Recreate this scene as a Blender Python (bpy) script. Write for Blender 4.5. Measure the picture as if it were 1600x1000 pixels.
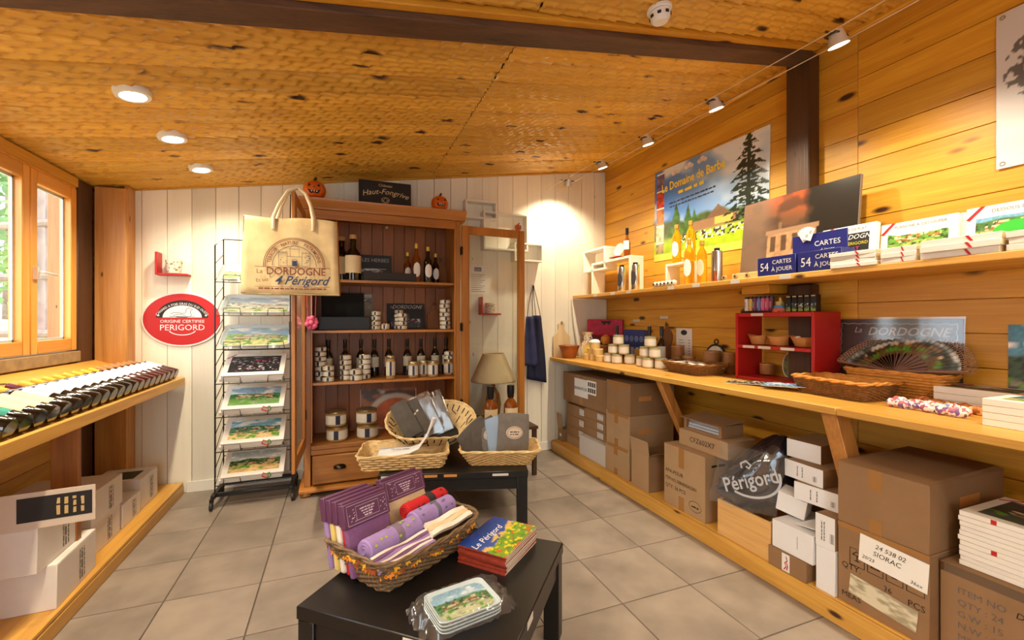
import bpy, bmesh, math, random
import numpy as np
from mathutils import Matrix, Vector, Euler
PI = math.pi
rnd = random.Random(7)
for o in list(bpy.data.objects): bpy.data.objects.remove(o)
scene = bpy.context.scene
COL = scene.collection

# ------------------------------------------------------------------ camera
cd = bpy.data.cameras.new('camera'); cam = bpy.data.objects.new('camera', cd); COL.objects.link(cam)
cam.location = (0, 0, 1.33); cam.rotation_euler = (PI/2, 0, -math.atan2(269, 688))
cd.sensor_width = 36; cd.lens = 36*688/1600; cd.clip_start = 0.02; cd.clip_end = 200
scene.camera = cam
# ------------------------------------------------------------------ sky, exposure
w = bpy.data.worlds.new('sky'); scene.world = w; w.use_nodes = True
bg = w.node_tree.nodes['Background']; bg.inputs[0].default_value = (0.80, 0.90, 1.0, 1); bg.inputs[1].default_value = 5.0
vs = scene.view_settings; vs.view_transform = 'Standard'; vs.look = 'None'; vs.gamma = 1; vs.use_curve_mapping = False
vs.exposure = 0.66
E_DOWN, E_TRACK = 34, 30
WARM = (1.0, 0.87, 0.64)
def portal(loc, rot, sx, sy):
    l = bpy.data.lights.new('window_portal', 'AREA'); l.shape = 'RECTANGLE'; l.size = sx; l.size_y = sy; l.cycles.is_portal = True
    o = bpy.data.objects.new('window_portal', l); o.location = loc; o.rotation_euler = rot; COL.objects.link(o)
#portal((-1.80, 2.72, 1.65), (0, -PI/2, 0), 1.1, 2.3)
#portal((0.3, -2.02, 1.2), (PI/2, 0, 0), 2.6, 2.2)

# ------------------------------------------------------------------ materials
def lin(c):
    c = np.asarray(c, float)/255.0
    return np.where(c <= 0.04045, c/12.92, ((c+0.055)/1.055)**2.4)
def L4(r, g, b): return (*[float(x) for x in lin((r, g, b))], 1.0)
MATS = {}
def nmat(name):
    m = bpy.data.materials.new(name); m.use_nodes = True
    nt = m.node_tree; b = nt.nodes['Principled BSDF']
    MATS[name] = m
    return m, nt, b
def link(nt, a, b): nt.links.new(a, b)
def plain(name, rgb, rough=0.6, metal=0.0, spec=0.5, var=0.0, vs_=20, bump=0.0, bs=200, trans=0, ior=1.45, alpha=1, coat=0, emit=0, emitc=None, sheen=0, stretch=None):
    if name in MATS: return MATS[name]
    m, nt, b = nmat(name)
    c = L4(*rgb)
    b.inputs['Base Color'].default_value = c; b.inputs['Roughness'].default_value = rough
    b.inputs['Metallic'].default_value = metal; b.inputs['Specular IOR Level'].default_value = spec
    b.inputs['Transmission Weight'].default_value = trans; b.inputs['IOR'].default_value = ior
    b.inputs['Alpha'].default_value = alpha; b.inputs['Coat Weight'].default_value = coat
    if emit: b.inputs['Emission Strength'].default_value = emit; b.inputs['Emission Color'].default_value = (*(emitc or c[:3]), 1)
    if var or bump:
        tc = nt.nodes.new('ShaderNodeTexCoord'); oi = nt.nodes.new('ShaderNodeObjectInfo')
        ad = nt.nodes.new('ShaderNodeVectorMath'); ad.operation = 'MULTIPLY_ADD'
        link(nt, oi.outputs['Random'], ad.inputs[0]); ad.inputs[1].default_value = (17, 31, 23); link(nt, tc.outputs['Object'], ad.inputs[2])
        src = ad.outputs[0]
        if stretch:
            mp = nt.nodes.new('ShaderNodeMapping'); mp.inputs['Scale'].default_value = stretch; link(nt, src, mp.inputs[0]); src = mp.outputs[0]
    if var:
        n = nt.nodes.new('ShaderNodeTexNoise'); n.inputs['Scale'].default_value = vs_; n.inputs['Detail'].default_value = 4
        link(nt, src, n.inputs['Vector'])
        r = nt.nodes.new('ShaderNodeValToRGB'); cc = np.array(c[:3])
        r.color_ramp.elements[0].position = 0.3; r.color_ramp.elements[1].position = 0.7
        r.color_ramp.elements[0].color = (*(cc*(1-var)), 1); r.color_ramp.elements[1].color = (*np.minimum(cc*(1+var), 1), 1)
        link(nt, n.outputs[0], r.inputs[0]); link(nt, r.outputs[0], b.inputs['Base Color'])
    if bump:
        n2 = nt.nodes.new('ShaderNodeTexNoise'); n2.inputs['Scale'].default_value = bs; n2.inputs['Detail'].default_value = 3
        link(nt, src, n2.inputs['Vector'])
        bp = nt.nodes.new('ShaderNodeBump'); bp.inputs['Strength'].default_value = bump; bp.inputs['Distance'].default_value = 0.004
        link(nt, n2.outputs[0], bp.inputs['Height']); link(nt, bp.outputs[0], b.inputs['Normal'])
    return m
def wood(name, dark, light, axis='x', knots=0.5, rough=0.45, scale=1.0, knotc=(60, 28, 10), grain=1.0, bump=0.15, spec=0.5):
    if name in MATS: return MATS[name]
    m, nt, b = nmat(name)
    b.inputs['Roughness'].default_value = rough; b.inputs['Specular IOR Level'].default_value = spec
    tc = nt.nodes.new('ShaderNodeTexCoord'); oi = nt.nodes.new('ShaderNodeObjectInfo')
    ad = nt.nodes.new('ShaderNodeVectorMath'); ad.operation = 'MULTIPLY_ADD'
    link(nt, oi.outputs['Random'], ad.inputs[0]); ad.inputs[1].default_value = (37, 53, 71); link(nt, tc.outputs['Object'], ad.inputs[2])
    def mapped(al, ac):
        mp = nt.nodes.new('ShaderNodeMapping'); s = [ac, ac, ac]; s['xyz'.index(axis)] = al
        mp.inputs['Scale'].default_value = [q*scale for q in s]; link(nt, ad.outputs[0], mp.inputs[0]); return mp.outputs[0]
    n = nt.nodes.new('ShaderNodeTexNoise'); n.inputs['Scale'].default_value = 1; n.inputs['Detail'].default_value = 5; n.inputs['Distortion'].default_value = 0.8
    link(nt, mapped(0.9, 12), n.inputs['Vector'])
    n2 = nt.nodes.new('ShaderNodeTexNoise'); n2.inputs['Scale'].default_value = 1; n2.inputs['Detail'].default_value = 3
    link(nt, mapped(4, 120), n2.inputs['Vector'])
    mx = nt.nodes.new('ShaderNodeMix'); mx.data_type = 'FLOAT'; mx.inputs[0].default_value = 0.35
    link(nt, n.outputs[0], mx.inputs[2]); link(nt, n2.outputs[0], mx.inputs[3])
    r = nt.nodes.new('ShaderNodeValToRGB'); e = r.color_ramp.elements
    e[0].position = 0.5-0.22/grain; e[1].position = 0.5+0.18/grain
    e[0].color = L4(*dark); e[1].color = L4(*light)
    link(nt, mx.outputs[0], r.inputs[0])
    # plank to plank tone
    hs = nt.nodes.new('ShaderNodeHueSaturation'); ml = nt.nodes.new('ShaderNodeMath'); ml.operation = 'MULTIPLY_ADD'
    link(nt, oi.outputs['Random'], ml.inputs[0]); ml.inputs[1].default_value = 0.26; ml.inputs[2].default_value = 0.85
    link(nt, ml.outputs[0], hs.inputs['Value']); link(nt, r.outputs[0], hs.inputs['Color'])
    outc = hs.outputs[0]
    if knots:
        vo = nt.nodes.new('ShaderNodeTexVoronoi'); vo.inputs['Scale'].default_value = 1
        link(nt, mapped(2.8, 7.5), vo.inputs['Vector'])
        r2 = nt.nodes.new('ShaderNodeValToRGB'); q = r2.color_ramp.elements
        q[0].position = 0.09*knots*2; q[1].position = 0.17*knots*2; q[0].color = (1, 1, 1, 1); q[1].color = (0, 0, 0, 1)
        link(nt, vo.outputs['Distance'], r2.inputs[0])
        mc = nt.nodes.new('ShaderNodeMix'); mc.data_type = 'RGBA'
        link(nt, r2.outputs[0], mc.inputs[0]); link(nt, outc, mc.inputs[6]); mc.inputs[7].default_value = L4(*knotc)
        outc = mc.outputs[2]
    link(nt, outc, b.inputs['Base Color'])
    if bump:
        bp = nt.nodes.new('ShaderNodeBump'); bp.inputs['Strength'].default_value = bump; bp.inputs['Distance'].default_value = 0.002
        link(nt, n2.outputs[0], bp.inputs['Height']); link(nt, bp.outputs[0], b.inputs['Normal'])
    return m
def glass(name, rgb, rough=0.02, mixt=None):
    # thin window-like or bottle glass: part transparent, part glossy
    if name in MATS: return MATS[name]
    m = bpy.data.materials.new(name); m.use_nodes = True; nt = m.node_tree; nt.nodes.clear(); MATS[name] = m
    out = nt.nodes.new('ShaderNodeOutputMaterial'); tr = nt.nodes.new('ShaderNodeBsdfTransparent'); gl = nt.nodes.new('ShaderNodeBsdfGlossy')
    tr.inputs[0].default_value = L4(*rgb); gl.inputs['Roughness'].default_value = rough
    lw = nt.nodes.new('ShaderNodeLayerWeight'); pw = nt.nodes.new('ShaderNodeMath'); pw.operation = 'POWER'; pw.inputs[1].default_value = 5
    link(nt, lw.outputs['Facing'], pw.inputs[0]); ma = nt.nodes.new('ShaderNodeMath'); ma.operation = 'MULTIPLY_ADD'; ma.inputs[1].default_value = 0.7; ma.inputs[2].default_value = 0.03 if mixt is None else mixt
    link(nt, pw.outputs[0], ma.inputs[0]); ma.use_clamp = True
    mx = nt.nodes.new('ShaderNodeMixShader'); link(nt, ma.outputs[0], mx.inputs[0])
    link(nt, tr.outputs[0], mx.inputs[1]); link(nt, gl.outputs[0], mx.inputs[2]); link(nt, mx.outputs[0], out.inputs[0])
    return m
def multi(name, cols, sc=40, rough=.8):
    m, nt, b = nmat(name); b.inputs['Roughness'].default_value = rough
    tc = nt.nodes.new('ShaderNodeTexCoord'); n = nt.nodes.new('ShaderNodeTexVoronoi'); n.inputs['Scale'].default_value = sc; link(nt, tc.outputs['Object'], n.inputs['Vector'])
    sx = nt.nodes.new('ShaderNodeSeparateColor'); link(nt, n.outputs['Color'], sx.inputs[0]); r = nt.nodes.new('ShaderNodeValToRGB'); r.color_ramp.interpolation = 'CONSTANT'
    e = r.color_ramp.elements; e[0].color = L4(*cols[0]); e[1].position = 1/len(cols); e[1].color = L4(*cols[1])
    for i, c in enumerate(cols[2:]): q = e.new((i+2)/len(cols)); q.color = L4(*c)
    link(nt, sx.outputs[0], r.inputs[0]); link(nt, r.outputs[0], b.inputs['Base Color']); return m
def printed(name, rough=0.5, coat=0.0):
    if name in MATS: return MATS[name]
    m, nt, b = nmat(name); b.inputs['Roughness'].default_value = rough; b.inputs['Coat Weight'].default_value = coat
    a = nt.nodes.new('ShaderNodeAttribute'); a.attribute_name = 'Col'; link(nt, a.outputs['Color'], b.inputs['Base Color'])
    return m
PINE_D, PINE_L = (182, 117, 24), (222, 166, 52)
pine_x = wood('pine_x', PINE_D, PINE_L, 'x'); pine_y = wood('pine_y', PINE_D, PINE_L, 'y'); pine_z = wood('pine_z', (176, 112, 50), (220, 160, 84), 'z', knots=0.25)
ceil_m = wood('pine_ceiling', (196, 141, 48), (227, 178, 76), 'x', knots=0.5, rough=0.3, bump=0.05)
shelf_y = wood('pine_shelf', (188, 130, 46), (226, 174, 82), 'y', knots=0.35, rough=0.4)
raw_x = wood('pine_raw_x', (190, 140, 80), (226, 184, 124), 'x', knots=0.3, rough=0.7)
beam_m = wood('beam_dark', (38, 24, 15), (104, 70, 46), 'x', knots=0, rough=0.7, grain=0.8, bump=0.6)
post_m = wood('post_dark', (34, 19, 10), (98, 62, 36), 'z', knots=0.2, rough=0.5, grain=0.7, bump=0.6)
cab_z = wood('cabinet_z', (142, 86, 30), (192, 126, 54), 'z', knots=0.0, rough=0.35)
cab_x = wood('cabinet_x', (142, 86, 30), (194, 128, 56), 'x', knots=0.0, rough=0.35)
cabback = wood('cabinet_back', (120, 66, 24), (160, 94, 42), 'z', knots=0.0, rough=0.5)
winwood = wood('window_pine', (206, 136, 46), (232, 166, 72), 'z', knots=0.0, rough=0.35)
winwood_y = wood('window_pine_y', (206, 136, 46), (232, 166, 72), 'y', knots=0.0, rough=0.35)
white_z = wood('white_boards', (228, 219, 197), (240, 233, 214), 'z', knots=0.18, knotc=(180, 154, 124), rough=0.6, grain=0.7)
white_p = plain('white_paint', (232, 226, 212), 0.5)
tile_m = plain('tile', (142, 129, 117), 0.42, var=0.24, vs_=4.2, bump=0.05, bs=60)
grout_m = plain('grout', (92, 80, 70), 0.9)
black_m = plain('black_lacquer', (22, 19, 18), 0.35, var=0.1)
iron = plain('black_wire', (18, 18, 19), 0.4)
card = plain('cardboard', (142, 108, 74), 0.8, var=0.06, vs_=9, bump=0.05)
card2 = plain('cardboard_pale', (166, 134, 98), 0.8, var=0.05, vs_=9)
tape = plain('tape', (158, 112, 62), 0.22)
whitecard = plain('white_card', (226, 224, 222), 0.6, var=0.02)
paper = plain('paper', (236, 232, 224), 0.7)
ink = plain('ink', (28, 24, 24), 0.6)
greyink = plain('grey_ink', (100, 92, 86), 0.7)
steel = plain('steel', (200, 200, 200), 0.25, 1.0)
silver = plain('silver_trim', (222, 222, 220), 0.35, 0.6)
redp = plain('red_paint', (176, 30, 26), 0.4)
redsign = plain('red_sign', (182, 26, 26), 0.35)
clearg = glass('clear_glass', (246, 248, 246))
panes = glass('window_glass', (250, 252, 252))
film = glass('plastic_film', (246, 248, 250), 0.12, 0.10)
_nt = film.node_tree; _mx = _nt.nodes.new('ShaderNodeMixShader'); _df = _nt.nodes.new('ShaderNodeBsdfDiffuse'); _df.inputs[0].default_value = (.9, .92, .95, 1); _o = [n for n in _nt.nodes if n.type == 'OUTPUT_MATERIAL'][0]
_mx.inputs[0].default_value = .035; link(_nt, _o.inputs[0].links[0].from_socket, _mx.inputs[1]); link(_nt, _df.outputs[0], _mx.inputs[2]); link(_nt, _mx.outputs[0], _o.inputs[0])
print_m = printed('print', 0.45); print_g = printed('print_gloss', 0.2)

# ------------------------------------------------------------------ mesh helpers
class MB:
    def __init__(s): s.v = []; s.f = []
    def add(s, V, F):
        o = len(s.v); s.v += [tuple(p) for p in V]; s.f += [tuple(i+o for i in f) for f in F]; return s
    def box(s, x0, x1, y0, y1, z0, z1):
        return s.add([(x0, y0, z0), (x1, y0, z0), (x1, y1, z0), (x0, y1, z0), (x0, y0, z1), (x1, y0, z1), (x1, y1, z1), (x0, y1, z1)],
                     [(0, 3, 2, 1), (4, 5, 6, 7), (0, 1, 5, 4), (1, 2, 6, 5), (2, 3, 7, 6), (3, 0, 4, 7)])
    def hexa(s, P): # 8 points bottom 4 (ccw) top 4
        return s.add(P, [(0, 3, 2, 1), (4, 5, 6, 7), (0, 1, 5, 4), (1, 2, 6, 5), (2, 3, 7, 6), (3, 0, 4, 7)])
    def prism(s, poly, a, b, axis='y'):
        # poly in the plane of the two other axes (in order), extruded from a to b along axis
        def P(p, t):
            return {'x': (t, p[0], p[1]), 'y': (p[0], t, p[1]), 'z': (p[0], p[1], t)}[axis]
        n = len(poly)
        return s.add([P(p, a) for p in poly]+[P(p, b) for p in poly],
                     [tuple(range(n)), tuple(range(2*n-1, n-1, -1))]+[(i, i+n, (i+1) % n+n, (i+1) % n) for i in range(n)])
    def lathe(s, prof, n=18, cx=0, cy=0, a0=0, a1=2*PI, cap=True, sx=1, sy=1):
        full = abs(a1-a0-2*PI) < 1e-6; m = n if full else n+1
        V = [(cx+r*math.cos(a0+(a1-a0)*k/n)*sx, cy+r*math.sin(a0+(a1-a0)*k/n)*sy, z) for r, z in prof for k in range(m)]
        F = []
        for i in range(len(prof)-1):
            for k in range(n):
                k2 = (k+1) % m
                F.append((i*m+k, i*m+k2, (i+1)*m+k2, (i+1)*m+k))
        if cap and full:
            F.append(tuple(range(m-1, -1, -1))); j = (len(prof)-1)*m; F.append(tuple(j+k for k in range(m)))
        return s.add(V, F)
    def tube(s, pts, r, n=6, closed=False, flat=1.0):
        P = [Vector(p) for p in pts]; N = len(P); V = []; F = []
        up = Vector((0, 0, 1)); prev = None
        for i, p in enumerate(P):
            t = (P[(i+1) % N]-P[i-1]) if closed else (P[min(i+1, N-1)]-P[max(i-1, 0)])
            t.normalize()
            if prev is None:
                a = up if abs(t.z) < 0.9 else Vector((1, 0, 0)); u = t.cross(a).normalized()
            else:
                u = (prev-t*prev.dot(t))
                u = u.normalized() if u.length > 1e-6 else t.orthogonal().normalized()
            prev = u; w_ = t.cross(u); rr = r[i] if isinstance(r, (list, tuple)) else r
            for k in range(n):
                a = 2*PI*k/n; V.append(p+u*rr*math.cos(a)+w_*rr*math.sin(a)*flat)
        M = N if closed else N-1
        for i in range(M):
            j = (i+1) % N
            for k in range(n): F.append((i*n+k, i*n+(k+1) % n, j*n+(k+1) % n, j*n+k))
        if not closed: F.append(tuple(range(n-1, -1, -1))); F.append(tuple((N-1)*n+k for k in range(n)))
        return s.add(V, F)
    def sphere(s, c, r, n=10, m=6, sz=1.0):
        prof = [(max(1e-4, r*math.sin(PI*i/m)), c[2]-r*sz*math.cos(PI*i/m)) for i in range(m+1)]
        return s.lathe(prof, n, c[0], c[1])
    def xf(s, M, start=0):
        s.v[start:] = [tuple(M @ Vector(p)) for p in s.v[start:]]; return s
def mesh(mb, name, mat, ang=38):
    me = bpy.data.meshes.new(name); me.from_pydata(mb.v, [], mb.f); me.update()
    if mat: me.materials.append(mat)
    me.polygons.foreach_set('use_smooth', [True]*len(me.polygons)); me.set_sharp_from_angle(angle=math.radians(ang))
    return me
def obj(name, mb, mat, parent=None, loc=(0, 0, 0), rot=(0, 0, 0), bev=0, solid=0, seg=1):
    me = mesh(mb, name, mat) if isinstance(mb, MB) else mb
    o = bpy.data.objects.new(name, me); COL.objects.link(o)
    o.parent = parent; o.location = loc; o.rotation_euler = rot
    if solid:
        md = o.modifiers.new('solid', 'SOLIDIFY'); md.thickness = solid; md.offset = 0
    if bev:
        md = o.modifiers.new('bevel', 'BEVEL'); md.width = bev; md.segments = seg; md.limit_method = 'ANGLE'; md.angle_limit = math.radians(50)
    return o
def tag(o, label, cat, group=None):
    o['label'] = label; o['category'] = cat
    if group: o['group'] = group
    return o
def T(name, label, cat, loc=(0, 0, 0), rz=0, group=None, rot=None):
    o = bpy.data.objects.new(name, None); COL.objects.link(o); o.empty_display_size = 0.05
    o.location = loc; o.rotation_euler = rot if rot else (0, 0, rz)
    return tag(o, label, cat, group)
def S(o): o['kind'] = 'structure'; return o
def struct(name, mb, mat, bev=0): return S(obj(name, mb, mat, bev=bev))
def dup(root, loc, rz=None, label=None, group=None, rot=None):
    def cp(o, par):
        c = o.copy(); COL.objects.link(c); c.parent = par
        for ch in list(o.children): cp(ch, c)
        return c
    r = cp(root, None); r.location = loc
    if rz is not None: r.rotation_euler = (0, 0, rz)
    if rot is not None: r.rotation_euler = rot
    if label: r['label'] = label
    if group: r['group'] = group
    return r
def B(x0, x1, y0, y1, z0, z1): return MB().box(x0, x1, y0, y1, z0, z1)
RW = -PI/2                       # facing the room from the right wall
ORD = ['bottom', 'second', 'third', 'fourth', 'fifth', 'sixth', 'seventh', 'eighth', 'ninth', 'tenth']
NTH = ['first', 'second', 'third', 'fourth', 'fifth', 'sixth', 'seventh', 'eighth', 'ninth', 'tenth', 'eleventh', 'twelfth', 'thirteenth', 'fourteenth', 'fifteenth', 'sixteenth', 'seventeenth', 'eighteenth', 'nineteenth', 'twentieth', 'twenty-first', 'twenty-second']
# ---- lettering: 2-d outlines of text, laid in the local XZ plane facing -Y
_tc = {}
def glyphs(s, size, align='CENTER', shear=0.0, bold=0):
    k = (s, align, shear, bold)
    if k not in _tc:
        cu = bpy.data.curves.new('t', 'FONT'); cu.body = s; cu.size = 1; cu.align_x = align; cu.shear = shear; cu.resolution_u = 2; cu.offset = bold
        ob = bpy.data.objects.new('t', cu); COL.objects.link(ob)
        me = bpy.data.meshes.new_from_object(ob.evaluated_get(bpy.context.evaluated_depsgraph_get()))
        _tc[k] = ([(p.co.x, p.co.y) for p in me.vertices], [tuple(p.vertices) for p in me.polygons])
        bpy.data.objects.remove(ob); bpy.data.curves.remove(cu); bpy.data.meshes.remove(me)
    V, F = _tc[k]
    return [(x*size, y*size) for x, y in V], F
def lettering(parent, items, mat, y=-0.0012, M=None, name='lettering'):
    """items: (text, x, z, size[, dict(align, shear, sx, rot, arc=(cx, cz, radius, mid_angle, inside))])"""
    for it in items:
        mb = MB(); s, x, z, size = it[:4]; o = it[4] if len(it) > 4 else {}
        V, F = glyphs(s, size, o.get('align', 'CENTER'), o.get('shear', 0), o.get('bold', 0))
        sx = o.get('sx', 1.0)
        P = []
        for a, b in V:
            a *= sx
            if 'arc' in o:
                cx, cz, rad, mid = o['arc'][:4]; th = mid-a/rad; P.append((cx+(rad+b)*math.cos(th), y, cz+(rad+b)*math.sin(th)))
            else:
                r = o.get('rot', 0); P.append((x+a*math.cos(r)-b*math.sin(r), y, z+a*math.sin(r)+b*math.cos(r)))
        mb.add(P, F)
        if M is not None: mb.xf(M)
        r_ = obj(name, mb, mat, parent)
    return r_
def lines(parent, rows, mat, y=-0.0012, M=None, name='printed_lines'):
    mb = MB()
    for x0, x1, z, h in rows: mb.add([(x0, y, z), (x1, y, z), (x1, y, z+h), (x0, y, z+h)], [(0, 1, 2, 3)])
    if M is not None: mb.xf(M)
    return obj(name, mb, mat, parent)
def marks(parent, x0, x1, z, h, mat, y=-0.0012, M=None, seed=1, vert=False, rot=0.0, name='printed_marks'):
    """a line of print too small to read: short word-length dashes"""
    q = random.Random(seed); mb = MB(); a = x0; c, s_ = math.cos(rot), math.sin(rot)
    while a < x1-1e-6:
        b = min(x1, a+q.uniform(1.2, 3.2)*h); R = [(a, 0), (b, 0), (b, h*q.uniform(.6, .9)), (a, h*q.uniform(.6, .9))]
        P = [((-v_+z, y, u_) if vert else (x0+(u_-x0)*c-v_*s_, y, z+(u_-x0)*s_+v_*c)) for u_, v_ in R]
        mb.add(P, [(0, 1, 2, 3)]); a = b+h*.5
    if M is not None: mb.xf(M)
    o = obj(name, mb, mat, parent); o['kind'] = 'stuff'; return o
def stroke(parent, polys, wd, mat, y=-0.0012, name='outline', M=None):
    """thin ribbon strokes in the XZ plane"""
    mb = MB()
    for P in polys:
        n = len(P); V = []
        for i, (a, b) in enumerate(P):
            a0, b0 = P[max(i-1, 0)]; a1, b1 = P[min(i+1, n-1)]; dx, dz = a1-a0, b1-b0; l = math.hypot(dx, dz) or 1
            V += [(a-dz/l*wd/2, y, b+dx/l*wd/2), (a+dz/l*wd/2, y, b-dx/l*wd/2)]
        mb.add(V, [(2*i, 2*i+1, 2*i+3, 2*i+2) for i in range(n-1)])
    if M is not None: mb.xf(M)
    return obj(name, mb, mat, parent)
def ell(cx, cz, rx, rz, n=40, a0=0, a1=2*PI): return [(cx+rx*math.cos(a0+(a1-a0)*i/n), cz+rz*math.sin(a0+(a1-a0)*i/n)) for i in range(n+1)]
# ---- flat printed pictures: colour per vertex of a fine grid
def vnoise(U, V, sc, seed):
    r = np.random.RandomState(seed); g = r.rand(64, 64); x = U*sc; y = V*sc
    xi = np.floor(x).astype(int); yi = np.floor(y).astype(int); fx = x-xi; fy = y-yi; fx = fx*fx*(3-2*fx); fy = fy*fy*(3-2*fy)
    G = lambda a, b: g[a % 64, b % 64]
    return (G(xi, yi)*(1-fx)+G(xi+1, yi)*fx)*(1-fy)+(G(xi, yi+1)*(1-fx)+G(xi+1, yi+1)*fx)*fy
def fbm(U, V, sc, seed): return (vnoise(U, V, sc, seed)*4+vnoise(U, V, sc*2, seed+1)*2+vnoise(U, V, sc*4, seed+2))/7
def lay(img, mask, col):
    m = np.clip(mask, 0, 1)[..., None]; return img*(1-m)+np.array(col, float)*m if np.ndim(col) == 1 else img*(1-m)+col*m
def picture(parent, wd, ht, fn, nx=64, ny=44, loc=(0, 0, 0), rot=(0, 0, 0), mat=None, name='picture', round_=0):
    u = np.linspace(0, 1, nx+1); v = np.linspace(0, 1, ny+1); U, V = np.meshgrid(u, v)
    img = np.clip(fn(U, V), 0, 255)
    X = (U-0.5)*wd; Z = V*ht
    if round_:
        c = round_; ax = np.clip(np.abs(X)-(wd/2-c), 0, None); az = np.clip(np.abs(Z-ht/2)-(ht/2-c), 0, None); d = np.hypot(ax, az); k = np.where(d > c, c/np.maximum(d, 1e-9), 1)
        X = np.where((ax > 0) & (az > 0), np.sign(X)*(wd/2-c+ax*k), X); Z = np.where((ax > 0) & (az > 0), ht/2+np.sign(Z-ht/2)*(ht/2-c+az*k), Z)
    co = np.stack([X, np.zeros_like(X), Z], -1).reshape(-1, 3); m = nx+1
    I = (np.arange(ny)[:, None]*m+np.arange(nx)[None]).reshape(-1)
    F = np.stack([I, I+1, I+1+m, I+m], -1)
    me = bpy.data.meshes.new(name); me.from_pydata(co.tolist(), [], F.tolist()); me.update()
    at = me.color_attributes.new('Col', 'FLOAT_COLOR', 'POINT')
    at.data.foreach_set('color', np.concatenate([lin(img).reshape(-1, 3), np.ones((co.shape[0], 1))], 1).astype(np.float32).ravel())
    me.materials.append(mat or print_m)
    return obj(name, me, None, parent, loc, rot)
def landscape(seed, sky=(150, 190, 225), hill=(70, 110, 50), roof=(170, 96, 60), low=(205, 180, 130), horizon=0.55):
    def fn(U, V):
        img = np.ones(U.shape+(3,))*np.array(sky, float); img += ((V-0.7)*-60)[..., None]
        img = lay(img, (fbm(U, V*2, 4, seed)-0.5)*5*(V > horizon), (245, 245, 245))
        h1 = horizon+0.18*fbm(U, U*0, 3, seed+3)-0.02
        img = lay(img, (h1-V)*40, np.array(hill, float)*(0.7+0.7*fbm(U, V, 14, seed+5))[..., None])
        h2 = horizon-0.14+0.05*vnoise(U, U*0, 4, seed+8)
        town = (V < h2+0.16) & (V > h2-0.06) & (vnoise(U, V, 11, seed+9) > 0.42) & (U > 0.12) & (U < 0.9)
        bl = np.floor(U*23+.3*np.sin(V*40))+np.floor(V*19)*7
        img = lay(img, town*0.9, np.where((np.sin(bl*12.9+seed) > 0.1)[..., None], np.array(roof, float), np.array((226, 204, 168), float)))
        h3 = h2-0.1+0.05*vnoise(U, U*0, 5, seed+11)
        img = lay(img, (h3-V)*40, np.array(low, float)*(0.8+0.4*fbm(U, V, 9, seed+12))[..., None])
        g = fbm(U, V, 8, seed+15)
        img = lay(img, ((vnoise(U, V, 21, seed+19) > .66)*(V < h1)*(V > h3-.12))*.85, np.array(hill, float)*.45)
        img = img*(.88+.24*vnoise(U, V, 50, seed+21))[..., None]
        img = lay(img, (g-0.6)*12*(V < h3), (88, 150, 44))
        return img
    return fn

# ================================================================== ROOM
XL, XR, YB, YF = -1.66, 2.68, 4.08, -2.0
SL = 0.156
def cz(x): return 2.27+SL*(x+1.66)
# floor: grout bed with tiles
fl = struct('floor', B(XL-.1, XR+.1, YF-.1, YB+.1, -0.12, -0.004), grout_m)
TS = 0.402
tm = {}
def tile_mesh(wx, wy):
    k = (round(wx, 3), round(wy, 3))
    if k not in tm:
        g = 0.0022; c = 0.0015
        a = MB(); a.hexa([(g, g, -0.006), (wx-g, g, -0.006), (wx-g, wy-g, -0.006), (g, wy-g, -0.006), (g+c, g+c, 0), (wx-g-c, g+c, 0), (wx-g-c, wy-g-c, 0), (g+c, wy-g-c, 0)])
        tm[k] = mesh(a, 'tile', tile_m)
    return tm[k]
for i in range(-8, 3):
    for j in range(-13, 4):
        x0, x1 = 1.637+i*TS, 1.637+(i+1)*TS; y0, y1 = 2.94+j*TS, 2.94+(j+1)*TS
        x0, x1, y0, y1 = max(x0, XL), min(x1, XR), max(y0, YF), min(y1, YB)
        if x1-x0 < .03 or y1-y0 < .03: continue
        obj('tile', tile_mesh(x1-x0, y1-y0), None, fl, (x0, y0, 0))
# back wall: vertical white boards
wb = struct('wall_back', B(XL-.1, XR+.1, YB+.012, YB+.12, 0, 3.1), white_p)
x = XL-.095+.06; PWD = 0.157
while x < XR:
    a, b = max(x+.0012, XL), min(x+PWD-.0012, XR)
    if b-a > .02:
        m = MB(); m.prism([(0, 0), (b-a, 0), (b-a, cz(b)+.03), (0, cz(a)+.03)], 0, 0.014, 'y')
        obj('plank', m, white_z, wb, (a, YB-.002, 0), bev=.0018)
    x += PWD
# right wall: horizontal pine boards
wr = struct('wall_right', B(XR+.012, XR+.12, YF-.1, YB+.1, 0, 3.1), pine_y)
pm = {}
for k in range(-14, 6):
    z0 = 2.20+k*0.155; z1 = z0+0.155
    z0 = max(z0, 0); z1 = min(z1, 3.0)
    if z1-z0 < .02: continue
    for ya, yb in ((YF, 1.577), (1.577, 4.075)):
        key = (round(z1-z0, 3), round(yb-ya, 2))
        if key not in pm: pm[key] = mesh(B(0, .014, .0008, yb-ya-.0008, .0012, z1-z0-.0012), 'plank', pine_y)
        obj('plank', pm[key], None, wr, (XR-.002, ya, z0), bev=.0018)
# left wall under and around the window
wl = struct('wall_left', B(XL-.13, XL-.012, YF-.1, YB+.1, 0, 1.06), pine_y)
for (ya, yb, za, zb) in ((3.80, YB+.1, 1.06, 2.6), (YF-.1, 1.60, 1.06, 2.6), (1.60, 3.80, 2.20, 2.6)):
    obj('wall_panel', B(XL-.035, XL-.012, ya, yb, za, zb), pine_y, wl)
for k in range(7):
    z0 = k*0.155; z1 = min(z0+0.155, 1.06)
    obj('plank', B(0, .014, 0, YB-YF, .0012, z1-z0-.0012), pine_y, wl, (XL-.012, YF, z0), bev=.0018)
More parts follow.
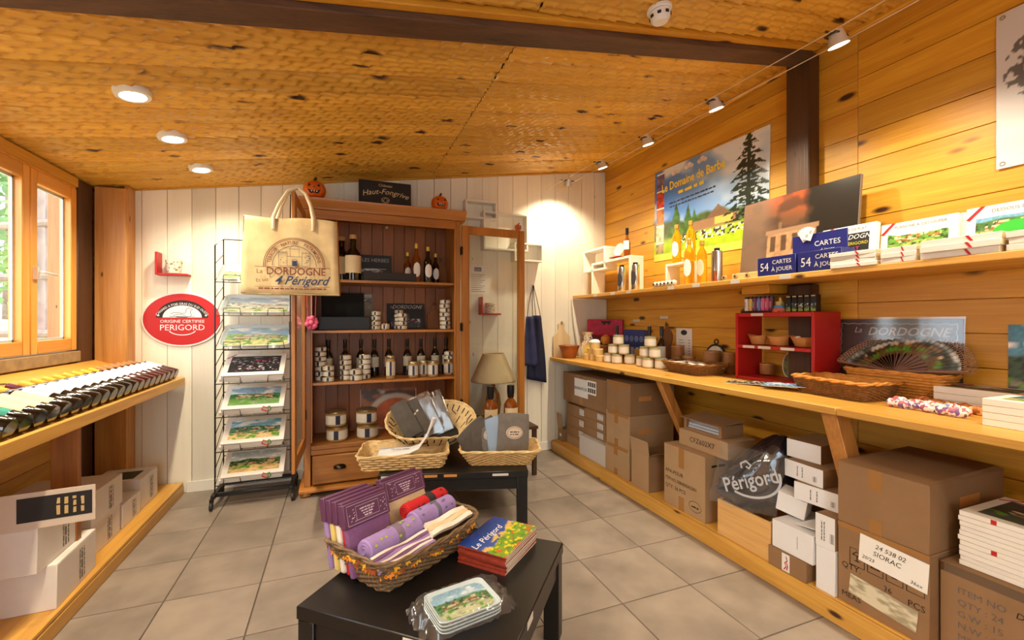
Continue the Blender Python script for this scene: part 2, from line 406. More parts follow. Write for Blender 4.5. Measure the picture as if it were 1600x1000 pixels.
# front wall behind the camera with a glazed shop door
wf = struct('wall_front', B(XL-.1, -1.0, YF-.1, YF, 0, 3.1).box(.3, XR+.1, YF-.1, YF, 0, 3.1).box(-1.0, .3, YF-.1, YF, 2.3, 3.1), white_p)
d1 = struct('door_1', B(-1.0, -.94, YF-.08, YF-.02, 0, 2.3).box(.24, .3, YF-.08, YF-.02, 0, 2.3).box(-.94, .24, YF-.08, YF-.02, 2.22, 2.3).box(-.94, .24, YF-.08, YF-.02, 0, .1), winwood)
obj('pane', B(-.94, .24, YF-.055, YF-.05, .1, 2.22), panes, d1)
# ceiling: carved boards on a sloping deck
cl = struct('ceiling', MB().hexa([(XL-.1, YF-.1, cz(XL-.1)+.03), (XR+.1, YF-.1, cz(XR+.1)+.03), (XR+.1, YB+.1, cz(XR+.1)+.03), (XL-.1, YB+.1, cz(XL-.1)+.03),
    (XL-.1, YF-.1, cz(XL-.1)+.12), (XR+.1, YF-.1, cz(XR+.1)+.12), (XR+.1, YB+.1, cz(XR+.1)+.12), (XL-.1, YB+.1, cz(XL-.1)+.12)]), beam_m)
def carved(x0, x1, wy, seed, lng=.078, wid=.034, dep=.0048):
    r = np.random.RandomState(seed)
    dx, dy = .0105, wid/7
    nx = int((x1-x0)/dx); ny = int(wy/dy)
    X = np.linspace(x0, x1, nx+1); Y = np.linspace(0, wy, ny+1)
    gx, gy = np.meshgrid(X, Y)
    skew = gy*0.35
    row = np.floor(gy/wid).astype(int); jit = r.rand(200)
    u = (gx+skew)/lng+jit[row % 200]*0.15+0.5*(row % 2); cell = np.floor(u).astype(int); fu = u-cell
    v = (gy/wid-row)*2-1
    amp = 0.85+0.3*r.rand(997)[(cell*31+row*17) % 997]
    bow = fu-0.25*(1-v*v)                                   # tongue-shaped ends
    fu2 = np.where(bow < 0, bow+1, bow)
    h = dep*amp*(0.5*v*v+0.5*(fu2**1.5))
    edge = np.minimum(gy, wy-gy); h = np.where(edge < .002, -.008, h)
    Z = cz(gx)+.004-h*1.0
    co = np.stack([gx-x0, gy, Z], -1).reshape(-1, 3).astype(np.float32); m = nx+1
    I = (np.arange(ny)[:, None]*m+np.arange(nx)[None]).reshape(-1)
    F = np.stack([I, I+m, I+1+m, I+1], -1).astype(np.int32)
    me = bpy.data.meshes.new('plank'); me.vertices.add(co.shape[0]); me.vertices.foreach_set('co', co.ravel())
    me.loops.add(F.size); me.loops.foreach_set('vertex_index', F.ravel()); me.polygons.add(F.shape[0])
    me.polygons.foreach_set('loop_start', np.arange(0, F.size, 4, dtype=np.int32)); me.update(calc_edges=True); me.validate()
    me.polygons.foreach_set('use_smooth', [True]*len(me.polygons)); me.materials.append(ceil_m)
    return me
BW = 0.196; y = YB-BW*17; k = 0
while y < YB-.01:
    for xa, xb in ((XL, .79), (.79, XR)):
        if y+BW > 0.9: me = carved(xa, xb-.005, BW-.0075, 100+k, *(((.10, .046, .020), (.115, .049, .023), (.085, .040, .017))[(k*7) % 3]))
        else: me = mesh(MB().hexa([(0, 0, cz(xa)), (xb-xa, 0, cz(xb)), (xb-xa, BW-.002, cz(xb)), (0, BW-.002, cz(xa)), (0, 0, cz(xa)+.02), (xb-xa, 0, cz(xb)+.02), (xb-xa, BW-.002, cz(xb)+.02), (0, BW-.002, cz(xa)+.02)]), 'plank', ceil_m)
        obj('plank', me, None, cl, (xa, y, 0)); k += 1
    y += BW
obj('plank', MB().hexa([(0, 0, cz(XL)), (XR-XL, 0, cz(XR)), (XR-XL, YB-BW*17-YF, cz(XR)), (0, YB-BW*17-YF, cz(XL)), (0, 0, cz(XL)+.02), (XR-XL, 0, cz(XR)+.02), (XR-XL, YB-BW*17-YF, cz(XR)+.02), (0, YB-BW*17-YF, cz(XL)+.02)]), ceil_m, cl, (XL, YF, 0))
def slopebar(y0, y1, drop, up, x0=XL, x1=XR):
    return MB().hexa([(x0, y0, cz(x0)-drop), (x1, y0, cz(x1)-drop), (x1, y1, cz(x1)-drop), (x0, y1, cz(x0)-drop), (x0, y0, cz(x0)+up), (x1, y0, cz(x1)+up), (x1, y1, cz(x1)+up), (x0, y1, cz(x0)+up)])
struct('trim_1', slopebar(1.77, 1.90, .048, .02, XL, 2.60), beam_m, .004)           # dark ceiling beam
struct('trim_2', slopebar(1.725, 1.768, .022, .01, XL, 2.60), pine_x, .004)
struct('trim_3', slopebar(4.05, 4.075, .018, .0), pine_x, .004)
struct('trim_4', B(2.645, 2.675, YF, 4.05, cz(2.66)-.03, cz(2.66)), pine_y, .006)
struct('trim_5', B(2.582, 2.677, 1.785, 1.93, 1.585, cz(2.58)-.005), post_m, .006)   # dark post on the right wall, above the shelf
struct('trim_6', B(2.60, 2.677, 1.785, 1.93, .955, 1.545), post_m, .006)
struct('trim_7', B(-1.67, -1.605, 3.735, 3.925, .10, cz(-1.65)-.01), post_m, .006)  # dark post beside the window
struct('trim_8', B(-1.60, -1.42, 3.93, 4.075, .095, cz(-1.6)-.012), pine_z, .004)     # pine corner post
struct('trim_9', B(-1.44, -1.418, 3.955, 4.075, .095, cz(-1.44)-.012), pine_z, .003)
struct('baseboard_back', B(-1.10, 2.0, 4.062, 4.076, 0, .085), white_p, .003)
# window: casements in a pine frame
def casement(n, y0, y1, hinge_far):
    z0, z1 = 1.135, 2.185; s = .062; x0, x1 = -1.665, -1.605
    wn = S(T('window_%d' % n, '', '')); del wn['label']; del wn['category']; wn['kind'] = 'structure'
    obj('stile', B(x0, x1, y0, y0+s, z0, z1), winwood, wn, bev=.004); obj('stile', B(x0, x1, y1-s, y1, z0, z1), winwood, wn, bev=.004)
    obj('rail', B(x0, x1, y0+s, y1-s, z0, z0+.075), winwood_y, wn, bev=.004); obj('rail', B(x0, x1, y0+s, y1-s, z1-.075, z1), winwood_y, wn, bev=.004)
    obj('pane', B(-1.640, -1.634, y0+s, y1-s, z0+.075, z1-.075), panes, wn)
    sp = MB(); a, b, c, d = y0+s, y1-s, z0+.075, z1-.075
    for q in ((a, a+.012, c, d), (b-.012, b, c, d), (a, b, c, c+.012), (a, b, d-.012, d)): sp.box(-1.652, -1.642, *q)
    obj('glazing_spacer', sp, plain('spacer', (196, 204, 210), .4), wn)
    return wn
wins = [casement(1, 3.262, 3.725, True), casement(2, 2.797, 3.258, False), casement(3, 2.20, 2.66, True), casement(4, 1.735, 2.196, False)]
hd = MB(); hd.box(-1.605, -1.585, 3.282, 3.302, 1.56, 1.63); hd.tube([(-1.58, 3.292, 1.60), (-1.565, 3.292, 1.60), (-1.56, 3.33, 1.598), (-1.56, 3.41, 1.595)], .008, 8)
obj('window_handle', hd, silver, wins[0])
struct('trim_10', B(-1.72, -1.612, 1.60, 1.732, 1.06, 2.2).box(-1.72, -1.612, 2.664, 2.793, 1.06, 2.2).box(-1.72, -1.612, 1.732, 3.73, 2.188, 2.2), winwood)
struct('trim_11', B(-1.72, -1.585, 1.60, 3.73, 1.06, 1.128), plain('sill', (156, 130, 92), .8, var=.25, vs_=14), .004)
struct('trim_12', MB().box(-1.66, -1.60, 1.60, 3.735, 2.2, 2.262), pine_y, .004)
# ---------------------------------------------------------------- outside the window
grass_m = plain('outdoor_ground', (196, 176, 128), .95, var=.25, vs_=3)
g = MB(); n = 14
for i in range(n+1):
    for j in range(n+1):
        X = -1.8-i*.9; Y = -2+j*1.8; g.v.append((X, Y, 0.1+min(1.25, max(0, -X-2.6)*.5+max(0, Y-6)*.14)+.06*math.sin(X*3+Y*2)))
g.f += [(i*(n+1)+j, i*(n+1)+j+1, (i+1)*(n+1)+j+1, (i+1)*(n+1)+j) for i in range(n) for j in range(n)]
tag(obj('garden_bank', g, grass_m), 'sandy garden bank rising outside the window', 'bank')
timber = wood('outdoor_timber', (120, 66, 36), (170, 104, 62), 'z', knots=.2, rough=.7)
tag(obj('timber_post', B(-2.89, -2.77, 6.14, 6.26, .1, 3.6), timber, bev=.008), 'square brown timber post just outside the right window pane', 'post')
logm = plain('log', (128, 108, 96), .8, var=.2, vs_=8)
lg = MB(); lg.tube([(-3.36, 7.0, .1), (-3.36, 7.0, 4.0)], .05, 10); tag(obj('round_pole', lg, logm), 'slim grey round pole left of the timber post outside', 'pole')
rt = T('log_rail', 'grey log railing seen through the left window pane', 'railing', (-3.8, 7.0, .6), -.55)
for z in (.55, 1.2, 1.8): obj('rail', MB().tube([(-1.6, 0, z), (1.0, 0, z+.03)], .045, 8), logm, rt)
for yy in (-1.4, .8): obj('rail_post', MB().tube([(yy, .06, -.1), (yy, .06, 2.3)], .05, 8), logm, rt)
lm = [plain('leaf_%d' % i, c, .6, var=.3, vs_=6, trans=0) for i, c in enumerate(((120, 150, 84), (158, 178, 120), (92, 124, 70)))]
def bush(x, y, z, r, h, k, label):
    t = T('tree', label, 'tree', (x, y, z)); q = random.Random(k)
    obj('trunk', MB().tube([(0, 0, -.5), (.05, 0, h*.4), (0, .05, h*.8)], [.07, .06, .03], 7), logm, t)
    m = MB()
    for i in range(1500):
        a = q.uniform(0, 2*PI); b = math.acos(q.uniform(-1, 1)); rr = r*q.uniform(.55, 1)**.5
        p = Vector((rr*math.sin(b)*math.cos(a), rr*math.sin(b)*math.sin(a), h*.55+rr*math.cos(b)*h/r*.5))
        u = Vector((q.uniform(-1, 1), q.uniform(-1, 1), q.uniform(-1, 1))).normalized()*q.uniform(.06, .13); v_ = u.orthogonal().normalized()*.05
        m.add([p-u, p+v_, p+u, p-v_], [(0, 1, 2, 3)])
    f = obj('foliage', m, lm[k % 3], t); f['kind'] = 'stuff'
bush(-4.3, 9.4, 1.2, 1.5, 4.4, 0, 'leafy tree outside behind the round pole')
bush(-6.6, 12.6, 1.3, 2.2, 5.6, 1, 'pale green tree farthest up the bank outside')
bush(-6.2, 9.0, 1.3, 1.6, 4.6, 2, 'dark green tree behind the log railing outside')
bush(-4.4, 13.2, 1.3, 2.0, 5.4, 4, 'tall pale tree at the top of the bank outside')

# ================================================================== LEFT SIDE
deck = T('low_platform', 'low pine platform under the bottle shelf by the window', 'platform', (XL, 0, 0))
obj('deck_board', B(.002, .30, -1.5, 4.05, .07, .09), shelf_y, deck, bev=.003); obj('deck_board', B(.302, .545, -1.5, 4.05, .07, .09), shelf_y, deck, bev=.003)
obj('front_board', B(.53, .548, -1.5, 4.05, .001, .068), shelf_y, deck, bev=.003)
bs = T('bottle_shelf', 'sloping pine bottle shelf below the window', 'shelf', (XL, 0, 0))
ang = math.atan2(1.052-.885, .48)
obj('board', MB().prism([(.062, 1.052), (.54, .885), (.54, .855), (.062, 1.022)], 1.4, 4.045, 'y'), shelf_y, bs, bev=.003)
obj('front_lip', MB().prism([(.5415, .842), (.5575, .837), (.5575, .892), (.5415, .897)], 1.4, 4.045, 'y'), shelf_y, bs, bev=.002)
for yy in (2.70, 1.52): obj('leg', B(.40, .50, yy, yy+.035, .0915, .90), wood('pine_leg', (120, 70, 26), (176, 112, 52), 'z', knots=.3), bs, bev=.003)
# wine bottles lying on the shelf, bases to the room
glass_b = plain('dark_glass', (16, 13, 11), .08, spec=.7, coat=.5)
glass_r = plain('red_glass', (62, 20, 18), .1, spec=.7, coat=.5)
caps = {'orange': plain('cap_orange', (206, 100, 26), .35), 'burgundy': plain('cap_burgundy', (98, 24, 30), .35), 'yellow': plain('cap_yellow', (222, 176, 52), .35), 'tan': plain('cap_tan', (176, 128, 78), .4)}
labs = {'teal': plain('lab_teal', (30, 132, 112), .5, var=.2, vs_=40), 'cream': plain('lab_cream', (222, 198, 158), .55, var=.04), 'white': plain('lab_white', (236, 232, 224), .55)}
BOT = [(.002, 0), (.036, 0), (.0395, .006), (.0395, .19), (.036, .205), (.022, .225), (.0155, .24), (.0145, .262)]
CAP = [(.0152, .238), (.0152, .296), (.0135, .300), (.001, .300)]
bot_me = {k: mesh(MB().lathe(BOT, 18), 'glass', m) for k, m in (('b', glass_b), ('r', glass_r))}
cap_me = {k: mesh(MB().lathe(CAP, 14), 'capsule', m) for k, m in caps.items()}
lab_me = {}
for k, m in labs.items():
    for (z0, z1) in ((.055, .185), (.10, .195)):
        lab_me[k, z0] = mesh(MB().lathe([(.0401, z0), (.0401, z1)], 14, a0=PI*.05, a1=PI*.95, cap=False), 'label', m)
BD = ['teal', 'teal']+['cream']*3+['white']*16
DESC = {'teal': 'teal label', 'cream': 'cream label', 'white': 'white label'}
for i in range(21):
    yy = 2.157+.0873*i
    cp = 'orange' if i < 4 else ('burgundy' if i in (4, 6) else ('yellow' if i < 15 else 'tan'))
    lb = BD[i] if i else 'teal'; gl = 'r' if i > 12 else 'b'
    lab = '%s wine bottle from the back wall on the sloping shelf, %s, %s capsule' % (NTH[20-i], DESC[lb], cp)
    # axis: from the lip towards the window, climbing with the board
    ax = Vector((-math.cos(ang), 0, math.sin(ang))); base = Vector((XL+.536, yy, .893))+ax*.006+Vector((math.sin(ang), 0, math.cos(ang)))*.0405
    q = Matrix((( math.sin(ang), 0, -math.cos(ang)), (0, 1, 0), (math.cos(ang), 0, math.sin(ang)))).to_4x4()   # local z -> axis, local x -> shelf normal
    t = T('wine_bottle', lab, 'bottle', base, group='wine bottles on the sloping shelf', rot=q.to_euler())
    obj('glass', bot_me[gl], None, t); obj('capsule', cap_me[cp], None, t)
    o = obj('label', lab_me[lb, .055 if i in (0, 1, 2, 3, 4) else .10], None, t, rot=(0, 0, -PI/2+rnd.uniform(-.25, .25)))
# boxes under the shelf
def carton(name, label, cat, corner, wd, dp, ht, rz, mat, group=None, lid=True, bev=.002):
    """closed carton; local origin at the front-left bottom corner; front faces local -Y"""
    t = T(name, label, cat, corner, rz, group)
    obj('body', B(0, wd, 0, dp, 0, ht-.003), mat, t, bev=bev)
    if lid:
        f = MB(); f.box(0.001, wd-.001, 0.001, dp/2-.001, ht-.003, ht); obj('flap', f, mat, t)
        f = MB(); f.box(0.001, wd-.001, dp/2+.001, dp-.001, ht-.003, ht); obj('flap', f, mat, t)
    return t
LWZ = .0905; LR = PI/2   # left side: fronts face +X
def leftprint(t, wd, ht, s=1):
    for i in range(3): marks(t, ht*.12, ht*.85, wd*.56+.02*i, .009 if i != 1 else .014, greyink, seed=int(wd*100)+i, vert=True)
whitebox = plain('white_carton', (222, 214, 206), .65, var=.02)
t = carton('wine_carton', 'lower white wine carton at the near end of the platform', 'carton', (-1.13, 2.47, LWZ), .36, .36, .19, LR+.04, whitebox); leftprint(t, .36, .19)
t = carton('wine_carton', 'upper white wine carton with a black label flap standing on the near stack', 'carton', (-1.16, 2.40, LWZ+.192), .36, .34, .19, LR+.03, whitebox); leftprint(t, .36, .19)
ft = obj('label_flap', B(-.10, .20, -.004, 0, 0, .15), plain('flapcard', (206, 188, 170), .7), t, (-.0, .02, .19), (0, 0, -PI/2+.1))
lines(ft, [(-.04, .19, .03, .10)], ink, y=-.0055, name='black_panel'); [marks(ft, .045, .115, .165-.025*i, .014, plain('gold_ink', (200, 170, 110), .5), y=-.007, seed=i+3, vert=True) for i in range(4)]
t = carton('wine_carton', 'lower white wine carton behind the shelf leg', 'carton', (-1.20, 2.92, LWZ), .32, .36, .17, LR, whitebox); leftprint(t, .32, .17)
t = carton('wine_carton', 'upper white wine carton behind the shelf leg', 'carton', (-1.19, 2.895, LWZ+.1715), .35, .38, .17, LR, whitebox); leftprint(t, .35, .17)
t = carton('wine_carton', 'low white carton between the leg stack and the far green-topped carton', 'carton', (-1.20, 3.275, LWZ), .25, .30, .14, LR, whitebox); leftprint(t, .25, .14)
t = carton('wine_carton', 'farthest white carton with a dark green mark on its top', 'carton', (-1.21, 3.56, LWZ), .28, .28, .20, LR, whitebox); leftprint(t, .28, .2)
obj('green_label', B(.03, .20, .05, .20, .2002, .2012), plain('dkgreen', (40, 52, 36), .5), t)

# ---- red oval sign
t = T('oval_sign', 'red and white oval sign reading ORIGINE CERTIFIEE PERIGORD on the white boards', 'sign', (-1.123, 4.077, 1.335))
def oval(rx, rz, y0, y1, n=48): return MB().prism([(rx*math.cos(2*PI*i/n), rz*math.sin(2*PI*i/n)) for i in range(n)], y0, y1, 'y')
obj('board', oval(.258, .208, -.012, 0), whitecard, t, bev=.001); obj('red_face', oval(.247, .197, -.0135, -.0122), redsign, t)
half = MB(); P = [(.165*math.cos(PI*i/24), .012+.135*math.sin(PI*i/24)) for i in range(25)]; half.prism(P, -.0147, -.0137, 'y'); obj('black_arch', half, ink, t)
half = MB(); P = [(.125*math.cos(PI*i/24), .014+.092*math.sin(PI*i/24)) for i in range(25)]; half.prism(P, -.0157, -.0149, 'y'); obj('white_arch', half, whitecard, t)
lettering(t, [('CANARD A FOIE GRAS DU SUD OUEST', 0, 0, .0245, {'arc': (0, -.075, .186, PI/2), 'sx': .86})], whitecard, y=-.0162)
lettering(t, [('ORIGINE CERTIFIEE', 0, -.026, .032, {'sx': 1.03}), ('PERIGORD', 0, -.083, .062, {'sx': .98})], whitecard, y=-.0142)
duck = [(-.075, .04), (-.06, .05), (-.03, .052), (0, .045), (.02, .05), (.022, .068), (.028, .082), (.042, .088), (.054, .08), (.07, .074), (.056, .07), (.05, .058), (.052, .045), (.06, .035), (.05, .022), (.02, .016), (-.04, .018)]
stroke(t, [duck, [(-.06, .03), (-.02, .04), (.02, .03)], [(-.085, .02), (-.05, .022), (.08, .02)]], .0035, ink, y=-.0160, name='duck_outline')
stroke(t, [ell(0, -.07, .09, .05, 20, PI*1.12, PI*1.88)], .006, whitecard, y=-.0142, name='swoosh')
for sx in (-1, 1): stroke(t, [[(sx*.152+.008*math.cos(a), .03+.008*math.sin(a)), (sx*.152-.008*math.cos(a), .03-.008*math.sin(a))] for a in (0, PI/3, 2*PI/3)], .004, whitecard, y=-.0160, name='star')
# ---- little red corner shelf with flowered pot
def red_corner(loc, label, plabel, col):
    t = T('corner_shelf', label, 'shelf', loc)
    obj('side_panel', B(0, .016, -.10, 0, 0, .17), redp, t, bev=.002); obj('base_panel', B(.0165, .20, -.10, 0, 0, .014), redp, t, bev=.002)
    p = T('flower_pot', plabel, 'pot', (loc[0]+.105, loc[1]-.055, loc[2]+.0145))
    me = MB().lathe([(.035, 0), (.042, .002), (.055, .10), (.052, .10), (.040, .006), (.001, .006)], 18, cap=False)
    obj('body', me, plain('pot_'+col, (226, 216, 196), .5), p)
    q = random.Random(3); m = MB()
    for i in range(26):
        a = q.uniform(PI, 2*PI); z = q.uniform(.012, .09); r = .042+.13*z+.0012
        r = .042+(z-.002)/.098*.013+.0015; s = q.uniform(.004, .009); c = Vector((r*math.cos(a), r*math.sin(a), z)); u = Vector((-math.sin(a), math.cos(a), 0))
        m.add([c-u*s, c+Vector((0, 0, -s*.7)), c+u*s, c+Vector((0, 0, s*.7))], [(0, 1, 2, 3)])
    obj('flower_print', m, plain('flowerprint', (132, 120, 70), .6), p)
red_corner((-1.27, 4.077, 1.665), 'small red corner shelf above the red oval sign', 'pale flowered pot on the red shelf above the oval sign', 'a')
red_corner((1.245, 4.077, 1.38), 'small red corner shelf behind the right glass door', 'dark patterned pot on the red shelf behind the glass door', 'b')

# ================================================================== WIRE RACK WITH BOARDS
rk = T('wire_rack', 'black wire display rack on castors between the oval sign and the cabinet', 'rack', (-.58, 3.80, 0))
RXL, RXR, RYF, RYB = -.245, .245, -.125, .125
fr = MB()
for sx in (RXL, RXR):
    fr.tube([(sx, RYF, .10), (sx, RYF, 1.86), (sx, RYB, 1.945), (sx, RYB, .10)], .0048, 6)
    for k in range(7): fr.tube([(sx, RYF, .27+k*.243), (sx, RYB, .37+k*.243)], .003, 5)
fr.tube([(RXL, RYB, 1.945), (RXR, RYB, 1.945)], .0048, 6)
fr.tube([(RXL, RYB, 1.75), (RXR, RYB, 1.75)], .003, 6)
obj('frame', fr, iron, rk)
bm = MB(); bm.box(RXL-.02, RXR+.02, RYF-.015, RYF+.015, .075, .10); bm.box(RXL-.02, RXR+.02, RYB-.015, RYB+.015, .075, .10)
for sx in (RXL, RXR): bm.box(sx-.014, sx+.014, RYF-.06, RYB+.04, .078, .104)
obj('base', bm, iron, rk, bev=.003)
for sx in (RXL-.01, RXR+.01):
    for sy in (RYF-.045, RYB+.02):
        c = MB(); c.box(sx-.012, sx+.012, sy-.01, sy+.012, .05, .077); obj('castor_fork', c, iron, rk)
        wv = MB().lathe([(.001, -.009), (.026, -.009), (.028, -.006), (.028, .006), (.026, .009), (.001, .009)], 16).xf(Matrix.Translation((sx, sy-.012, .0285)) @ Matrix.Rotation(PI/2, 4, 'Y'))
        cw = obj('castor_wheel', wv, plain('castor', (40, 40, 42), .5), rk)
RZ = [.15, .389, .635, .874, 1.12, 1.363, 1.60]
TI = math.radians(30)
for k, z in enumerate(RZ):
    s = MB(); zb = z+(RYB-RYF)*math.tan(TI)
    s.tube([(RXL, RYF, z), (RXR, RYF, z)], .004, 6); s.tube([(RXL, RYB, zb), (RXR, RYB, zb)], .004, 6)
    for j in range(7): xx = RXL+(RXR-RXL)*j/6; s.tube([(xx, RYF, z), (xx, RYB, zb)], .0022, 5)
    for cx in (-.14, .14): s.tube([(cx-.055, RYF-.004, z), (cx-.05, RYF-.012, z+.052), (cx+.05, RYF-.012, z+.052), (cx+.055, RYF-.004, z)], .003, 6)
    obj('wire_shelf', s, iron, rk)
    if k < 4: s2 = MB().tube([(RXL, RYB, z+.225), (RXR, RYB, z+.225)], .003, 5); obj('back_wire', s2, iron, rk)
boxw = plain('board_box', (232, 226, 216), .55, var=.02)
boxwood = wood('board_edge', (206, 172, 120), (232, 204, 160), 'x', knots=0, rough=.6)
redrib = plain('red_ribbon', (190, 30, 34), .5)
def placeboard(name, label, loc, rot, wd, dp, th, pic, title=None, group=None, ribbon=True, frame=.035, lift=.0005, cat='board'):
    """boxed board lying flat: local x width, y depth, top at th"""
    t = T(name, label, cat, loc, group=group, rot=rot)
    obj('box', B(-wd/2, wd/2, 0, dp, 0, th), boxw, t, bev=.0015)
    if pic:
        picture(t, wd-2*frame, dp-2*frame, pic, 60, 42, (0, frame, th+lift), (-PI/2, 0, 0), name='printed_scene')
        if title: lettering(t, [(title, 0, dp-frame*.75, frame*.55)], greyink, M=Matrix.Translation((0, 0, th)) @ Matrix.Rotation(-PI/2, 4, 'X'), y=-.0006)
    if ribbon:
        r = MB()
        for (a, b) in (((-wd/2+.004, dp-.055), (-wd/2+.055, dp-.004)),):
            dx, dy = .006, -.006
            r.hexa([(a[0], a[1], th), (a[0]+dx, a[1]+dy, th), (b[0]+dx, b[1]+dy, th), (b[0], b[1], th), (a[0], a[1], th+.0012), (a[0]+dx, a[1]+dy, th+.0012), (b[0]+dx, b[1]+dy, th+.0012), (b[0], b[1], th+.0012)])
        obj('ribbon', r, redrib, t)
    return t
picture_rot = None
# picture(): local XZ plane facing -Y; (-PI/2,0,0) about X would lay it face down, so flip for tops
def flat_pic(parent, wd, dp, fn, loc, nx=40, ny=28, mat=None, round_=0):
    return picture(parent, wd, dp, fn, nx, ny, loc, (-PI/2, 0, 0), mat, 'printed_scene', round_)
def blackpic(seed):
    def fn(U, V):
        img = np.ones(U.shape+(3,))*np.array((26, 26, 34.))
        n_ = vnoise(U, V, 22, seed); img = lay(img, (n_-.72)*8*(V > .08)*(V < .92), (214, 210, 200))
        img = lay(img, (vnoise(U, V, 13, seed+4)-.8)*8, (196, 60, 110)); return img
    return fn
gs = dict(sky=(150, 186, 214), hill=(52, 120, 60), low=(120, 150, 96)); g2 = dict(sky=(120, 184, 214), hill=(80, 128, 96), low=(214, 186, 128)); g3 = dict(sky=(196, 206, 204), hill=(70, 104, 52), low=(206, 170, 110))
stacks = [(0, landscape(31, **g3), 2, 'green valley village'), (1, landscape(47, **g2), 2, 'sunny village under a blue hill'), (2, landscape(12, **gs), 2, 'green riverside village'), (3, blackpic(5), 2, 'black lettered print')]
for k, fn, n_, ds in stacks:
    for j in range(n_):
        th = .028; off = .006+j*(th+.0008)
        loc = (-.60+.012*j, 3.80+RYF+.012-math.sin(TI)*off, RZ[k]+.006+math.cos(TI)*off)
        lab = '%s boxed board of the %s pair on the wire rack' % ('upper' if j else 'lower', ds)
        placeboard('boxed_board', lab, loc, (TI, 0, 0), .40, .27, th, fn if j == n_-1 else None, group='boxed boards on the wire rack', ribbon=(j == n_-1 and k == 3))
    if k < 3:
        r = T('ribbon_bow', 'green and red ribbon on the %s boards of the rack' % ds, 'ribbon', (-.60+.10, 3.80+RYF-.022, RZ[k]+.055))
        for c_, s_ in ((plain('green_ribbon', (70, 130, 50), .5), 1), (redrib, -1)):
            obj('ribbon_tail', MB().tube([(0, 0, 0), (.02*s_, -.006, .012), (.03*s_, -.004, -.012), (.012, -.004, -.03)], .004, 4), c_, r)
def tray_thing(name, label, loc, rot, wd, dp, fn, wrap=True, rim=.02, h=.022):
    t = T(name, label, 'tray', loc, rot=rot)
    def ring(f, z): 
        P = []
        for i in range(40):
            a = 2*PI*i/40; c, s_ = math.cos(a), math.sin(a); e = .22
            P.append((math.copysign(abs(c)**e, c)*wd/2*f, dp/2+math.copysign(abs(s_)**e, s_)*dp/2*f, z))
        return P
    m = MB(); R = [ring(1-2*rim/wd*1.0, 0), ring(1, h), ring(.985, h+.001), ring(1-2*rim/wd*1.05, .003)]
    for P in R: m.v += P
    for q in range(3): m.f += [(q*40+i, q*40+(i+1) % 40, (q+1)*40+(i+1) % 40, (q+1)*40+i) for i in range(40)]
    m.f.append(tuple(range(39, -1, -1))); m.f.append(tuple(120+i for i in range(40)))
    obj('tray_body', m, plain('tray_rim', (206, 218, 222), .3), t)
    flat_pic(t, wd-2*rim-.01, dp-2*rim-.01, fn, (0, rim+.005, .0045), 44, 30, print_g, round_=.03)
    if wrap:
        f = MB(); q = random.Random(len(label)); nx, ny = 22, 14
        for i in range(ny+1):
            for j in range(nx+1):
                x_ = (j/nx-.5)*(wd+.03); y_ = i/ny*(dp+.02)-.01; e = min(j, nx-j, i, ny-i)
                f.v.append((x_+q.uniform(-.004, .004), y_+q.uniform(-.004, .004), (h+.006 if e > 0 else .002)+q.uniform(-.003, .004)*(1 if e > 0 else 2)))
        f.f += [(i*(nx+1)+j, i*(nx+1)+j+1, (i+1)*(nx+1)+j+1, (i+1)*(nx+1)+j) for i in range(ny) for j in range(nx)]
        obj('plastic_wrap', f, film, t)
    return t
blu = landscape(21, sky=(120, 168, 214), hill=(176, 190, 190), low=(196, 190, 150), roof=(190, 180, 160)); grn = landscape(22, sky=(110, 178, 220), hill=(110, 170, 80), low=(214, 210, 130)); pal = landscape(25, sky=(214, 226, 230), hill=(180, 200, 130), low=(170, 170, 100))
for k, fn, ds in ((3+1, grn, 'green hill'), (5, pal, 'pale')): pass
tray_thing('serving_tray', 'wrapped tray with a pale view on the topmost rack shelf', (-.60, 3.80+RYF+.012, RZ[6]+.006), (TI, 0, 0), .44, .27, pal)
tray_thing('serving_tray', 'wrapped blue tray on the rack shelf just below the tote bag', (-.575, 3.80+RYF+.012, RZ[5]+.006), (TI, 0, 0), .46, .28, blu)
tray_thing('serving_tray', 'wrapped tray with a green hill, third rack shelf from the top', (-.58, 3.80+RYF+.012, RZ[4]+.006), (TI, 0, 0), .46, .30, grn)

# ================================================================== CABINET
CX0, CX1, CY0, CY1 = -.25, .955, 3.65, 4.06
cb = T('display_cabinet', 'brown wooden display cabinet with open glass doors against the white boards', 'cabinet', (0, CY0, 0))
D = CY1-CY0
obj('side_panel', B(CX0, CX0+.045, 0, D, .07, 2.17), cab_z, cb, bev=.003); obj('side_panel', B(CX1-.04, CX1, 0, D, .07, 2.17), cab_z, cb, bev=.003)
for sx in (CX0+.045, CX1-.052): obj('stile_bead', B(sx, sx+.012, -.004, .02, .40, 2.10), cab_z, cb, bev=.002)
nb = 12; bw_ = (CX1-CX0-.085)/nb
for i in range(nb): obj('back_board', B(CX0+.045+i*bw_+.001, CX0+.045+(i+1)*bw_-.001, D-.018, D-.004, .07, 2.17), cabback, cb, bev=.002)
for z in (1.645, 1.25, .85): obj('shelf', B(CX0+.046, CX1-.041, .02, D-.019, z-.022, z), cab_x, cb, bev=.003)
obj('deck', B(CX0+.046, CX1-.041, -.012, D-.019, .345, .378), cab_x, cb, bev=.004)
obj('frieze', B(CX0+.046, CX1-.041, .0, .02, 2.10, 2.17), cab_x, cb, bev=.002)
obj('drawer_rail', B(CX0+.046, CX1-.041, -.004, .02, .305, .344), cab_x, cb, bev=.003)
dr = obj('drawer', B(CX0+.055, CX1-.05, -.018, .02, .085, .30), cab_x, cb, bev=.007)
pl = MB()
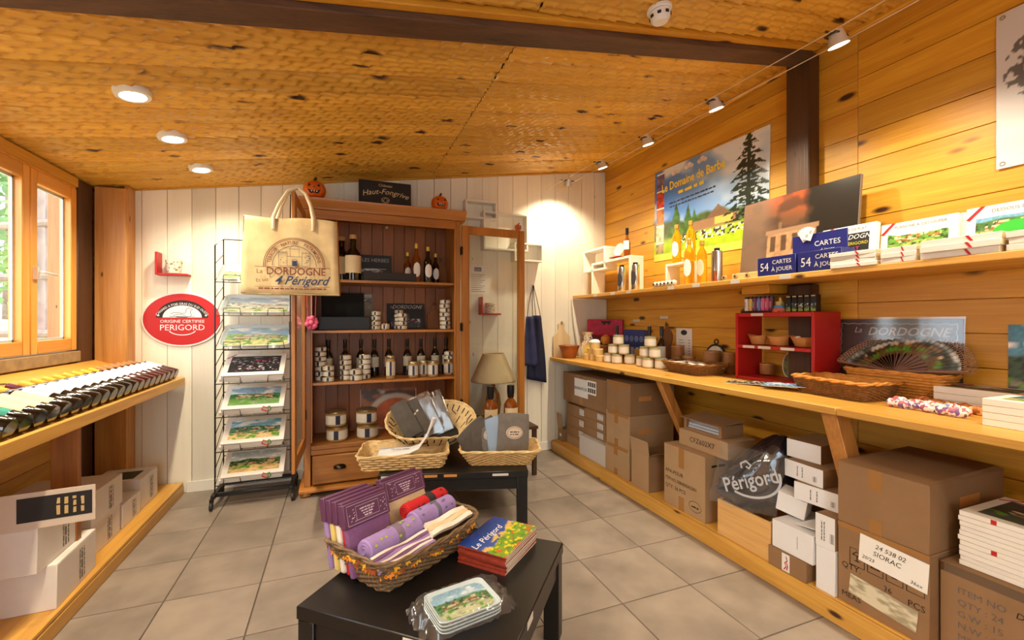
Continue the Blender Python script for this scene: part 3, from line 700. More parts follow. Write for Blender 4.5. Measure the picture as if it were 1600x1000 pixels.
for i in range(9):
    for j in range(7):
        a = PI*i/8; b = PI/2*j/6; pl.v.append((.045*math.cos(a), -.03*math.sin(b)*math.sin(a)-.001, .03*math.cos(b)*(math.sin(a)**.6)))
pl.f += [(i*7+j, i*7+j+1, (i+1)*7+j+1, (i+1)*7+j) for i in range(8) for j in range(6)]
for hx in (0.0, .62): obj('drawer_pull', pl, plain('antique_metal', (70, 62, 52), .3, 1), dr, (hx, -.0185, .195), solid=.002)
co = MB(); co.prism([(-.0, 2.171), (-.012, 2.171), (-.02, 2.20), (-.045, 2.225), (-.05, 2.25), (D, 2.25), (D, 2.171)][::-1], CX0-.035, CX1+.045, 'x'); obj('cornice', co, cab_x, cb, bev=.003)
obj('plinth', MB().prism([(-.04, .035), (D, .035), (D, .069), (-.02, .069), (-.04, .055)], CX0-.035, CX1+.035, 'x'), cab_x, cb, bev=.003)
for fx in (CX0+.01, CX1-.01):
    for fy in (.01, D-.05): obj('bun_foot', MB().lathe([(.025, 0), (.04, .008), (.042, .02), (.035, .034)], 14, fx, fy), cab_x, cb)
obj('lamp_knob', MB().sphere((.36, .10, 2.09), .012, 8, 6), silver, cb)
def cab_door(hx, hy, rz, left):
    d = T('glass_door', '', ''); del d['label']; del d['category']
    d.parent = cb; d.location = (hx, hy, 0); d.rotation_euler = (0, 0, rz)
    W_, z0, z1, s = .595, .37, 2.135, .058; y0, y1 = -.022, 0
    m = MB(); m.box(0, s, y0, y1, z0, z1); m.box(W_-s, W_, y0, y1, z0, z1); m.box(s, W_-s, y0, y1, z0, z0+.085); m.box(s, W_-s, y0, y1, z1-.07, z1)
    m.box(s, s+.01, y0+.004, y1+.003, z0+.085, z1-.07); m.box(W_-s-.01, W_-s, y0+.004, y1+.003, z0+.085, z1-.07)
    obj('door_frame', m, cab_z, d, bev=.003)
    obj('door_glass', B(s+.001, W_-s-.001, -.013, -.010, z0+.086, z1-.071), clearg, d)
    for z in (.62, 1.27, 1.92): obj('hinge', B(-.012, .016, y1, y1+.004, z-.03, z+.03).box(-.006, .006, y0-.004, y1+.006, z-.035, z+.035), plain('hinge_metal', (60, 48, 36), .4, .8), d)
    r = MB(); r.tube([(W_-.02, y1+.008 if not left else y0-.008, z0+.02), (W_-.02, y1+.008 if not left else y0-.008, z1-.02)], .004, 6); r.box(W_-.034, W_-.006, (y1 if not left else y0-.014), (y1+.014 if not left else y0), 1.24, 1.32)
    obj('espagnolette', r, plain('hinge_metal', (60, 48, 36), .4, .8), d)
    return d
cab_door(CX1+.012, .012, math.radians(3.5), False)
cab_door(CX0+.012, -.012, math.radians(-92), True)
# ---- goods on top of the cabinet
def pumpkin(loc, r, label, rz=0):
    t = T('pumpkin', label, 'pumpkin', loc, rz); m = MB(); n_, k_ = 32, 10; om = plain('pumpkin_orange', (214, 96, 24), .35, coat=.3)
    for j in range(k_+1):
        b = PI*j/k_
        for i in range(n_):
            a = 2*PI*i/n_; rr = r*(1-.07*abs(math.sin(4*a)))*max(math.sin(b), .02)**.8; m.v.append((rr*math.cos(a), rr*math.sin(a), r*.84*(1-math.cos(b))))
    m.f += [(j*n_+i, j*n_+(i+1) % n_, (j+1)*n_+(i+1) % n_, (j+1)*n_+i) for j in range(k_) for i in range(n_)]
    obj('body', m, om, t); obj('stem', MB().tube([(0, 0, r*1.6), (.004, 0, r*1.8), (.012, -.004, r*2.05)], [r*.18, r*.14, r*.12], 7), plain('stem', (60, 48, 26), .7), t)
    y_ = -r*1.0
    def face(P): return MB().prism([(a*r, b*r) for a, b in P], y_*1.04, y_*.55, 'y')
    eyes = MB()
    for sx in (-1, 1): eyes.prism([(sx*.40*r-.13*r, 1.02*r), (sx*.40*r+.13*r, 1.02*r), (sx*.40*r, 1.25*r)], y_*.97, y_*.55, 'y')
    eyes.prism([(-.07*r, .86*r), (.07*r, .86*r), (0, .98*r)], y_*1.02, y_*.6, 'y')
    obj('eyes', eyes, ink, t)
    P = [(-.55, .72), (-.3, .58), (-.12, .62), (0, .55), (.12, .62), (.3, .58), (.55, .72), (.38, .42), (.2, .36), (.1, .42), (-.1, .42), (-.2, .36), (-.38, .42)]
    obj('mouth', MB().prism([(a*r, b*r) for a, b in P], y_*1.0, y_*.6, 'y'), ink, t)
    te = MB()
    for a in (-.2, .02, .24): te.box((a-.05)*r, (a+.05)*r, y_*1.01, y_*.9, .47*r, .57*r)
    obj('teeth', te, whitecard, t); return t
pumpkin((-.18, 3.68, 2.2505), .082, 'larger orange jack-o-lantern beside the tote bag handles')
pumpkin((.785, 3.68, 2.2505), .072, 'smaller orange jack-o-lantern at the right end of the cabinet top')
t = T('chateau_sign', 'black wooden sign with gold lettering standing on the cabinet', 'sign', (.345, 3.70, 2.2505), rot=(-.06, 0, 0))
gold = plain('gold_print', (206, 182, 130), .5)
obj('panel', B(-.205, .205, 0, .02, 0, .205), ink, t, bev=.002)
lettering(t, [('Château', 0, .16, .032), ('Haut-Fongrive', 0, 0, .062, {'shear': .35, 'arc': (0, -.45, .55, PI/2)})], gold)
stroke(t, [ell(0, .05, .03, .022, 20), [(-.03, .06), (0, .03), (.03, .06)], [(-.02, .04), (0, .075), (.02, .04)]], .003, gold, name='emblem')

t = pumpkin((1.50, 3.686, 2.1355), .034, 'tiny pale pumpkin on top of the right glass door')
# ---- goods inside
def bottle(name, label, loc, prof, gm, capprof, cm, lab=None, lm_=None, group=None, n_=16, liquid=None, larc=(PI*1.1, PI*1.9), oval_lab=None, cat='bottle'):
    t = T(name, label, cat, loc, group=group)
    obj('glass', MB().lathe(prof, n_), gm, t); obj('cap', MB().lathe(capprof, n_), cm, t)
    if lab: obj('label', MB().lathe([(lab[2], lab[0]), (lab[2], lab[1])], 12, a0=larc[0], a1=larc[1], cap=False), lm_, t)
    if oval_lab:
        z0, z1, r, hw = oval_lab; m = MB(); k = 10
        for i in range(k+1):
            v = i/k*2-1; z = (z0+z1)/2+(z1-z0)/2*v; w_ = hw*math.sqrt(max(0, 1-v*v))
            for j in range(7): a = -PI/2+(j/6*2-1)*w_; m.v.append((r*math.cos(a), r*math.sin(a), z))
        m.f += [(i*7+j, i*7+j+1, (i+1)*7+j+1, (i+1)*7+j) for i in range(k) for j in range(6)]
        obj('label', m, lm_, t)
    return t
labw = labs['white']; labc = labs['cream']
oilm = plain('oil', (244, 190, 40), .05, spec=.6, trans=.75, ior=1.2); brandy = plain('brandy', (150, 78, 18), .06, spec=.6, trans=.4, ior=1.35)
corkm = plain('cork', (198, 160, 106), .7); blackcap = plain('black_cap', (24, 22, 24), .3)
def squat(h, r): return [(.002, 0), (r, .002), (r*1.02, .01), (r, h*.55), (r*.8, h*.63), (r*.36, h*.72), (r*.34, h*.88), (r*.40, h*.89), (r*.40, h*.91)]
for i, (dx, dy, nm) in enumerate(((0, -.02, 'front'), (-.085, .10, 'back'))):
    bottle('spirit_bottle', '%s dark squat bottle with cork and cream label, top cabinet shelf' % nm, (.10+dx, 3.80+dy, 1.646), squat(.37, .062), glass_b, [(.02, .335), (.028, .337), (.028, .37), (.001, .372)], corkm, (.06, .20, .0645), labc)
oil = lambda h, r: [(.002, 0), (r, .002), (r, h*.55), (r*.9, h*.62), (r*.4, h*.72), (r*.36, h*.9)]
for i, (x_, y_, h) in enumerate(((.606, 3.78, .33), (.548, 3.89, .27), (.704, 3.78, .31), (.79, 3.88, .27))):
    bottle('oil_bottle', '%s oil bottle from the left with a white oval label, top cabinet shelf' % NTH[i], (x_, y_, 1.646), oil(h, .036 if i % 2 == 0 else .032), glass_b if i > 1 else brandy, [(.015, h*.88), (.017, h*.9), (.017, h), (.001, h)], plain('gold_cap', (200, 160, 70), .35, .5), None, labw, 'oil bottles on the top cabinet shelf', oval_lab=(h*.14, h*.52, .038 if i % 2 == 0 else .034, .85))
t = T('herb_sign', 'small dark sign reading LES HERBES at the back of the top shelf', 'sign', (.29, 3.985, 1.647), rot=(-.12, 0, 0))
obj('panel', B(-.135, .135, 0, .012, 0, .25), plain('slate', (52, 56, 58), .6), t); lettering(t, [('LES HERBES', 0, .19, .045)], plain('sign_print', (190, 186, 176), .6)); picture(t, .25, .10, landscape(61, sky=(70, 70, 66), hill=(60, 60, 50), low=(140, 120, 80)), 24, 12, (0, -.001, .03))
t = T('sample_tray', 'long dark wooden tray with compartments on the top cabinet shelf', 'tray', (.385, 3.78, 1.646))
m = B(-.21, .21, -.06, .06, 0, .01); m.box(-.21, .21, -.06, -.05, .01, .07); m.box(-.21, .21, .05, .06, .01, .07)
for a in (-.21, -.075, .065, .20): m.box(a, a+.01, -.05, .05, .01, .07)
obj('tray_box', m, plain('dark_tray', (38, 30, 26), .6), t, bev=.002)
for i, a in enumerate((-.14, 0, .135)): tag(obj('cheese_mould', MB().lathe([(.04, 0), (.045, .01), (.045, .05), (.038, .06), (.001, .062)], 14, cap=False), (plain('herbs', (96, 86, 60), .8), plain('rind', (206, 178, 136), .7), plain('rind2', (226, 214, 190), .7))[i], loc=(.385+a, 3.78, 1.657)), '%s rounded sachet from the left in the dark tray' % NTH[i], 'sachet', 'sachets in the dark tray')
def cutting_board(name, label, loc, rot, wd, ht, mat, th=.014, cat='cutting board', shape=0):
    t = T(name, label, cat, loc, rot=rot)
    if shape == 0: P = [(-wd/2, 0), (wd/2, 0), (wd/2, ht*.55), (wd*.22, ht*.72), (wd*.16, ht*.8), (wd*.2, ht*.92), (0, ht), (-wd*.2, ht*.92), (-wd*.16, ht*.8), (-wd*.22, ht*.72), (-wd/2, ht*.55)]
    else: P = [(-wd*.42, 0), (wd*.42, 0), (wd*.5, ht*.18), (wd*.42, ht*.36), (wd*.3, ht*.46), (wd*.4, ht*.6), (wd*.4, ht*.72), (wd*.26, ht*.84), (wd*.12, ht*.88), (wd*.12, ht), (-wd*.12, ht), (-wd*.12, ht*.88), (-wd*.26, ht*.84), (-wd*.4, ht*.72), (-wd*.4, ht*.6), (-wd*.3, ht*.46), (-wd*.42, ht*.36), (-wd*.5, ht*.18)]
    obj('blade', MB().prism(P[::-1], 0, th, 'y'), mat, t, bev=.003)
    hz = ht*(.9 if shape == 0 else .94); obj('hang_loop', MB().tube([(0, -.002, hz), (.012, -.006, hz+.02), (0, -.004, hz+.035), (-.012, -.006, hz+.02)], .0025, 5, True), ink, t)
    return t
boardw = wood('board_pale', (196, 160, 108), (232, 206, 160), 'z', knots=.0, rough=.6); boardd = wood('board_dark', (110, 64, 26), (150, 92, 44), 'z', knots=.0, rough=.5)
cutting_board('cutting_board', 'brown handled cutting board at the right end of the top cabinet shelf', (.865, 3.975, 1.647), (-.2, 0, 0), .12, .25, boardd)
# second shelf
t = T('display_box', 'open black presentation box on the second cabinet shelf', 'box', (.035, 3.74, 1.251))
obj('base_box', B(-.19, .19, 0, .16, 0, .105), plain('box_black', (26, 26, 28), .5), t, bev=.003); obj('lid', B(-.175, .155, 0, .012, 0, .20), plain('box_inner', (12, 12, 12), .8), t, (0, .165, .105), (-.12, 0, 0), bev=.002)
t = T('backing_panel', 'pale printed panel behind the black presentation box', 'panel', (.08, 4.0, 1.252), rot=(-.06, 0, 0))
obj('panel', B(-.22, .19, 0, .008, 0, .31), plain('drab', (128, 112, 92), .6, var=.2), t); picture(t, .38, .10, landscape(71, sky=(150, 140, 120), hill=(80, 76, 66), low=(120, 104, 80)), 24, 10, (-.015, -.001, .20))
t = T('dordogne_sign', 'small black sign reading DORDOGNE on the second cabinet shelf', 'sign', (.55, 3.99, 1.252), rot=(-.1, 0, 0))
obj('panel', B(-.165, .165, 0, .01, 0, .225), ink, t); lettering(t, [('La', -.12, .185, .03), ('DORDOGNE', .01, .18, .045, {'shear': .3}), ('BEYNAC', -.04, .10, .035)], plain('chalk', (196, 192, 184), .7)); picture(t, .26, .08, blackpic(9), 24, 10, (0, -.001, .012))
cutting_board('cutting_board', 'second brown cutting board behind the tall tin stack, second cabinet shelf', (.80, 3.985, 1.252), (-.15, 0, 0), .12, .23, boardd)
tinlab = plain('tin_label', (214, 206, 190), .5, var=.04, vs_=60); tinmet = plain('tin_metal', (176, 158, 120), .3, .9); navy = plain('navy_print', (34, 40, 66), .5)
def tin_proto(r, h, band=True):
    t = T('tin', '', 'tin'); 
    obj('can', MB().lathe([(r*.9, 0), (r, .002), (r, h-.004), (r*.96, h-.001), (r*.9, h-.001), (r*.88, h-.003), (.001, h-.003)], 20), tinmet, t)
    obj('label', MB().lathe([(r+.0006, h*.14), (r+.0006, h*.86)], 20, cap=False), tinlab, t)
    if band: obj('navy_stripe', MB().lathe([(r+.0011, h*.14), (r+.0011, h*.86)], 3, a0=-PI*.62, a1=-PI*.5, cap=False), navy, t)
    return t
PROT = []
def tin_stack(x_, y_, z_, n_, r, h, where, group, offs=None):
    p = tin_proto(r, h); first = True
    for k in range(n_):
        lab = ('%s tin %s' % ('top' if (k == n_-1 and n_ > 1) else ORD[k], where)) if n_ > 1 else 'single tin '+where
        loc = (x_+rnd.uniform(-.002, .002), y_+rnd.uniform(-.002, .002), z_+k*(h+.0004)); rz = rnd.uniform(-.5, .5)
        if first: p.location = loc; p.rotation_euler = (0, 0, rz); p['label'] = lab; p['group'] = group; first = False
        else: dup(p, loc, rz, lab, group)
G2 = 'tins on the second cabinet shelf'; G3 = 'tins on the third cabinet shelf'
tin_stack(.275, 3.78, 1.251, 2, .036, .034, 'of the back-left pair in the front row by the black box', G2)
tin_stack(.285, 3.86, 1.251, 4, .036, .038, 'of the stack of four beside the black box', G2)
tin_stack(.35, 3.77, 1.251, 1, .032, .05, 'right of the stack of four by the black box', G2)
tin_stack(.49, 3.80, 1.251, 4, .040, .034, 'of the stack in front of the small DORDOGNE sign', G2)
tin_stack(.475, 3.90, 1.251, 5, .036, .033, 'of the stack behind, touching the small DORDOGNE sign', G2)
tin_stack(.855, 3.79, 1.251, 7, .046, .036, 'of the seven-high stack at the right end of the second cabinet shelf', G2)
tin_stack(-.14, 3.80, .851, 7, .042, .038, 'of the seven-high stack at the left end of the third cabinet shelf', G3)
tin_stack(-.085, 3.71, .851, 3, .042, .042, 'of the three-high stack before the left-end stack, third cabinet shelf', G3)
tin_stack(.045, 3.78, .851, 5, .044, .040, 'of the five-high stack before the second dark bottle', G3)
tin_stack(.12, 3.71, .851, 2, .046, .046, 'of the front pair between the two five-high stacks', G3)
tin_stack(.19, 3.79, .851, 5, .046, .040, 'of the five-high stack before the third dark bottle', G3)
slim = [(.002, 0), (.036, .002), (.037, .01), (.036, .17), (.026, .20), (.013, .225), (.012, .255)]
for i, x_ in enumerate((-.09, .04, .165, .275, .395, .55, .67, .795, .895)):
    bottle('slim_bottle', '%s dark slim bottle from the left at the back of the third cabinet shelf' % NTH[i], (x_, 3.93, .851), slim, glass_b, [(.0135, .245), (.0145, .247), (.0145, .315), (.001, .316)], blackcap, (.08, .165, .0375), plain('lab_dim', (206, 196, 170), .6), 'slim bottles on the third cabinet shelf')
def jar(label, loc, r, h, group=None, lidm=None, navy_=True, glassm=None, name='jar', rz=0):
    t = T(name, label, 'jar', loc, rz, group=group)
    obj('glass', MB().lathe([(r*.8, 0), (r*.97, .004), (r, .012), (r, h*.82), (r*.9, h*.87)], 18), glassm or plain('jar_contents', (170, 132, 84), .15), t)
    obj('lid', MB().lathe([(r*.95, h*.86), (r*.99, h*.87), (r*.99, h*.985), (r*.95, h), (r*.8, h*.995), (.001, h*.99)], 18), lidm or tinmet, t)
    obj('label', MB().lathe([(r+.0008, h*.16), (r+.0008, h*.74)], 14, a0=PI*1.02, a1=PI*1.98, cap=False), tinlab, t)
    if navy_: obj('navy_stripe', MB().lathe([(r+.0014, h*.16), (r+.0014, h*.74)], 3, a0=-PI*.60, a1=-PI*.46, cap=False), navy, t)
    return t
for i, (x_, y_, r, h) in enumerate(((.385, 3.70, .036, .19), (.57, 3.72, .04, .135), (.665, 3.78, .04, .135), (.735, 3.72, .042, .135), (.885, 3.79, .042, .135))):
    jar(('tall jar with a navy striped label', 'first short jar right of the tall jar', 'second short jar, set back, right of the tall jar', 'third short jar right of the tall jar', 'short jar under a tin at the right end')[i]+', third cabinet shelf', (x_, y_, .851), r, h, 'jars on the third cabinet shelf')
tin_stack(.885, 3.79, .987, 2, .038, .036, 'of the two on the short jar at the right end, third cabinet shelf', G3)
for i, (x_, sd) in enumerate(((-.02, 'left'), (.21, 'right'))):
    for k in range(2): jar('%s large jar of the %s pair on the cabinet deck' % ('upper' if k else 'lower', sd), (x_-.01*k, 3.76, .3785+k*.118), .082 if i else .078, .117, 'large jars on the cabinet deck', rz=.3*k)
def food(U, V):
    img = np.ones(U.shape+(3,))*np.array((96, 70, 54.)); img = lay(img, (fbm(U, V, 7, 3)-.5)*6, (168, 104, 66)); img = lay(img, (fbm(U, V, 5, 9)-.6)*8, (206, 196, 180))
    d = np.hypot((U-.62)/.52, (V-.28)/.5); img = lay(img, (1-d)*14, (206, 194, 178)); img = lay(img, (.78-d)*14, np.array((176, 84, 36.))*(.8+.4*fbm(U, V, 9, 8))[..., None]); return img
t = T('food_poster', 'printed food picture of a soup bowl at the back of the cabinet deck', 'poster', (.40, 4.012, .3785), rot=(-.09, 0, 0)); obj('card', B(-.235, .245, 0, .006, 0, .40), paper, t); picture(t, .47, .39, food, 44, 36, (.005, -.001, .005))
# pink ribbon on the left door
pk = plain('pink_ribbon', (222, 96, 130), .5, var=.25, vs_=40)
t = T('ribbon_rosette', 'pink and white ribbon rosette hanging inside the left cabinet door', 'ribbon', (-.195, 3.58, 1.45))
m = MB()
for i in range(9): a = 2*PI*i/9; m.sphere((.03*math.cos(a), .012*math.sin(3*a), -.14+.035*math.sin(a)), .02, 8, 5)
obj('rosette', m.sphere((0, -.01, -.14), .022, 8, 5), pk, t)
for dx, mm in ((-.03, pk), (.0, plain('pale_ribbon', (232, 206, 206), .5)), (.03, pk)): obj('ribbon_strip', MB().tube([(dx*.4, 0, .18), (dx, -.004, .05), (dx*.8, .004, -.12)], .012, 6, flat=.25), mm, t)

# ================================================================== TOTE BAG ON THE LEFT DOOR
jute = plain('jute', (218, 194, 144), .85, var=.12, vs_=14, bump=.3, bs=500); side_j = plain('jute_side', (186, 132, 62), .85, var=.1, vs_=30)
t = T('tote_bag', 'jute tote bag with a castle print hanging from the left cabinet door', 'bag', (-.265, 2.97, 1.485), rz=math.radians(-4))
bw0, bw1, bh, bd = .265, .250, .45, .05
m = MB(); nx, nz = 16, 12
for i in range(nz+1):
    for j in range(nx+1):
        u, v = j/nx*2-1, i/nz; w_ = bw0+(bw1-bw0)*v; m.v.append((u*w_, -bd+.012*math.cos(u*PI/2)*-math.sin(v*PI)*.8+.004*math.sin(9*u+4*v), v*bh+.006*math.sin(u*4)))
m.f += [(i*(nx+1)+j, i*(nx+1)+j+1, (i+1)*(nx+1)+j+1, (i+1)*(nx+1)+j) for i in range(nz) for j in range(nx)]
obj('front_panel', m, jute, t, solid=.003)
obj('back_panel', MB().hexa([(-bw0, .042, 0), (bw0, .042, 0), (bw0, .045, 0), (-bw0, .045, 0), (-bw1, .042, bh), (bw1, .042, bh), (bw1, .045, bh), (-bw1, .045, bh)]), jute, t)
for sx in (-1, 1): obj('side_gusset', MB().hexa([(sx*bw0-.002, -bd, 0), (sx*bw0+.002, -bd, 0), (sx*bw0+.002, .045, 0), (sx*bw0-.002, .045, 0), (sx*bw1-.002, -bd, bh), (sx*bw1+.002, -bd, bh), (sx*bw1+.002, .045, bh-.01), (sx*bw1-.002, .045, bh-.01)]), side_j, t)
obj('bottom_panel', B(-bw0, bw0, -bd, .045, -.003, .001), jute, t)
rope = plain('rope', (222, 204, 170), .8, bump=.4, bs=160)
for yy, ap in ((-bd-.008, .655), (.036, .66)):
    P = [(-.095, yy, bh-.07), (-.095, yy, bh), (-.075, yy*.6+.03, bh+.09), (-.035, yy*.3+.06, ap-.02), (.02, yy*.2+.075, ap+.012), (.065, yy*.3+.06, ap-.03), (.10, yy*.6+.03, bh+.09), (.12, yy, bh), (.12, yy, bh-.07)]
    obj('rope_handle', MB().tube(P, .0105, 8), rope, t)
Y0 = -bd-.018
bl_ = plain('bag_ink', (124, 58, 40), .7); bb = plain('bag_blue', (48, 56, 92), .7)
ccx, ccz, R1, R0 = .02, .165, .165, .118
stroke(t, [ell(ccx, ccz, R1, R1, 40, -.05, PI+.05), ell(ccx, ccz, R1-.008, R1-.008, 40, -.03, PI+.03)], .004, bl_, Y0, 'ring'); stroke(t, [ell(ccx, ccz, R0, R0, 36, 0, PI)], .003, bb, Y0, 'inner_ring')
lettering(t, [('TERROIR', 0, 0, .029, {'arc': (ccx, ccz, .128, PI*.85), 'sx': .80, 'bold': .01}), ('NATURE', 0, 0, .029, {'arc': (ccx, ccz, .128, PI*.565), 'sx': .80, 'bold': .01}), ('PATRIMOINE', 0, 0, .029, {'arc': (ccx, ccz, .128, PI*.215), 'sx': .80, 'bold': .01}), ('La', -.165, .118, .036), ('DORDOGNE', .03, .112, .062, {'sx': .9, 'bold': .008}), ('Et ses', -.15, .07, .028, {'rot': .15})], bl_, Y0)
lettering(t, [('4 Périgord', .055, .055, .074, {'shear': .45, 'sx': .92, 'bold': .012})], bb, Y0, name='script_lettering')
lines(t, [(-.19, .215, .155, .003), (-.19, .215, .04, .002)], bl_, Y0); marks(t, -.17, .20, .026, .010, bl_, Y0, seed=5)
def rect(x0, x1, z0, z1): return [(x0, z0), (x1, z0), (x1, z1), (x0, z1), (x0, z0)]
cas = [rect(ccx-.085, ccx-.04, ccz, ccz+.075), rect(ccx+.04, ccx+.085, ccz, ccz+.075), rect(ccx-.04, ccx+.04, ccz, ccz+.055), rect(ccx-.024, ccx+.024, ccz+.055, ccz+.10), [(ccx-.03, ccz+.10), (ccx, ccz+.13), (ccx+.03, ccz+.10), (ccx-.03, ccz+.10)]]
cas += [rect(ccx+a, ccx+a+.009, ccz+.075, ccz+.083) for a in (-.085, -.067, -.05, .04, .057, .075)]+[rect(ccx-.014, ccx+.014, ccz, ccz+.03), ell(ccx, ccz+.03, .014, .01, 10, 0, PI)]
q = random.Random(2); cas += [[(ccx+a, ccz+b), (ccx+a+.008, ccz+b)] for a, b in [(q.choice((-1, 1))*q.uniform(.045, .078), q.uniform(.006, .07)) for _ in range(26)]]
stroke(t, cas, .0022, bb, Y0, 'castle_print'); obj('castle_gate', MB().prism([(ccx-.012, ccz), (ccx+.012, ccz), (ccx+.012, ccz+.03), (ccx-.012, ccz+.03)], Y0, Y0+.0005, 'y'), bb, t)

# ================================================================== BACK WALL, RIGHT OF THE CABINET
t = T('cube_shelf', 'white interlocking box shelf on the boards above the right glass door', 'shelf', (0, 4.075, 0))
def frame(x0, x1, z0, z1, d=.10, th=.018):
    return B(x0, x1, -d, 0, z0, z0+th).box(x0, x1, -d, 0, z1-th, z1).box(x0, x0+th, -d, 0, z0+th, z1-th).box(x1-th, x1, -d, 0, z0+th, z1-th)
obj('box_frame', frame(1.09, 1.405, 2.285, 2.46), white_p, t, bev=.002); obj('box_frame', frame(1.265, 1.725, 2.0, 2.365, .102, .017), white_p, t, bev=.002); obj('box_frame', frame(1.58, 1.885, 1.905, 2.085, .104, .016), white_p, t, bev=.002)
t = T('notice', 'white paper price notice with a blue logo seen through the right glass door', 'notice', (1.24, 4.077, 1.575)); obj('sheet', B(-.095, .095, -.0015, 0, 0, .285), paper, t)
obj('logo', B(-.035, .035, -.0026, -.0018, .225, .262), plain('logo_blue', (40, 66, 120), .5), t); [marks(t, -.03, .03, .233+.013*i, .007, whitecard, y=-.003, seed=i) for i in range(2)]; lines(t, [(-.07, .07-.02*(i % 3), .19-i*.018, .004) for i in range(10)], greyink, y=-.0022)
# navy bags on a hook
t = T('hanging_bags', 'two navy fabric bags hanging by their straps from the white boards', 'bag', (1.80, 4.07, .745))
nav = plain('navy_cloth', (28, 30, 58), .8, var=.2, vs_=12); nx, nz = 14, 16
for k, (x0, x1, zt, zb, yy) in enumerate(((-.07, .15, .63, .0, -.045), (-.135, .035, .62, .14, -.085))):
    m = MB()
    for i in range(nz+1):
        for j in range(nx+1):
            u, v = j/nx, i/nz; w_ = .50+.50*(1-v)**.7+.04*math.sin(5*v+k)
            m.v.append((x0+(x1-x0)*(.5+(u-.5)*w_), yy-.018*math.sin(u*9+2*v+k)-.014*math.sin(u*5+k)*(1-v), zb+(zt-zb)*v-.05*u*(1-v)*(1 if k == 0 else .2)))
    m.f += [(i*(nx+1)+j, i*(nx+1)+j+1, (i+1)*(nx+1)+j+1, (i+1)*(nx+1)+j) for i in range(nz) for j in range(nx)]
    obj('bag_cloth', m, nav if k == 0 else plain('navy_cloth_light', (50, 54, 92), .8, var=.2, vs_=12), t, solid=.006)
for a, b in ((-.07, .0), (-.01, .01), (.03, .012), (.085, .02)): obj('strap', MB().tube([(a, -.055, .59), (a*.6+b*.4, -.03, .75), (.01+b*.3, -.02, .935)], .006, 6, flat=.4), nav, t)
obj('hook', MB().tube([(.01, 0, .95), (.01, -.03, .935), (.01, -.035, .955)], .004, 6), silver, t)
# table lamp on a low stand with two brandy bottles
t = T('low_stand', 'low dark wooden stand behind the baskets, carrying the table lamp', 'stand', (1.30, 3.72, 0)); dk = plain('stand_wood', (70, 44, 26), .5)
obj('top_panel', B(-.30, .28, -.30, .30, .40, .425), dk, t, bev=.003)
for sx in (-.28, .24):
    for sy in (-.28, .26): obj('leg', B(sx, sx+.035, sy, sy+.035, 0, .40), dk, t, bev=.002)
t = T('table_lamp', 'table lamp with a pleated cream shade behind the right glass door', 'lamp', (1.33, 3.88, .4255))
obj('lamp_base', MB().lathe([(.07, 0), (.075, .01), (.06, .03), (.075, .12), (.06, .22), (.02, .28), (.012, .36)], 18), plain('amber_glaze', (150, 96, 46), .25), t)
m = MB(); n_ = 60
for z, r in ((.335, .205), (.35, .203), (.585, .098), (.595, .097)):
    for i in range(n_): a = 2*PI*i/n_; rr = r+(.003 if i % 2 else -.001); m.v.append((rr*math.cos(a), rr*math.sin(a), z))
m.f += [(k*n_+i, k*n_+(i+1) % n_, (k+1)*n_+(i+1) % n_, (k+1)*n_+i) for k in range(3) for i in range(n_)]
obj('lamp_shade', m, plain('shade', (214, 190, 150), .8), t, solid=.002)
for i, x_ in enumerate((1.165, 1.345)):
    bottle('brandy_bottle', ('left', 'right')[i]+' amber brandy bottle with a black wax top behind the baskets', (x_-.0, 3.47, .4255), squat(.34, .058), brandy, [(.021, .25), (.026, .252), (.031, .30), (.031, .355), (.001, .36)], blackcap, (.07, .17, .06), labc)

# ================================================================== BLACK TABLES
TZ = .385
def low_table(label, corner, rz, wd, dp):
    t = T('low_table', label, 'table', corner, rz)
    obj('tabletop', B(0, wd, 0, dp, TZ-.045, TZ), black_m, t, bev=.004)
    for sx in (.004, wd-.069):
        for sy in (.004, dp-.069): obj('leg', B(sx, sx+.065, sy, sy+.065, 0, TZ-.0455), black_m, t, bev=.003)
    for q in ((.07, wd-.07, .012, .035), (.07, wd-.07, dp-.035, dp-.012), (.012, .035, .07, dp-.07), (wd-.035, wd-.012, .07, dp-.07)): obj('apron', B(*q, TZ-.115, TZ-.0455), black_m, t)
    return t
# front table: left corner, near corner, right corner measured on the floor grid
ft_ = low_table('black low table in the foreground with the flowered basket', (-.136, 1.615, 0), math.radians(-40.4), .745, .70)
bt_ = low_table('black low table behind, with the pale wicker baskets', (.215, 2.80, 0), math.radians(-16.4), .925, .78)
wsm = plain('shelf_ticket', (206, 200, 192), .5)
def ticket(parent, q): obj('price_ticket', B(*q), wsm, parent)
ticket(ft_, (.7452, .7465, .18, .24, TZ-.03, TZ-.006)); ticket(ft_, (.41, .47, -.0015, -.0002, TZ-.03, TZ-.006)); ticket(bt_, (.70, .80, -.0015, -.0002, TZ-.028, TZ-.014)); ticket(bt_, (.02, .11, -.0015, -.0002, TZ-.028, TZ-.010))
kraft = plain('kraft_ticket', (196, 132, 70), .6)
for a in (.28, .40): obj('kraft_ticket', B(a, a+.08, -.0015, -.0002, TZ-.026, TZ-.010), kraft, bt_)

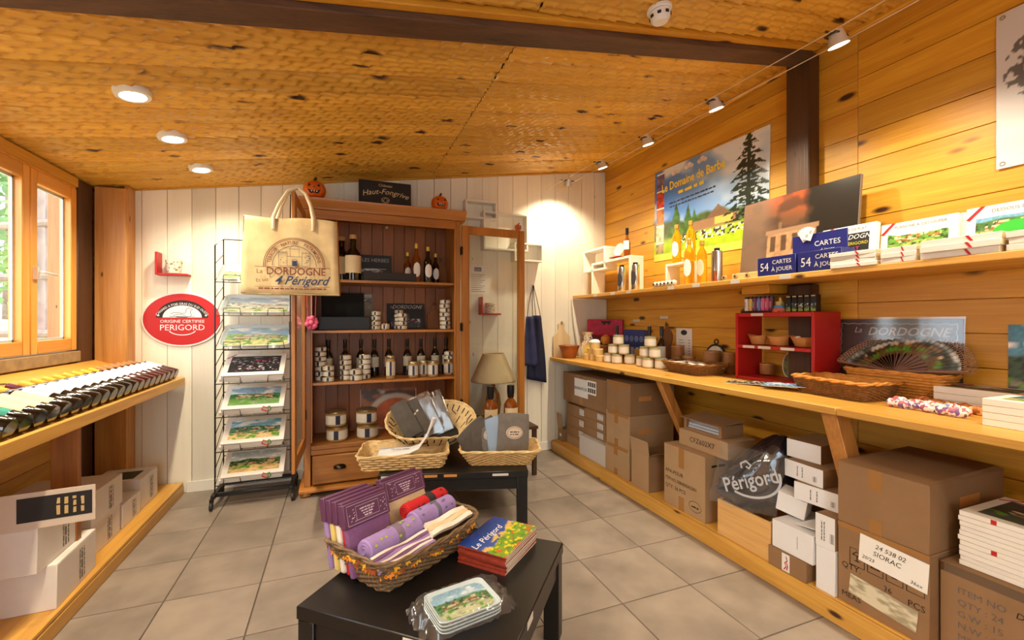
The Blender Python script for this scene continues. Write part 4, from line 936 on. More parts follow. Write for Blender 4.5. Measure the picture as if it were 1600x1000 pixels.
# ---------------------------------------------------------------- baskets
def rrect(a, b, r, n):
    """n points with outward normals round a rounded rectangle, equally spaced"""
    r = min(r, a*.999, b*.999); segs = []; arc = PI/2*r; L = [2*(b-r), arc, 2*(a-r), arc]*2; tot = sum(L); out = []
    cor = [((a-r), (b-r)), (-(a-r), (b-r)), (-(a-r), -(b-r)), ((a-r), -(b-r))]
    for i in range(n):
        s = tot*i/n; k = 0
        while s > L[k] and k < 7: s -= L[k]; k += 1
        f = s/L[k] if L[k] else 0
        if k % 2 == 0:
            A = k//2*PI/2; nx, ny = math.cos(A), math.sin(A); c0 = cor[(k//2-1) % 4]; c1 = cor[k//2]
            out.append((c0[0]+(c1[0]-c0[0])*f+nx*r, c0[1]+(c1[1]-c0[1])*f+ny*r, nx, ny))
        else:
            A = k//2*PI/2+f*PI/2; nx, ny = math.cos(A), math.sin(A); c = cor[k//2]; out.append((c[0]+nx*r, c[1]+ny*r, nx, ny))
    return out
def basket(name, label, loc, rz, a0, b0, a1, b1, h, rows, stakes, m_strand, m_stake, m_rim, cr=.03, rs=None, rim=.009, dip=0.0, rot=None, amp=.0035, flare=1.0, strip=False, inner=None):
    t = T(name, label, 'basket', loc, rz, rot=rot); n = stakes*2
    def ring(f, off, ph=None, am=0, z=None):
        g = f**flare; P = []
        for i, (x_, y_, nx, ny) in enumerate(rrect(a0+(a1-a0)*g, b0+(b1-b0)*g, cr+.02*f, n)):
            o_ = off+(am*(1 if (i+ph) % 2 else -1) if ph is not None and i % 1 == 0 else 0)
            zz = (h*f if z is None else z)+dip*f*(x_*x_/(a1*a1)-.5)
            P.append((x_+nx*o_, y_+ny*o_, zz))
        return P
    obj('base', MB().prism([(p[0], p[1]) for p in rrect(a0, b0, cr, 32)], 0.0005, .006, 'z'), m_stake, t)
    wv = MB(); rs = rs or h/rows*.5
    for k in range(rows): wv.tube(ring((k+.6)/rows*.97, 0, k % 2, amp), rs, 5, True, flat=1.0 if not strip else .9)
    o = obj('woven_strands', wv, m_strand, t)
    st = MB(); R = [ring(f, 0) for f in (0.02, .5, .98)]
    for i in range(0, n, 1): st.tube([R[k][i] for k in range(3)], .0022 if not strip else .004, 4)
    obj('stakes', st, m_stake, t)
    lin_ = MB(); A, Bq = ring(.02, -.006), ring(.97, -.006); lin_.v += A+Bq; lin_.f += [(i, (i+1) % n, n+(i+1) % n, n+i) for i in range(n)]
    obj('inner_wall', lin_, inner or m_strand, t)
    rm = MB(); P = ring(1.0, 0); N = len(P)
    for ph in (0, PI):
        Q = []
        for i, p in enumerate(P):
            x_, y_, nx, ny = rrect(a1, b1, cr+.02, n)[0] if False else (0, 0, 0, 0)
            l = math.hypot(p[0], p[1]) or 1; a = i*2*PI/N*max(6, stakes//3)+ph; Q.append((p[0]+p[0]/l*rim*.5*math.cos(a), p[1]+p[1]/l*rim*.5*math.cos(a), p[2]+rim*.5*math.sin(a)))
        rm.tube(Q, rim*.62, 6, True)
    obj('braided_rim', rm, m_rim, t)
    return t
wick_l = plain('wicker_light', (214, 184, 132), .7, var=.18, vs_=30); wick_l2 = plain('wicker_light2', (196, 160, 104), .7, var=.2, vs_=40)
wick_d = plain('wicker_dark', (126, 84, 40), .6, var=.3, vs_=50); wick_g = plain('wicker_grey', (112, 88, 62), .65, var=.3, vs_=40); wick_y = plain('wicker_yellow', (206, 142, 62), .6, var=.2, vs_=40)
stripe_b = plain('wicker_black', (34, 26, 20), .7)
basket('wicker_basket', 'pale rectangular wicker basket at the left of the rear black table', (.40, 2.97, TZ+.0005), math.radians(-12), .245, .145, .282, .185, .10, 6, 22, wick_l, wick_l2, wick_l, cr=.02, strip=True, rs=.0075, amp=.004)
basket('wicker_basket', 'honey wicker basket full of grey cloth bags at the right of the rear black table', (1.005, 2.80, TZ+.0005), math.radians(-19), .195, .115, .262, .165, .10, 11, 26, wick_l2, wick_l2, wick_l, cr=.035)
tb = basket('striped_basket', 'oval basket with black stripes behind the pale rectangular basket', (.63, 3.245, TZ+.10), 0, .20, .12, .318, .20, .15, 13, 34, wick_l, stripe_b, wick_l, cr=.19, rot=(.50, 0, math.radians(-12)), flare=.8)
sm = MB(); Rq = rrect(.20, .12, .19, 68); Rt = rrect(.318, .20, .21, 68)
for i in range(0, 68, 2):
    k2 = (i+2) % 68
    for sgn in (.009, -.011):
        P = []
        for f, j in ((.18, i), (.5, i), (.62, k2), (.9, k2)):
            g_ = f**.8; a, b = Rq[j], Rt[j]; P.append((a[0]+(b[0]-a[0])*g_+a[2]*sgn, a[1]+(b[1]-a[1])*g_+a[3]*sgn, .15*f))
        if (i//2) % 3 != 2: sm.tube(P[:2] if i % 4 else P[1:3], .0042, 4)
        sm.tube(P[2:], .0042, 4)
o = obj('black_strips', sm, stripe_b, tb); o['kind'] = 'stuff'
fb = basket('flowered_basket', 'dark wicker basket trimmed with orange fabric flowers on the front table', (.249, 1.804, TZ+.0005), math.radians(33.3), .215, .14, .262, .182, .115, 12, 30, wick_g, wick_g, wick_g, cr=.035, dip=.02)
# flowers trimmed round its rim
fm = [plain('flower_orange', (222, 130, 24), .7), plain('flower_yellow', (232, 176, 40), .7), plain('flower_rust', (150, 70, 30), .7), plain('leaf_dark', (84, 70, 40), .7)]
q = random.Random(11); pts = rrect(.256, .176, .05, 64)
for ci in range(4):
    m = MB()
    for i in range(64):
        if i % 4 != ci and q.random() > .25: continue
        x_, y_, nx, ny = pts[i]; z = .088+q.uniform(-.018, .016)+.02*(x_*x_/.0686-.5); sc = (z/.115); c = Vector((x_*(.82+.18*sc)+nx*.006, y_*(.82+.18*sc)+ny*.006, z)); tn = Vector((-ny, nx, 0)); up = Vector((0, 0, 1))
        for k in range(6):
            a = 2*PI*k/6+q.random(); d = (tn*math.cos(a)+up*math.sin(a)); p = c+d*.011+Vector((nx, ny, 0))*.004; e = (tn*-math.sin(a)+up*math.cos(a))*.006
            m.add([c, c+d*.008-e, c+d*.019+Vector((nx, ny, 0))*.004, c+d*.008+e], [(0, 1, 2, 3)])
    o = obj('fabric_flowers', m, fm[ci], fb); o['kind'] = 'stuff'
# ---- grey cloth bags in the right basket, aprons in film in the striped one
greyc = plain('grey_cloth', (112, 106, 100), .85, var=.1, vs_=25); greyd = plain('grey_cloth_dark', (84, 78, 72), .85, var=.12, vs_=25); patch = plain('patch_cream', (206, 188, 172), .8)
bluec = plain('blue_edge', (142, 164, 190), .8)
def folded(name, label, loc, rot, wd, ht, th, mat, cat='cloth', bulge=.012, group=None):
    """soft folded cloth standing on its lower edge, front to -Y"""
    t = T(name, label, cat, loc, rot=rot, group=group); m = MB(); nx, nz = 10, 8
    for s_ in (-1, 1):
        for i in range(nz+1):
            for j in range(nx+1):
                u, v = j/nx*2-1, i/nz; w_ = wd/2*(1-.06*v**3); bz = (1-abs(u)**6)*(1-abs(2*v-1)**6)
                m.v.append((u*w_, s_*(th*.18+th*.32*bz+bulge*.2*bz*math.sin(3*u+2*v)), v*ht-.008*u*u*(1 if v > .9 else 0)))
    k = (nx+1)*(nz+1)
    for s_, o_ in ((0, 0), (1, k)):
        for i in range(nz):
            for j in range(nx):
                f = (o_+i*(nx+1)+j, o_+i*(nx+1)+j+1, o_+(i+1)*(nx+1)+j+1, o_+(i+1)*(nx+1)+j); m.f.append(f if s_ == 0 else f[::-1])
    bd = [(0, j) for j in range(nx+1)]+[(i, nx) for i in range(1, nz+1)]+[(nz, j) for j in range(nx-1, -1, -1)]+[(i, 0) for i in range(nz-1, 0, -1)]
    ids = [i*(nx+1)+j for i, j in bd]
    for a, b in zip(ids, ids[1:]+ids[:1]): m.f.append((b, a, a+k, b+k))
    obj('cloth', m, mat, t); return t
tilt = -1.05
names = ['rearmost grey cloth bag leaning in the honey wicker basket', 'second grey cloth bag leaning in the honey basket', 'middle grey cloth bag with an oval patch in the honey basket', 'grey cloth bag with pale blue edge in the honey basket', 'front grey cloth bag with a large cream oval patch, honey basket']
for i in range(5):
    u = -.10+i*.047; c, s_ = math.cos(math.radians(-19)), math.sin(math.radians(-19)); px_, py_ = u, .0+.004*i
    loc = (1.005+px_*c-py_*s_, 2.80+px_*s_+py_*c, TZ+.014+.008*i+(.066, .054, .046, .012, .012)[i])
    t = folded('cloth_bag', names[i], loc, (-.12, [-.62, -.5, -.42, -.12, .10][i], math.radians([14, 8, 2, 6, 4][i])), .24, .20 if i < 3 else .25, .036, greyd if i < 2 else (bluec if i == 3 else greyc), 'bag', group='cloth bags in the honey basket')
    if i in (2, 4):
        obj('patch', MB().prism([(.062*math.cos(2*PI*k/24), .12+.042*math.sin(2*PI*k/24)) for k in range(24)], -.0215, -.0170, 'y'), patch, t)
        stroke(t, [ell(0, .12, .054, .035, 24)], .0025, greyd, -.022, 'patch_ring'); [marks(t, -.035, .035, .105+.016*k, .009, greyd, -.0225, seed=k+i) for k in range(2)]
for i in range(4):
    loc = (.50+.075*i, 3.20+.012*i, TZ+.115)
    t = folded('apron_pack', ['leftmost dark folded apron in the striped basket', 'second dark folded apron with pale print in the striped basket', 'folded apron in shiny clear film, left of the film pair', 'folded apron in shiny clear film, right of the film pair'][i], loc, (-.25, -.50+.04*i, -.12), .13 if i < 2 else .15, .27, .022, greyd if i < 2 else greyc, 'apron', group='aprons in the striped basket')
    if i == 1: marks(t, -.04, .045, .14, .016, patch, -.0135, seed=4, rot=.4)
    if i >= 2:
        f = MB(); qq = random.Random(i)
        for a in range(9):
            for b in range(9): f.v.append((-.085+.17*a/8, -.016-qq.uniform(0, .006)-.006*(a % 2), -.005+.31*b/8))
        f.f += [(a*9+b, a*9+b+1, (a+1)*9+b+1, (a+1)*9+b) for a in range(8) for b in range(8)]; obj('clear_film', f, film, t)
# white paper bag lying in the left basket
t = T('paper_bag', 'white paper bag with a blue mark lying in the pale rectangular basket', 'bag', (.43, 2.95, TZ+.03), math.radians(-12)); m = MB()
pr = [(-.20, .045), (-.10, .055), (0, .06), (.06, .08), (.11, .15), (.15, .265)]
for i, (x_, z_) in enumerate(pr):
    for y_ in (-.09, -.03, .03, .09): m.v.append((x_+(.02 if abs(y_) < .05 else 0)*(i == 5), y_*(1, 1, 1, .95, .75, .25)[i], z_+.006*math.sin(20*y_+i)))
m.f += [(i*4+j, (i+1)*4+j, (i+1)*4+j+1, i*4+j+1) for i in range(5) for j in range(3)]; obj('paper', m, whitecard, t, solid=.003)
marks(t, -.12, .0, -.01, .014, plain('print_blue', (60, 74, 120), .6), seed=8, M=Matrix.Translation((0, 0, .068)) @ Matrix.Rotation(-PI/2, 4, 'X'))
tag(folded('linen_pad', '', (.30, 2.97, TZ+.012), (-PI/2+.06, 0, math.radians(-12)), .26, .18, .02, plain('linen', (216, 196, 160), .85, var=.08)), 'folded cream linen under the white paper bag', 'linen')

# ---------------------------------------------------------------- tea towels in the flowered basket
FB = Matrix.Translation((.249, 1.804, TZ)) @ Matrix.Rotation(math.radians(33.3), 4, 'Z')
FR = math.radians(33.3)
def inb(du, dv, dz): return tuple(FB @ Vector((du, dv, dz)))
purple = plain('purple_towel', (128, 84, 128), .9, var=.08, vs_=60, bump=.6, bs=320); plum = plain('plum_card', (92, 52, 84), .5); cream_t = plain('cream_towel', (222, 196, 156), .9, bump=.5, bs=260, stretch=(1, 1, 6)); redt = plain('red_towel', (186, 28, 34), .9, bump=.4, bs=300)
lav = plain('lavender', (150, 124, 178), .9, var=.08, bump=.3, bs=280); wht = plain('white_towel', (226, 216, 204), .9, bump=.3, bs=280); grnp = plain('green_print', (158, 170, 60), .8); yel = plain('yellow_towel', (214, 190, 110), .9)
def pack(label, du, dv, lean, towel, back=False, wd=.19, ht=.255, rz=0.0):
    t = T('tea_towel_pack', label, 'tea towel', inb(du, dv, .02), rot=(-lean, 0, FR+rz), group='tea towel packs in the flowered basket')
    obj('towel', B(-wd/2, wd/2, -.012, .012, 0, ht-.01), towel, t, bev=.006, seg=2)
    obj('header_card', B(-wd/2-.004, wd/2+.004, -.016, .016, ht-.085, ht), plum, t, bev=.002)
    if not back:
        gl = plain('card_print', (206, 186, 196), .6)
        stroke(t, [rect(-wd/2+.008, wd/2-.008, ht-.077, ht-.008), rect(-.05, .05, ht-.066, ht-.018)], .0014, gl, -.0168, 'card_border')
        [marks(t, -.034+.006*k, .034-.006*k, ht-.033-.0095*k, .006, gl, -.0168, seed=k+2) for k in range(4)]
        qq = random.Random(int(abs(du)*1000)); stroke(t, [[(a-.003, b), (a+.003, b+.003)] for a, b in [(qq.choice((-1, 1))*qq.uniform(.055, .085), ht-qq.uniform(.012, .072)) for _ in range(18)]], .002, gl, -.0168, 'card_pattern')
    return t
for i, tw in enumerate((lav, yel, wht, redt)): pack('%s tea towel pack behind the front purple one' % ['rearmost', 'yellow', 'white', 'red'][i], -.16+.004*i, .125-.032*i, .22, tw, True)
t = pack('front purple waffle tea towel pack with a printed header card', -.155, .0, .26, purple)
stroke(t, [[(.0, .03), (.02, .06)], [(.01, .03), (.035, .055)], [(.02, .03), (.03, .065)]], .012, grnp, -.0128, 'olive_motif')
pack('red tea towel pack tucked behind the cream one', .095, .10, .30, redt, True)
pack('cream tea towel pack with a printed header card', .095, .06, .34, cream_t, wd=.21)
def roll(label, du, dv, dz, r, ln, mat, band, rz=0, mt=None):
    t = T('rolled_towel', label, 'towel', inb(du, dv, dz), FR+rz, group='rolled towels in the flowered basket')
    def spir(n_, r0): return [((r0*k/n_)*math.cos(k*.5), (r0*k/n_)*math.sin(k*.5)) for k in range(4, n_+1)]
    c = [(r*(1+.05*math.cos(3*a))*math.cos(a), r*(1+.05*math.sin(2*a))*math.sin(a)) for a in [2*PI*i/20 for i in range(20)]]
    obj('roll', MB().prism(c, -ln/2, ln/2, 'x'), mat, t, bev=.006, seg=2)
    for s_ in (-1, 1): sp = MB().tube([(s_*(ln/2+.0005), a, b) for a, b in spir(38, r*.86)], .0028, 4); obj('spiral_edge', sp, mat, t)
    obj('paper_band', MB().prism([(a*1.02, b*1.02) for a, b in c], .0, band, 'x'), mt or plain('band_grey', (120, 104, 126), .7), t)
    m = MB(); qq = random.Random(int(du*900+50))
    for i in range(12):
        a = qq.uniform(.5, 2.9); xx = qq.uniform(-ln*.45, ln*.45); rr = r*1.07; s_ = .008
        p = Vector((xx, rr*math.cos(a), rr*math.sin(a))); tt = Vector((0, -math.sin(a), math.cos(a)))
        m.add([p-Vector((s_, 0, 0)), p-tt*s_*.7, p+Vector((s_, 0, 0)), p+tt*s_*.7], [(0, 1, 2, 3)])
    obj('printed_motif', m, mt or grnp, t); return t
roll('lavender rolled towel with green motif at the front left', -.115, -.055, .132, .041, .25, lav, .03, .03)
roll('lavender rolled towel lying at the right behind the striped cloth', .105, -.04, .145, .039, .22, lav, .02, .02, plain('grey_motif', (104, 98, 116), .8))
roll('red rolled towel with a dark castle print', .135, .035, .155, .034, .23, redt, .04, .03, plain('dark_motif', (50, 40, 44), .8))
def fold_flat(label, du, dv, dz, wd, dp, th, cols, rz=0):
    t = T('folded_cloth', label, 'cloth', inb(du, dv, dz), rot=(.5, 0, FR+rz)); k = len(cols); 
    for i, c in enumerate(cols):
        a = dp*i/k
        P = []
        for j in range(9): P.append((-wd/2+wd*j/8, .006*math.sin(j*1.1+i)))
        m = MB()
        for j in range(9):
            x_, zz = P[j]; m.v += [(x_, a, zz), (x_, a+dp/k, zz+.001*i), (x_, a+dp/k, zz+th), (x_, a, zz+th)]
        for j in range(8): o_ = j*4; m.f += [(o_+b, o_+(b+1) % 4, o_+4+(b+1) % 4, o_+4+b) for b in range(4)]
        m.f += [(3, 2, 1, 0), (32, 33, 34, 35)]
        obj('cloth_band', m, c, t)
    return t
fold_flat('striped purple and cream folded cloth along the front rim', -.12, -.150, .085, .26, .065, .012, [lav, wht, purple, wht, lav, purple, wht])
fold_flat('white folded cloth with a red end along the right rim', .125, -.135, .10, .23, .06, .018, [wht, cream_t, wht])

# ---------------------------------------------------------------- books
def bookcover(U, V):
    img = np.ones(U.shape+(3,))*np.array((44, 74, 150.)); img += ((V-.6)*-60)[..., None]
    h = .36+.14*U+.05*vnoise(U, U*0, 7, 3); n_ = fbm(U, V, 12, 4)
    img = lay(img, (h+.12-V)*22*(vnoise(U, V, 14, 8) > .35), (206, 168, 92)); img = lay(img, (h-V)*20, np.stack([60+90*n_, 110+70*n_, 40+10*n_], -1))
    img = lay(img, (fbm(U, V, 16, 9)-.58)*14*(V < h), (232, 200, 40)); img = lay(img, (fbm(U, V, 9, 29)-.6)*10*(V < h*.7), (206, 90, 40)); return img
spine = plain('spine_red', (140, 54, 40), .45, var=.2, vs_=60); pages = plain('pages', (222, 212, 192), .8)
bk_r = math.radians(-48); NBK = 10; bt = .0066
for i in range(NBK):
    j = (rnd.uniform(-.004, .004), rnd.uniform(-.004, .004)); loc = (.43+j[0], 1.679+j[1], TZ+.0008+i*(bt+.0002))
    t = T('guide_book', '%s guide book from the bottom of the stack on the front table' % (NTH[i]) if i < NBK-1 else 'top guide book of the stack with a blue sky and flower cover', 'book', loc, bk_r+rnd.uniform(-.025, .025), 'guide books on the front table')
    obj('pages', B(.0005, .2098, .004, .2798, .0008, bt-.0008), pages, t); obj('cover', B(0, .21, 0, .28, 0, .0008).box(0, .21, 0, .28, bt-.0008, bt).box(0, .21, 0, .003, .0008, bt-.0008), spine if i < NBK-1 else spine, t)
    if i == NBK-1:
        pc = flat_pic(t, .28, .21, bookcover, (.21, .14, bt+.0003), 60, 44, print_g); pc.rotation_euler = (-PI/2, 0, PI/2)
        lettering(t, [('Le Périgord', -.035, .125, .045, {'shear': .3})], whitecard, M=Matrix.Translation((.21, .14, bt+.0009)) @ Matrix.Rotation(PI/2, 4, 'Z') @ Matrix.Rotation(-PI/2, 4, 'X'), y=0)
# ---------------------------------------------------------------- tray pack in crinkled film
for i in range(4):
    t = tray_thing('small_tray', ['bottom', 'second', 'third', 'top'][i]+' small tray with a village view in the film-wrapped pack', (.384, 1.306, TZ+.001+i*.0105), (0, 0, math.radians(10)), .215, .165, landscape(90, sky=(150, 190, 214), hill=(60, 120, 60), low=(190, 190, 150)), wrap=False, rim=.010, h=.010)
    t['group'] = 'small trays in the film pack'
t = T('film_wrap', 'crinkled clear film around the small tray pack on the front table', 'wrapping', (.384, 1.306, TZ+.001), math.radians(10))
m = MB(); q = random.Random(5); nx, ny = 30, 16
for i in range(ny+1):
    for j in range(nx+1):
        u, v = j/nx*2-1, i/ny; over = max(0, abs(u)-.72)/.28; x_ = u*.165; y_ = -.02+v*.205
        z_ = .050*(1-over)**.8*(1-max(0, abs(v*2-1)-.82)/.18*.75)+.018*over*abs(math.sin(9*v+3*u))+q.uniform(-.003, .004)*(1+2.5*over); m.v.append((x_+q.uniform(-.004, .004), y_*(1-.25*over)+.02*over+q.uniform(-.003, .003), max(.0015, z_)))
m.f += [(i*(nx+1)+j, i*(nx+1)+j+1, (i+1)*(nx+1)+j+1, (i+1)*(nx+1)+j) for i in range(ny) for j in range(nx)]; obj('film', m, film, t)

# ================================================================== RIGHT SIDE: COUNTER, SHELF, PLATFORM
CT = .95; US = 1.58; PZ = .10
t = T('low_platform', 'low pine platform carrying the cartons under the counter', 'platform', (2.015, 0, 0))
obj('front_board', B(0, .02, -1.9, 4.05, .001, PZ), shelf_y, t, bev=.003)
for a in (.0205, .235, .45): obj('deck_board', B(a, a+.208, -1.9, 4.05, PZ-.02, PZ), shelf_y, t, bev=.002)
t = T('counter', 'long pine counter shelf along the right wall', 'counter', (2.0, 0, 0))
obj('counter_board', B(0, .66, 1.2655, 4.06, CT-.034, CT), shelf_y, t, bev=.004); obj('counter_board', B(0, .66, -1.9, 1.2645, CT-.034, CT), shelf_y, t, bev=.004)
for yy in (2.44, 1.29, .1):
    obj('brace', MB().prism([(.04, CT-.036), (.13, CT-.036), (.44, PZ+.001), (.35, PZ+.001)], yy, yy+.07, 'y') if yy != 2.44 else MB().prism([(.04, CT-.036), (.11, CT-.036), (.425, .30), (.355, .30)], yy, yy+.05, 'y'), wood('pine_brace', (150, 92, 36), (206, 142, 70), 'z', knots=.2), t, bev=.003)
t = T('upper_shelf', 'upper pine shelf along the right wall', 'shelf', (2.25, 0, 0))
obj('shelf_board', B(0, .423, -1.9, 4.03, US-.03, US), shelf_y, t, bev=.003)
obj('end_bracket', MB().prism([(-.0, US-.031), (.42, US-.031), (.42, CT+.001), (.08, CT+.001), (.02, 1.30)], 4.035, 4.06, 'y'), white_z, t, bev=.002)
obj('support_block', B(.20, .42, 1.94, 2.14, US-.085, US-.031), pine_y, t, bev=.003)
def Yat(px, X):
    l = (px-800)/688; return X*(.93131-l*.36424)/(l*.93131+.36424)
for i, px in enumerate((930, 957, 982, 1048, 1087, 1148, 1226)): yy = Yat(px, 2.25); obj('price_ticket', B(-.0022, -.0004, yy-.035, yy+.03, US-.027, US-.005), wsm, t)
for i, (yy, z) in enumerate(((3.537, 1.324), (3.146, 1.353))): tag(obj('wall_ticket', B(2.6745, 2.6775, yy-.055, yy+.05, z-.012, z+.012), wsm), ('left', 'right')[i]+' small paper ticket on the boards above the counter jars', 'ticket')

# ---- left end of the counter
tag(obj('wooden_bowl', MB().lathe([(.06, 0), (.066, .004), (.10, .115), (.112, .125), (.106, .125), (.062, .015), (.001, .013)], 24, cap=False), wood('bowl_wood', (150, 74, 26), (186, 104, 44), 'x', knots=0, rough=.4), loc=(2.14, 3.90, CT+.0005)), 'reddish wooden bowl at the far end of the counter', 'bowl')
cutting_board('cutting_board', 'pale cutting board leaning on the white wall behind the wooden bowl', (2.135, 4.035, CT+.0005), (-.05, 0, 0), .20, .37, boardw)
t = T('gift_bag', 'wrapped goody bag with yellow label and white bow on the counter', 'bag', (2.285, 3.785, CT+.0005), rz=-.5); m = MB(); n_ = 16
for k, (r, z) in enumerate(((.045, 0), (.062, .012), (.066, .08), (.058, .15), (.03, .19), (.022, .20), (.05, .245), (.055, .26))):
    for i in range(n_): a = 2*PI*i/n_; rr = r*(1+.12*math.sin(5*a+k)); m.v.append((rr*math.cos(a), rr*.7*math.sin(a), z))
m.f += [(k*n_+i, k*n_+(i+1) % n_, (k+1)*n_+(i+1) % n_, (k+1)*n_+i) for k in range(7) for i in range(n_)]; m.f.append(tuple(range(n_-1, -1, -1)))
obj('bag', m, plain('bag_film', (206, 180, 140), .3, var=.3, vs_=40), t); obj('yellow_label', MB().prism([(.036*math.cos(a), .085+.05*math.sin(a)) for a in [2*PI*i/18 for i in range(18)]], -.056, -.05, 'y'), plain('lab_yel', (222, 188, 60), .5), t)
bw = MB()
for s_ in (-1, 1): bw.tube([(0, -.03, .20), (s_*.03, -.05, .225), (s_*.04, -.045, .20), (0, -.035, .195), (s_*.02, -.05, .15)], .008, 6, flat=.5)
obj('bow', bw, whitecard, t)
def simple_tin(label, loc, r, h, body, top, group, cat='tin'):
    t = T('round_tin', label, cat, loc, group=group)
    obj('can', MB().lathe([(r*.95, 0), (r, .003), (r, h*.86), (r*.97, h*.87)], 20), body, t)
    obj('lid', MB().lathe([(r*.99, h*.87), (r*1.02, h*.88), (r*1.02, h*.98), (r*.98, h), (.001, h)], 20), top, t); return t
tan = plain('tin_tan', (206, 170, 104), .45, var=.06); tan2 = plain('tin_tan_lid', (222, 194, 134), .4); brn = plain('tin_brown', (150, 100, 52), .45, var=.1); brn2 = plain('tin_brown_lid', (170, 126, 74), .35, .3); yl = plain('tin_yellow', (222, 184, 96), .45)
GY = 'tan tins in the pyramid near the gift bag'
tp = [(2.225, 3.67, 0, 'far bottom'), (2.235, 3.575, 0, 'middle bottom'), (2.23, 3.468, 0, 'near bottom'), (2.24, 3.63, 1, 'far middle-row'), (2.235, 3.52, 1, 'near middle-row'), (2.237, 3.575, 2, 'top')]
for x_, y_, k, nm in tp: toptin = simple_tin(nm+' tan tin of the pyramid beside the gift bag', (x_, y_, CT+.0005+k*.0565), .048, .056, tan, tan2, GY)
obj('cloth_cap', MB().lathe([(.05, 0), (.046, .012), (.03, .026), (.001, .03)], 16, cap=False), whitecard, toptin, (0, 0, .0565))
tag(obj('gourd', MB().lathe([(.002, 0), (.03, .006), (.048, .04), (.042, .075), (.02, .092), (.004, .10)], 16), plain('gourd', (206, 130, 40), .5), loc=(2.41, 3.66, CT+.14)), 'small round orange gourd on the tin column behind the tan pyramid', 'gourd')
simple_tin('tin column base under the orange gourd', (2.41, 3.66, CT+.0005), .05, .139, brn, brn2, None)
t = T('pink_pack', 'magenta patterned textile pack standing in the counter corner', 'pack', (2.39, 3.955, CT+.0005), math.radians(-44)); mg = plain('magenta', (176, 34, 70), .6, var=.25, vs_=18); dkr = plain('dark_red', (110, 20, 30), .6, var=.3, vs_=30)
obj('lower_cloth', B(0, .35, 0, .03, 0, .22), dkr, t, bev=.005); obj('upper_cloth', B(-.004, .354, -.004, .034, .221, .385), mg, t, bev=.005); obj('dark_motif', MB().prism([(.13, .37), (.24, .37), (.22, .33), (.19, .35), (.17, .325), (.15, .345)], -.006, -.0045, 'y'), ink, t)
t = T('blue_pack', 'blue pack with round white emblems behind the jars on the counter', 'pack', (2.62, 3.66, CT+.0005), RW); bl2 = plain('blue_cloth', (44, 66, 140), .6, var=.2, vs_=22)
obj('pack_body', B(0, .32, 0, .03, 0, .285), bl2, t, bev=.006)
for i in range(4): stroke(t, [ell(.05+.075*i, .20, .024, .024, 20), ell(.05+.075*i, .20, .010, .010, 14)], .005, plain('pale_blue', (176, 192, 220), .6), -.0012, 'emblem')
lines(t, [(.03+.08*i, .08+.08*i, .03, .09) for i in range(4)], plain('pale_blue', (176, 192, 220), .6))
for i, (x_, y_, nm, gm) in enumerate(((2.43, 3.50, 'dark bottle behind the first jar pyramid', glass_b), (2.45, 3.06, 'rosy bottle with a pale label between the jar pyramids', plain('rosy', (150, 70, 40), .1)), (2.52, 2.99, 'dark capped bottle before the shaped cutting board', glass_b))):
    bottle('slim_bottle', nm, (x_, y_, CT+.0005), slim, gm, [(.0135, .25), (.0155, .252), (.0155, .325), (.001, .326)], blackcap, (.05, .16, .0375), labw, larc=(PI*.75, PI*1.6))
lidw = plain('jar_lid_green', (150, 156, 124), .35, .3); pate = plain('pate', (206, 176, 128), .15); GJ = 'glass terrine jars in the counter pyramids'
def pyramid(P, nm):
    for x_, y_, k, w_ in P: jar('%s jar of the %s' % (w_, nm), (x_, y_, CT+.0005+k*.083), .046, .082, GJ, lidw, False, pate, 'terrine_jar', rz=-PI/2+.4)
pyramid([(2.25, 3.36, 0, 'far bottom'), (2.262, 3.255, 0, 'middle bottom'), (2.335, 3.175, 0, 'near bottom'), (2.262, 3.31, 1, 'far middle-row'), (2.30, 3.21, 1, 'near middle-row'), (2.28, 3.262, 2, 'top')], 'far jar pyramid on the counter')
pyramid([(2.305, 2.97, 0, 'far bottom'), (2.285, 2.865, 0, 'middle bottom'), (2.325, 2.765, 0, 'near bottom'), (2.30, 2.92, 1, 'far middle-row'), (2.31, 2.815, 1, 'near middle-row'), (2.305, 2.865, 2, 'top')], 'near jar pyramid on the counter')
for x_, y_, k, nm in ((2.475, 3.29, 0, 'far lower'), (2.49, 3.18, 0, 'near lower'), (2.483, 3.235, 1, 'upper')): simple_tin(nm+' yellow tin behind and between the jar pyramids', (x_, y_, CT+.0005+k*.0605), .044, .06, yl, tan2, 'yellow tins behind the jars')
for k in range(2): simple_tin(('lower', 'upper')[k]+' tall brown tin before the price sheet', (2.52, 2.80, CT+.0005+k*.0885), .05, .088, brn, brn2, 'brown tins on the counter')
simple_tin('low brown tin right of the tall brown pair, before the price sheet', (2.53, 2.69, CT+.0005), .05, .10, brn, brn2, 'brown tins on the counter')
cutting_board('cutting_board', 'guitar-shaped dark cutting board on the wall behind the jars', (2.655, 3.11, CT+.0005), (-.06, 0, RW), .19, .35, boardd, shape=1)
t = T('price_sheet', 'white price sheet with a dark oval logo on the wall behind the counter', 'notice', (2.676, 2.90, CT+.03), RW); obj('sheet', B(-.09, .09, -.0015, 0, 0, .28), paper, t)
obj('oval_logo', MB().prism([(.035*math.cos(2*PI*i/20), .245+.022*math.sin(2*PI*i/20)) for i in range(20)], -.0025, -.0017, 'y'), plain('dk', (50, 46, 44), .6), t); lines(t, [(-.06, -.01+.012*(i % 3), .18-i*.022, .004) for i in range(7)]+[(.05, .07, .18-i*.022, .005) for i in range(7)], greyink, y=-.0022)
b1 = basket('wicker_basket', 'brown wicker basket of small white packets on the counter', (2.375, 2.475, CT+.0005), RW-.07, .165, .10, .205, .145, .072, 11, 26, wick_d, wick_d, wick_d, cr=.03)
lbl = plain('packet', (232, 228, 220), .5); q = random.Random(4)
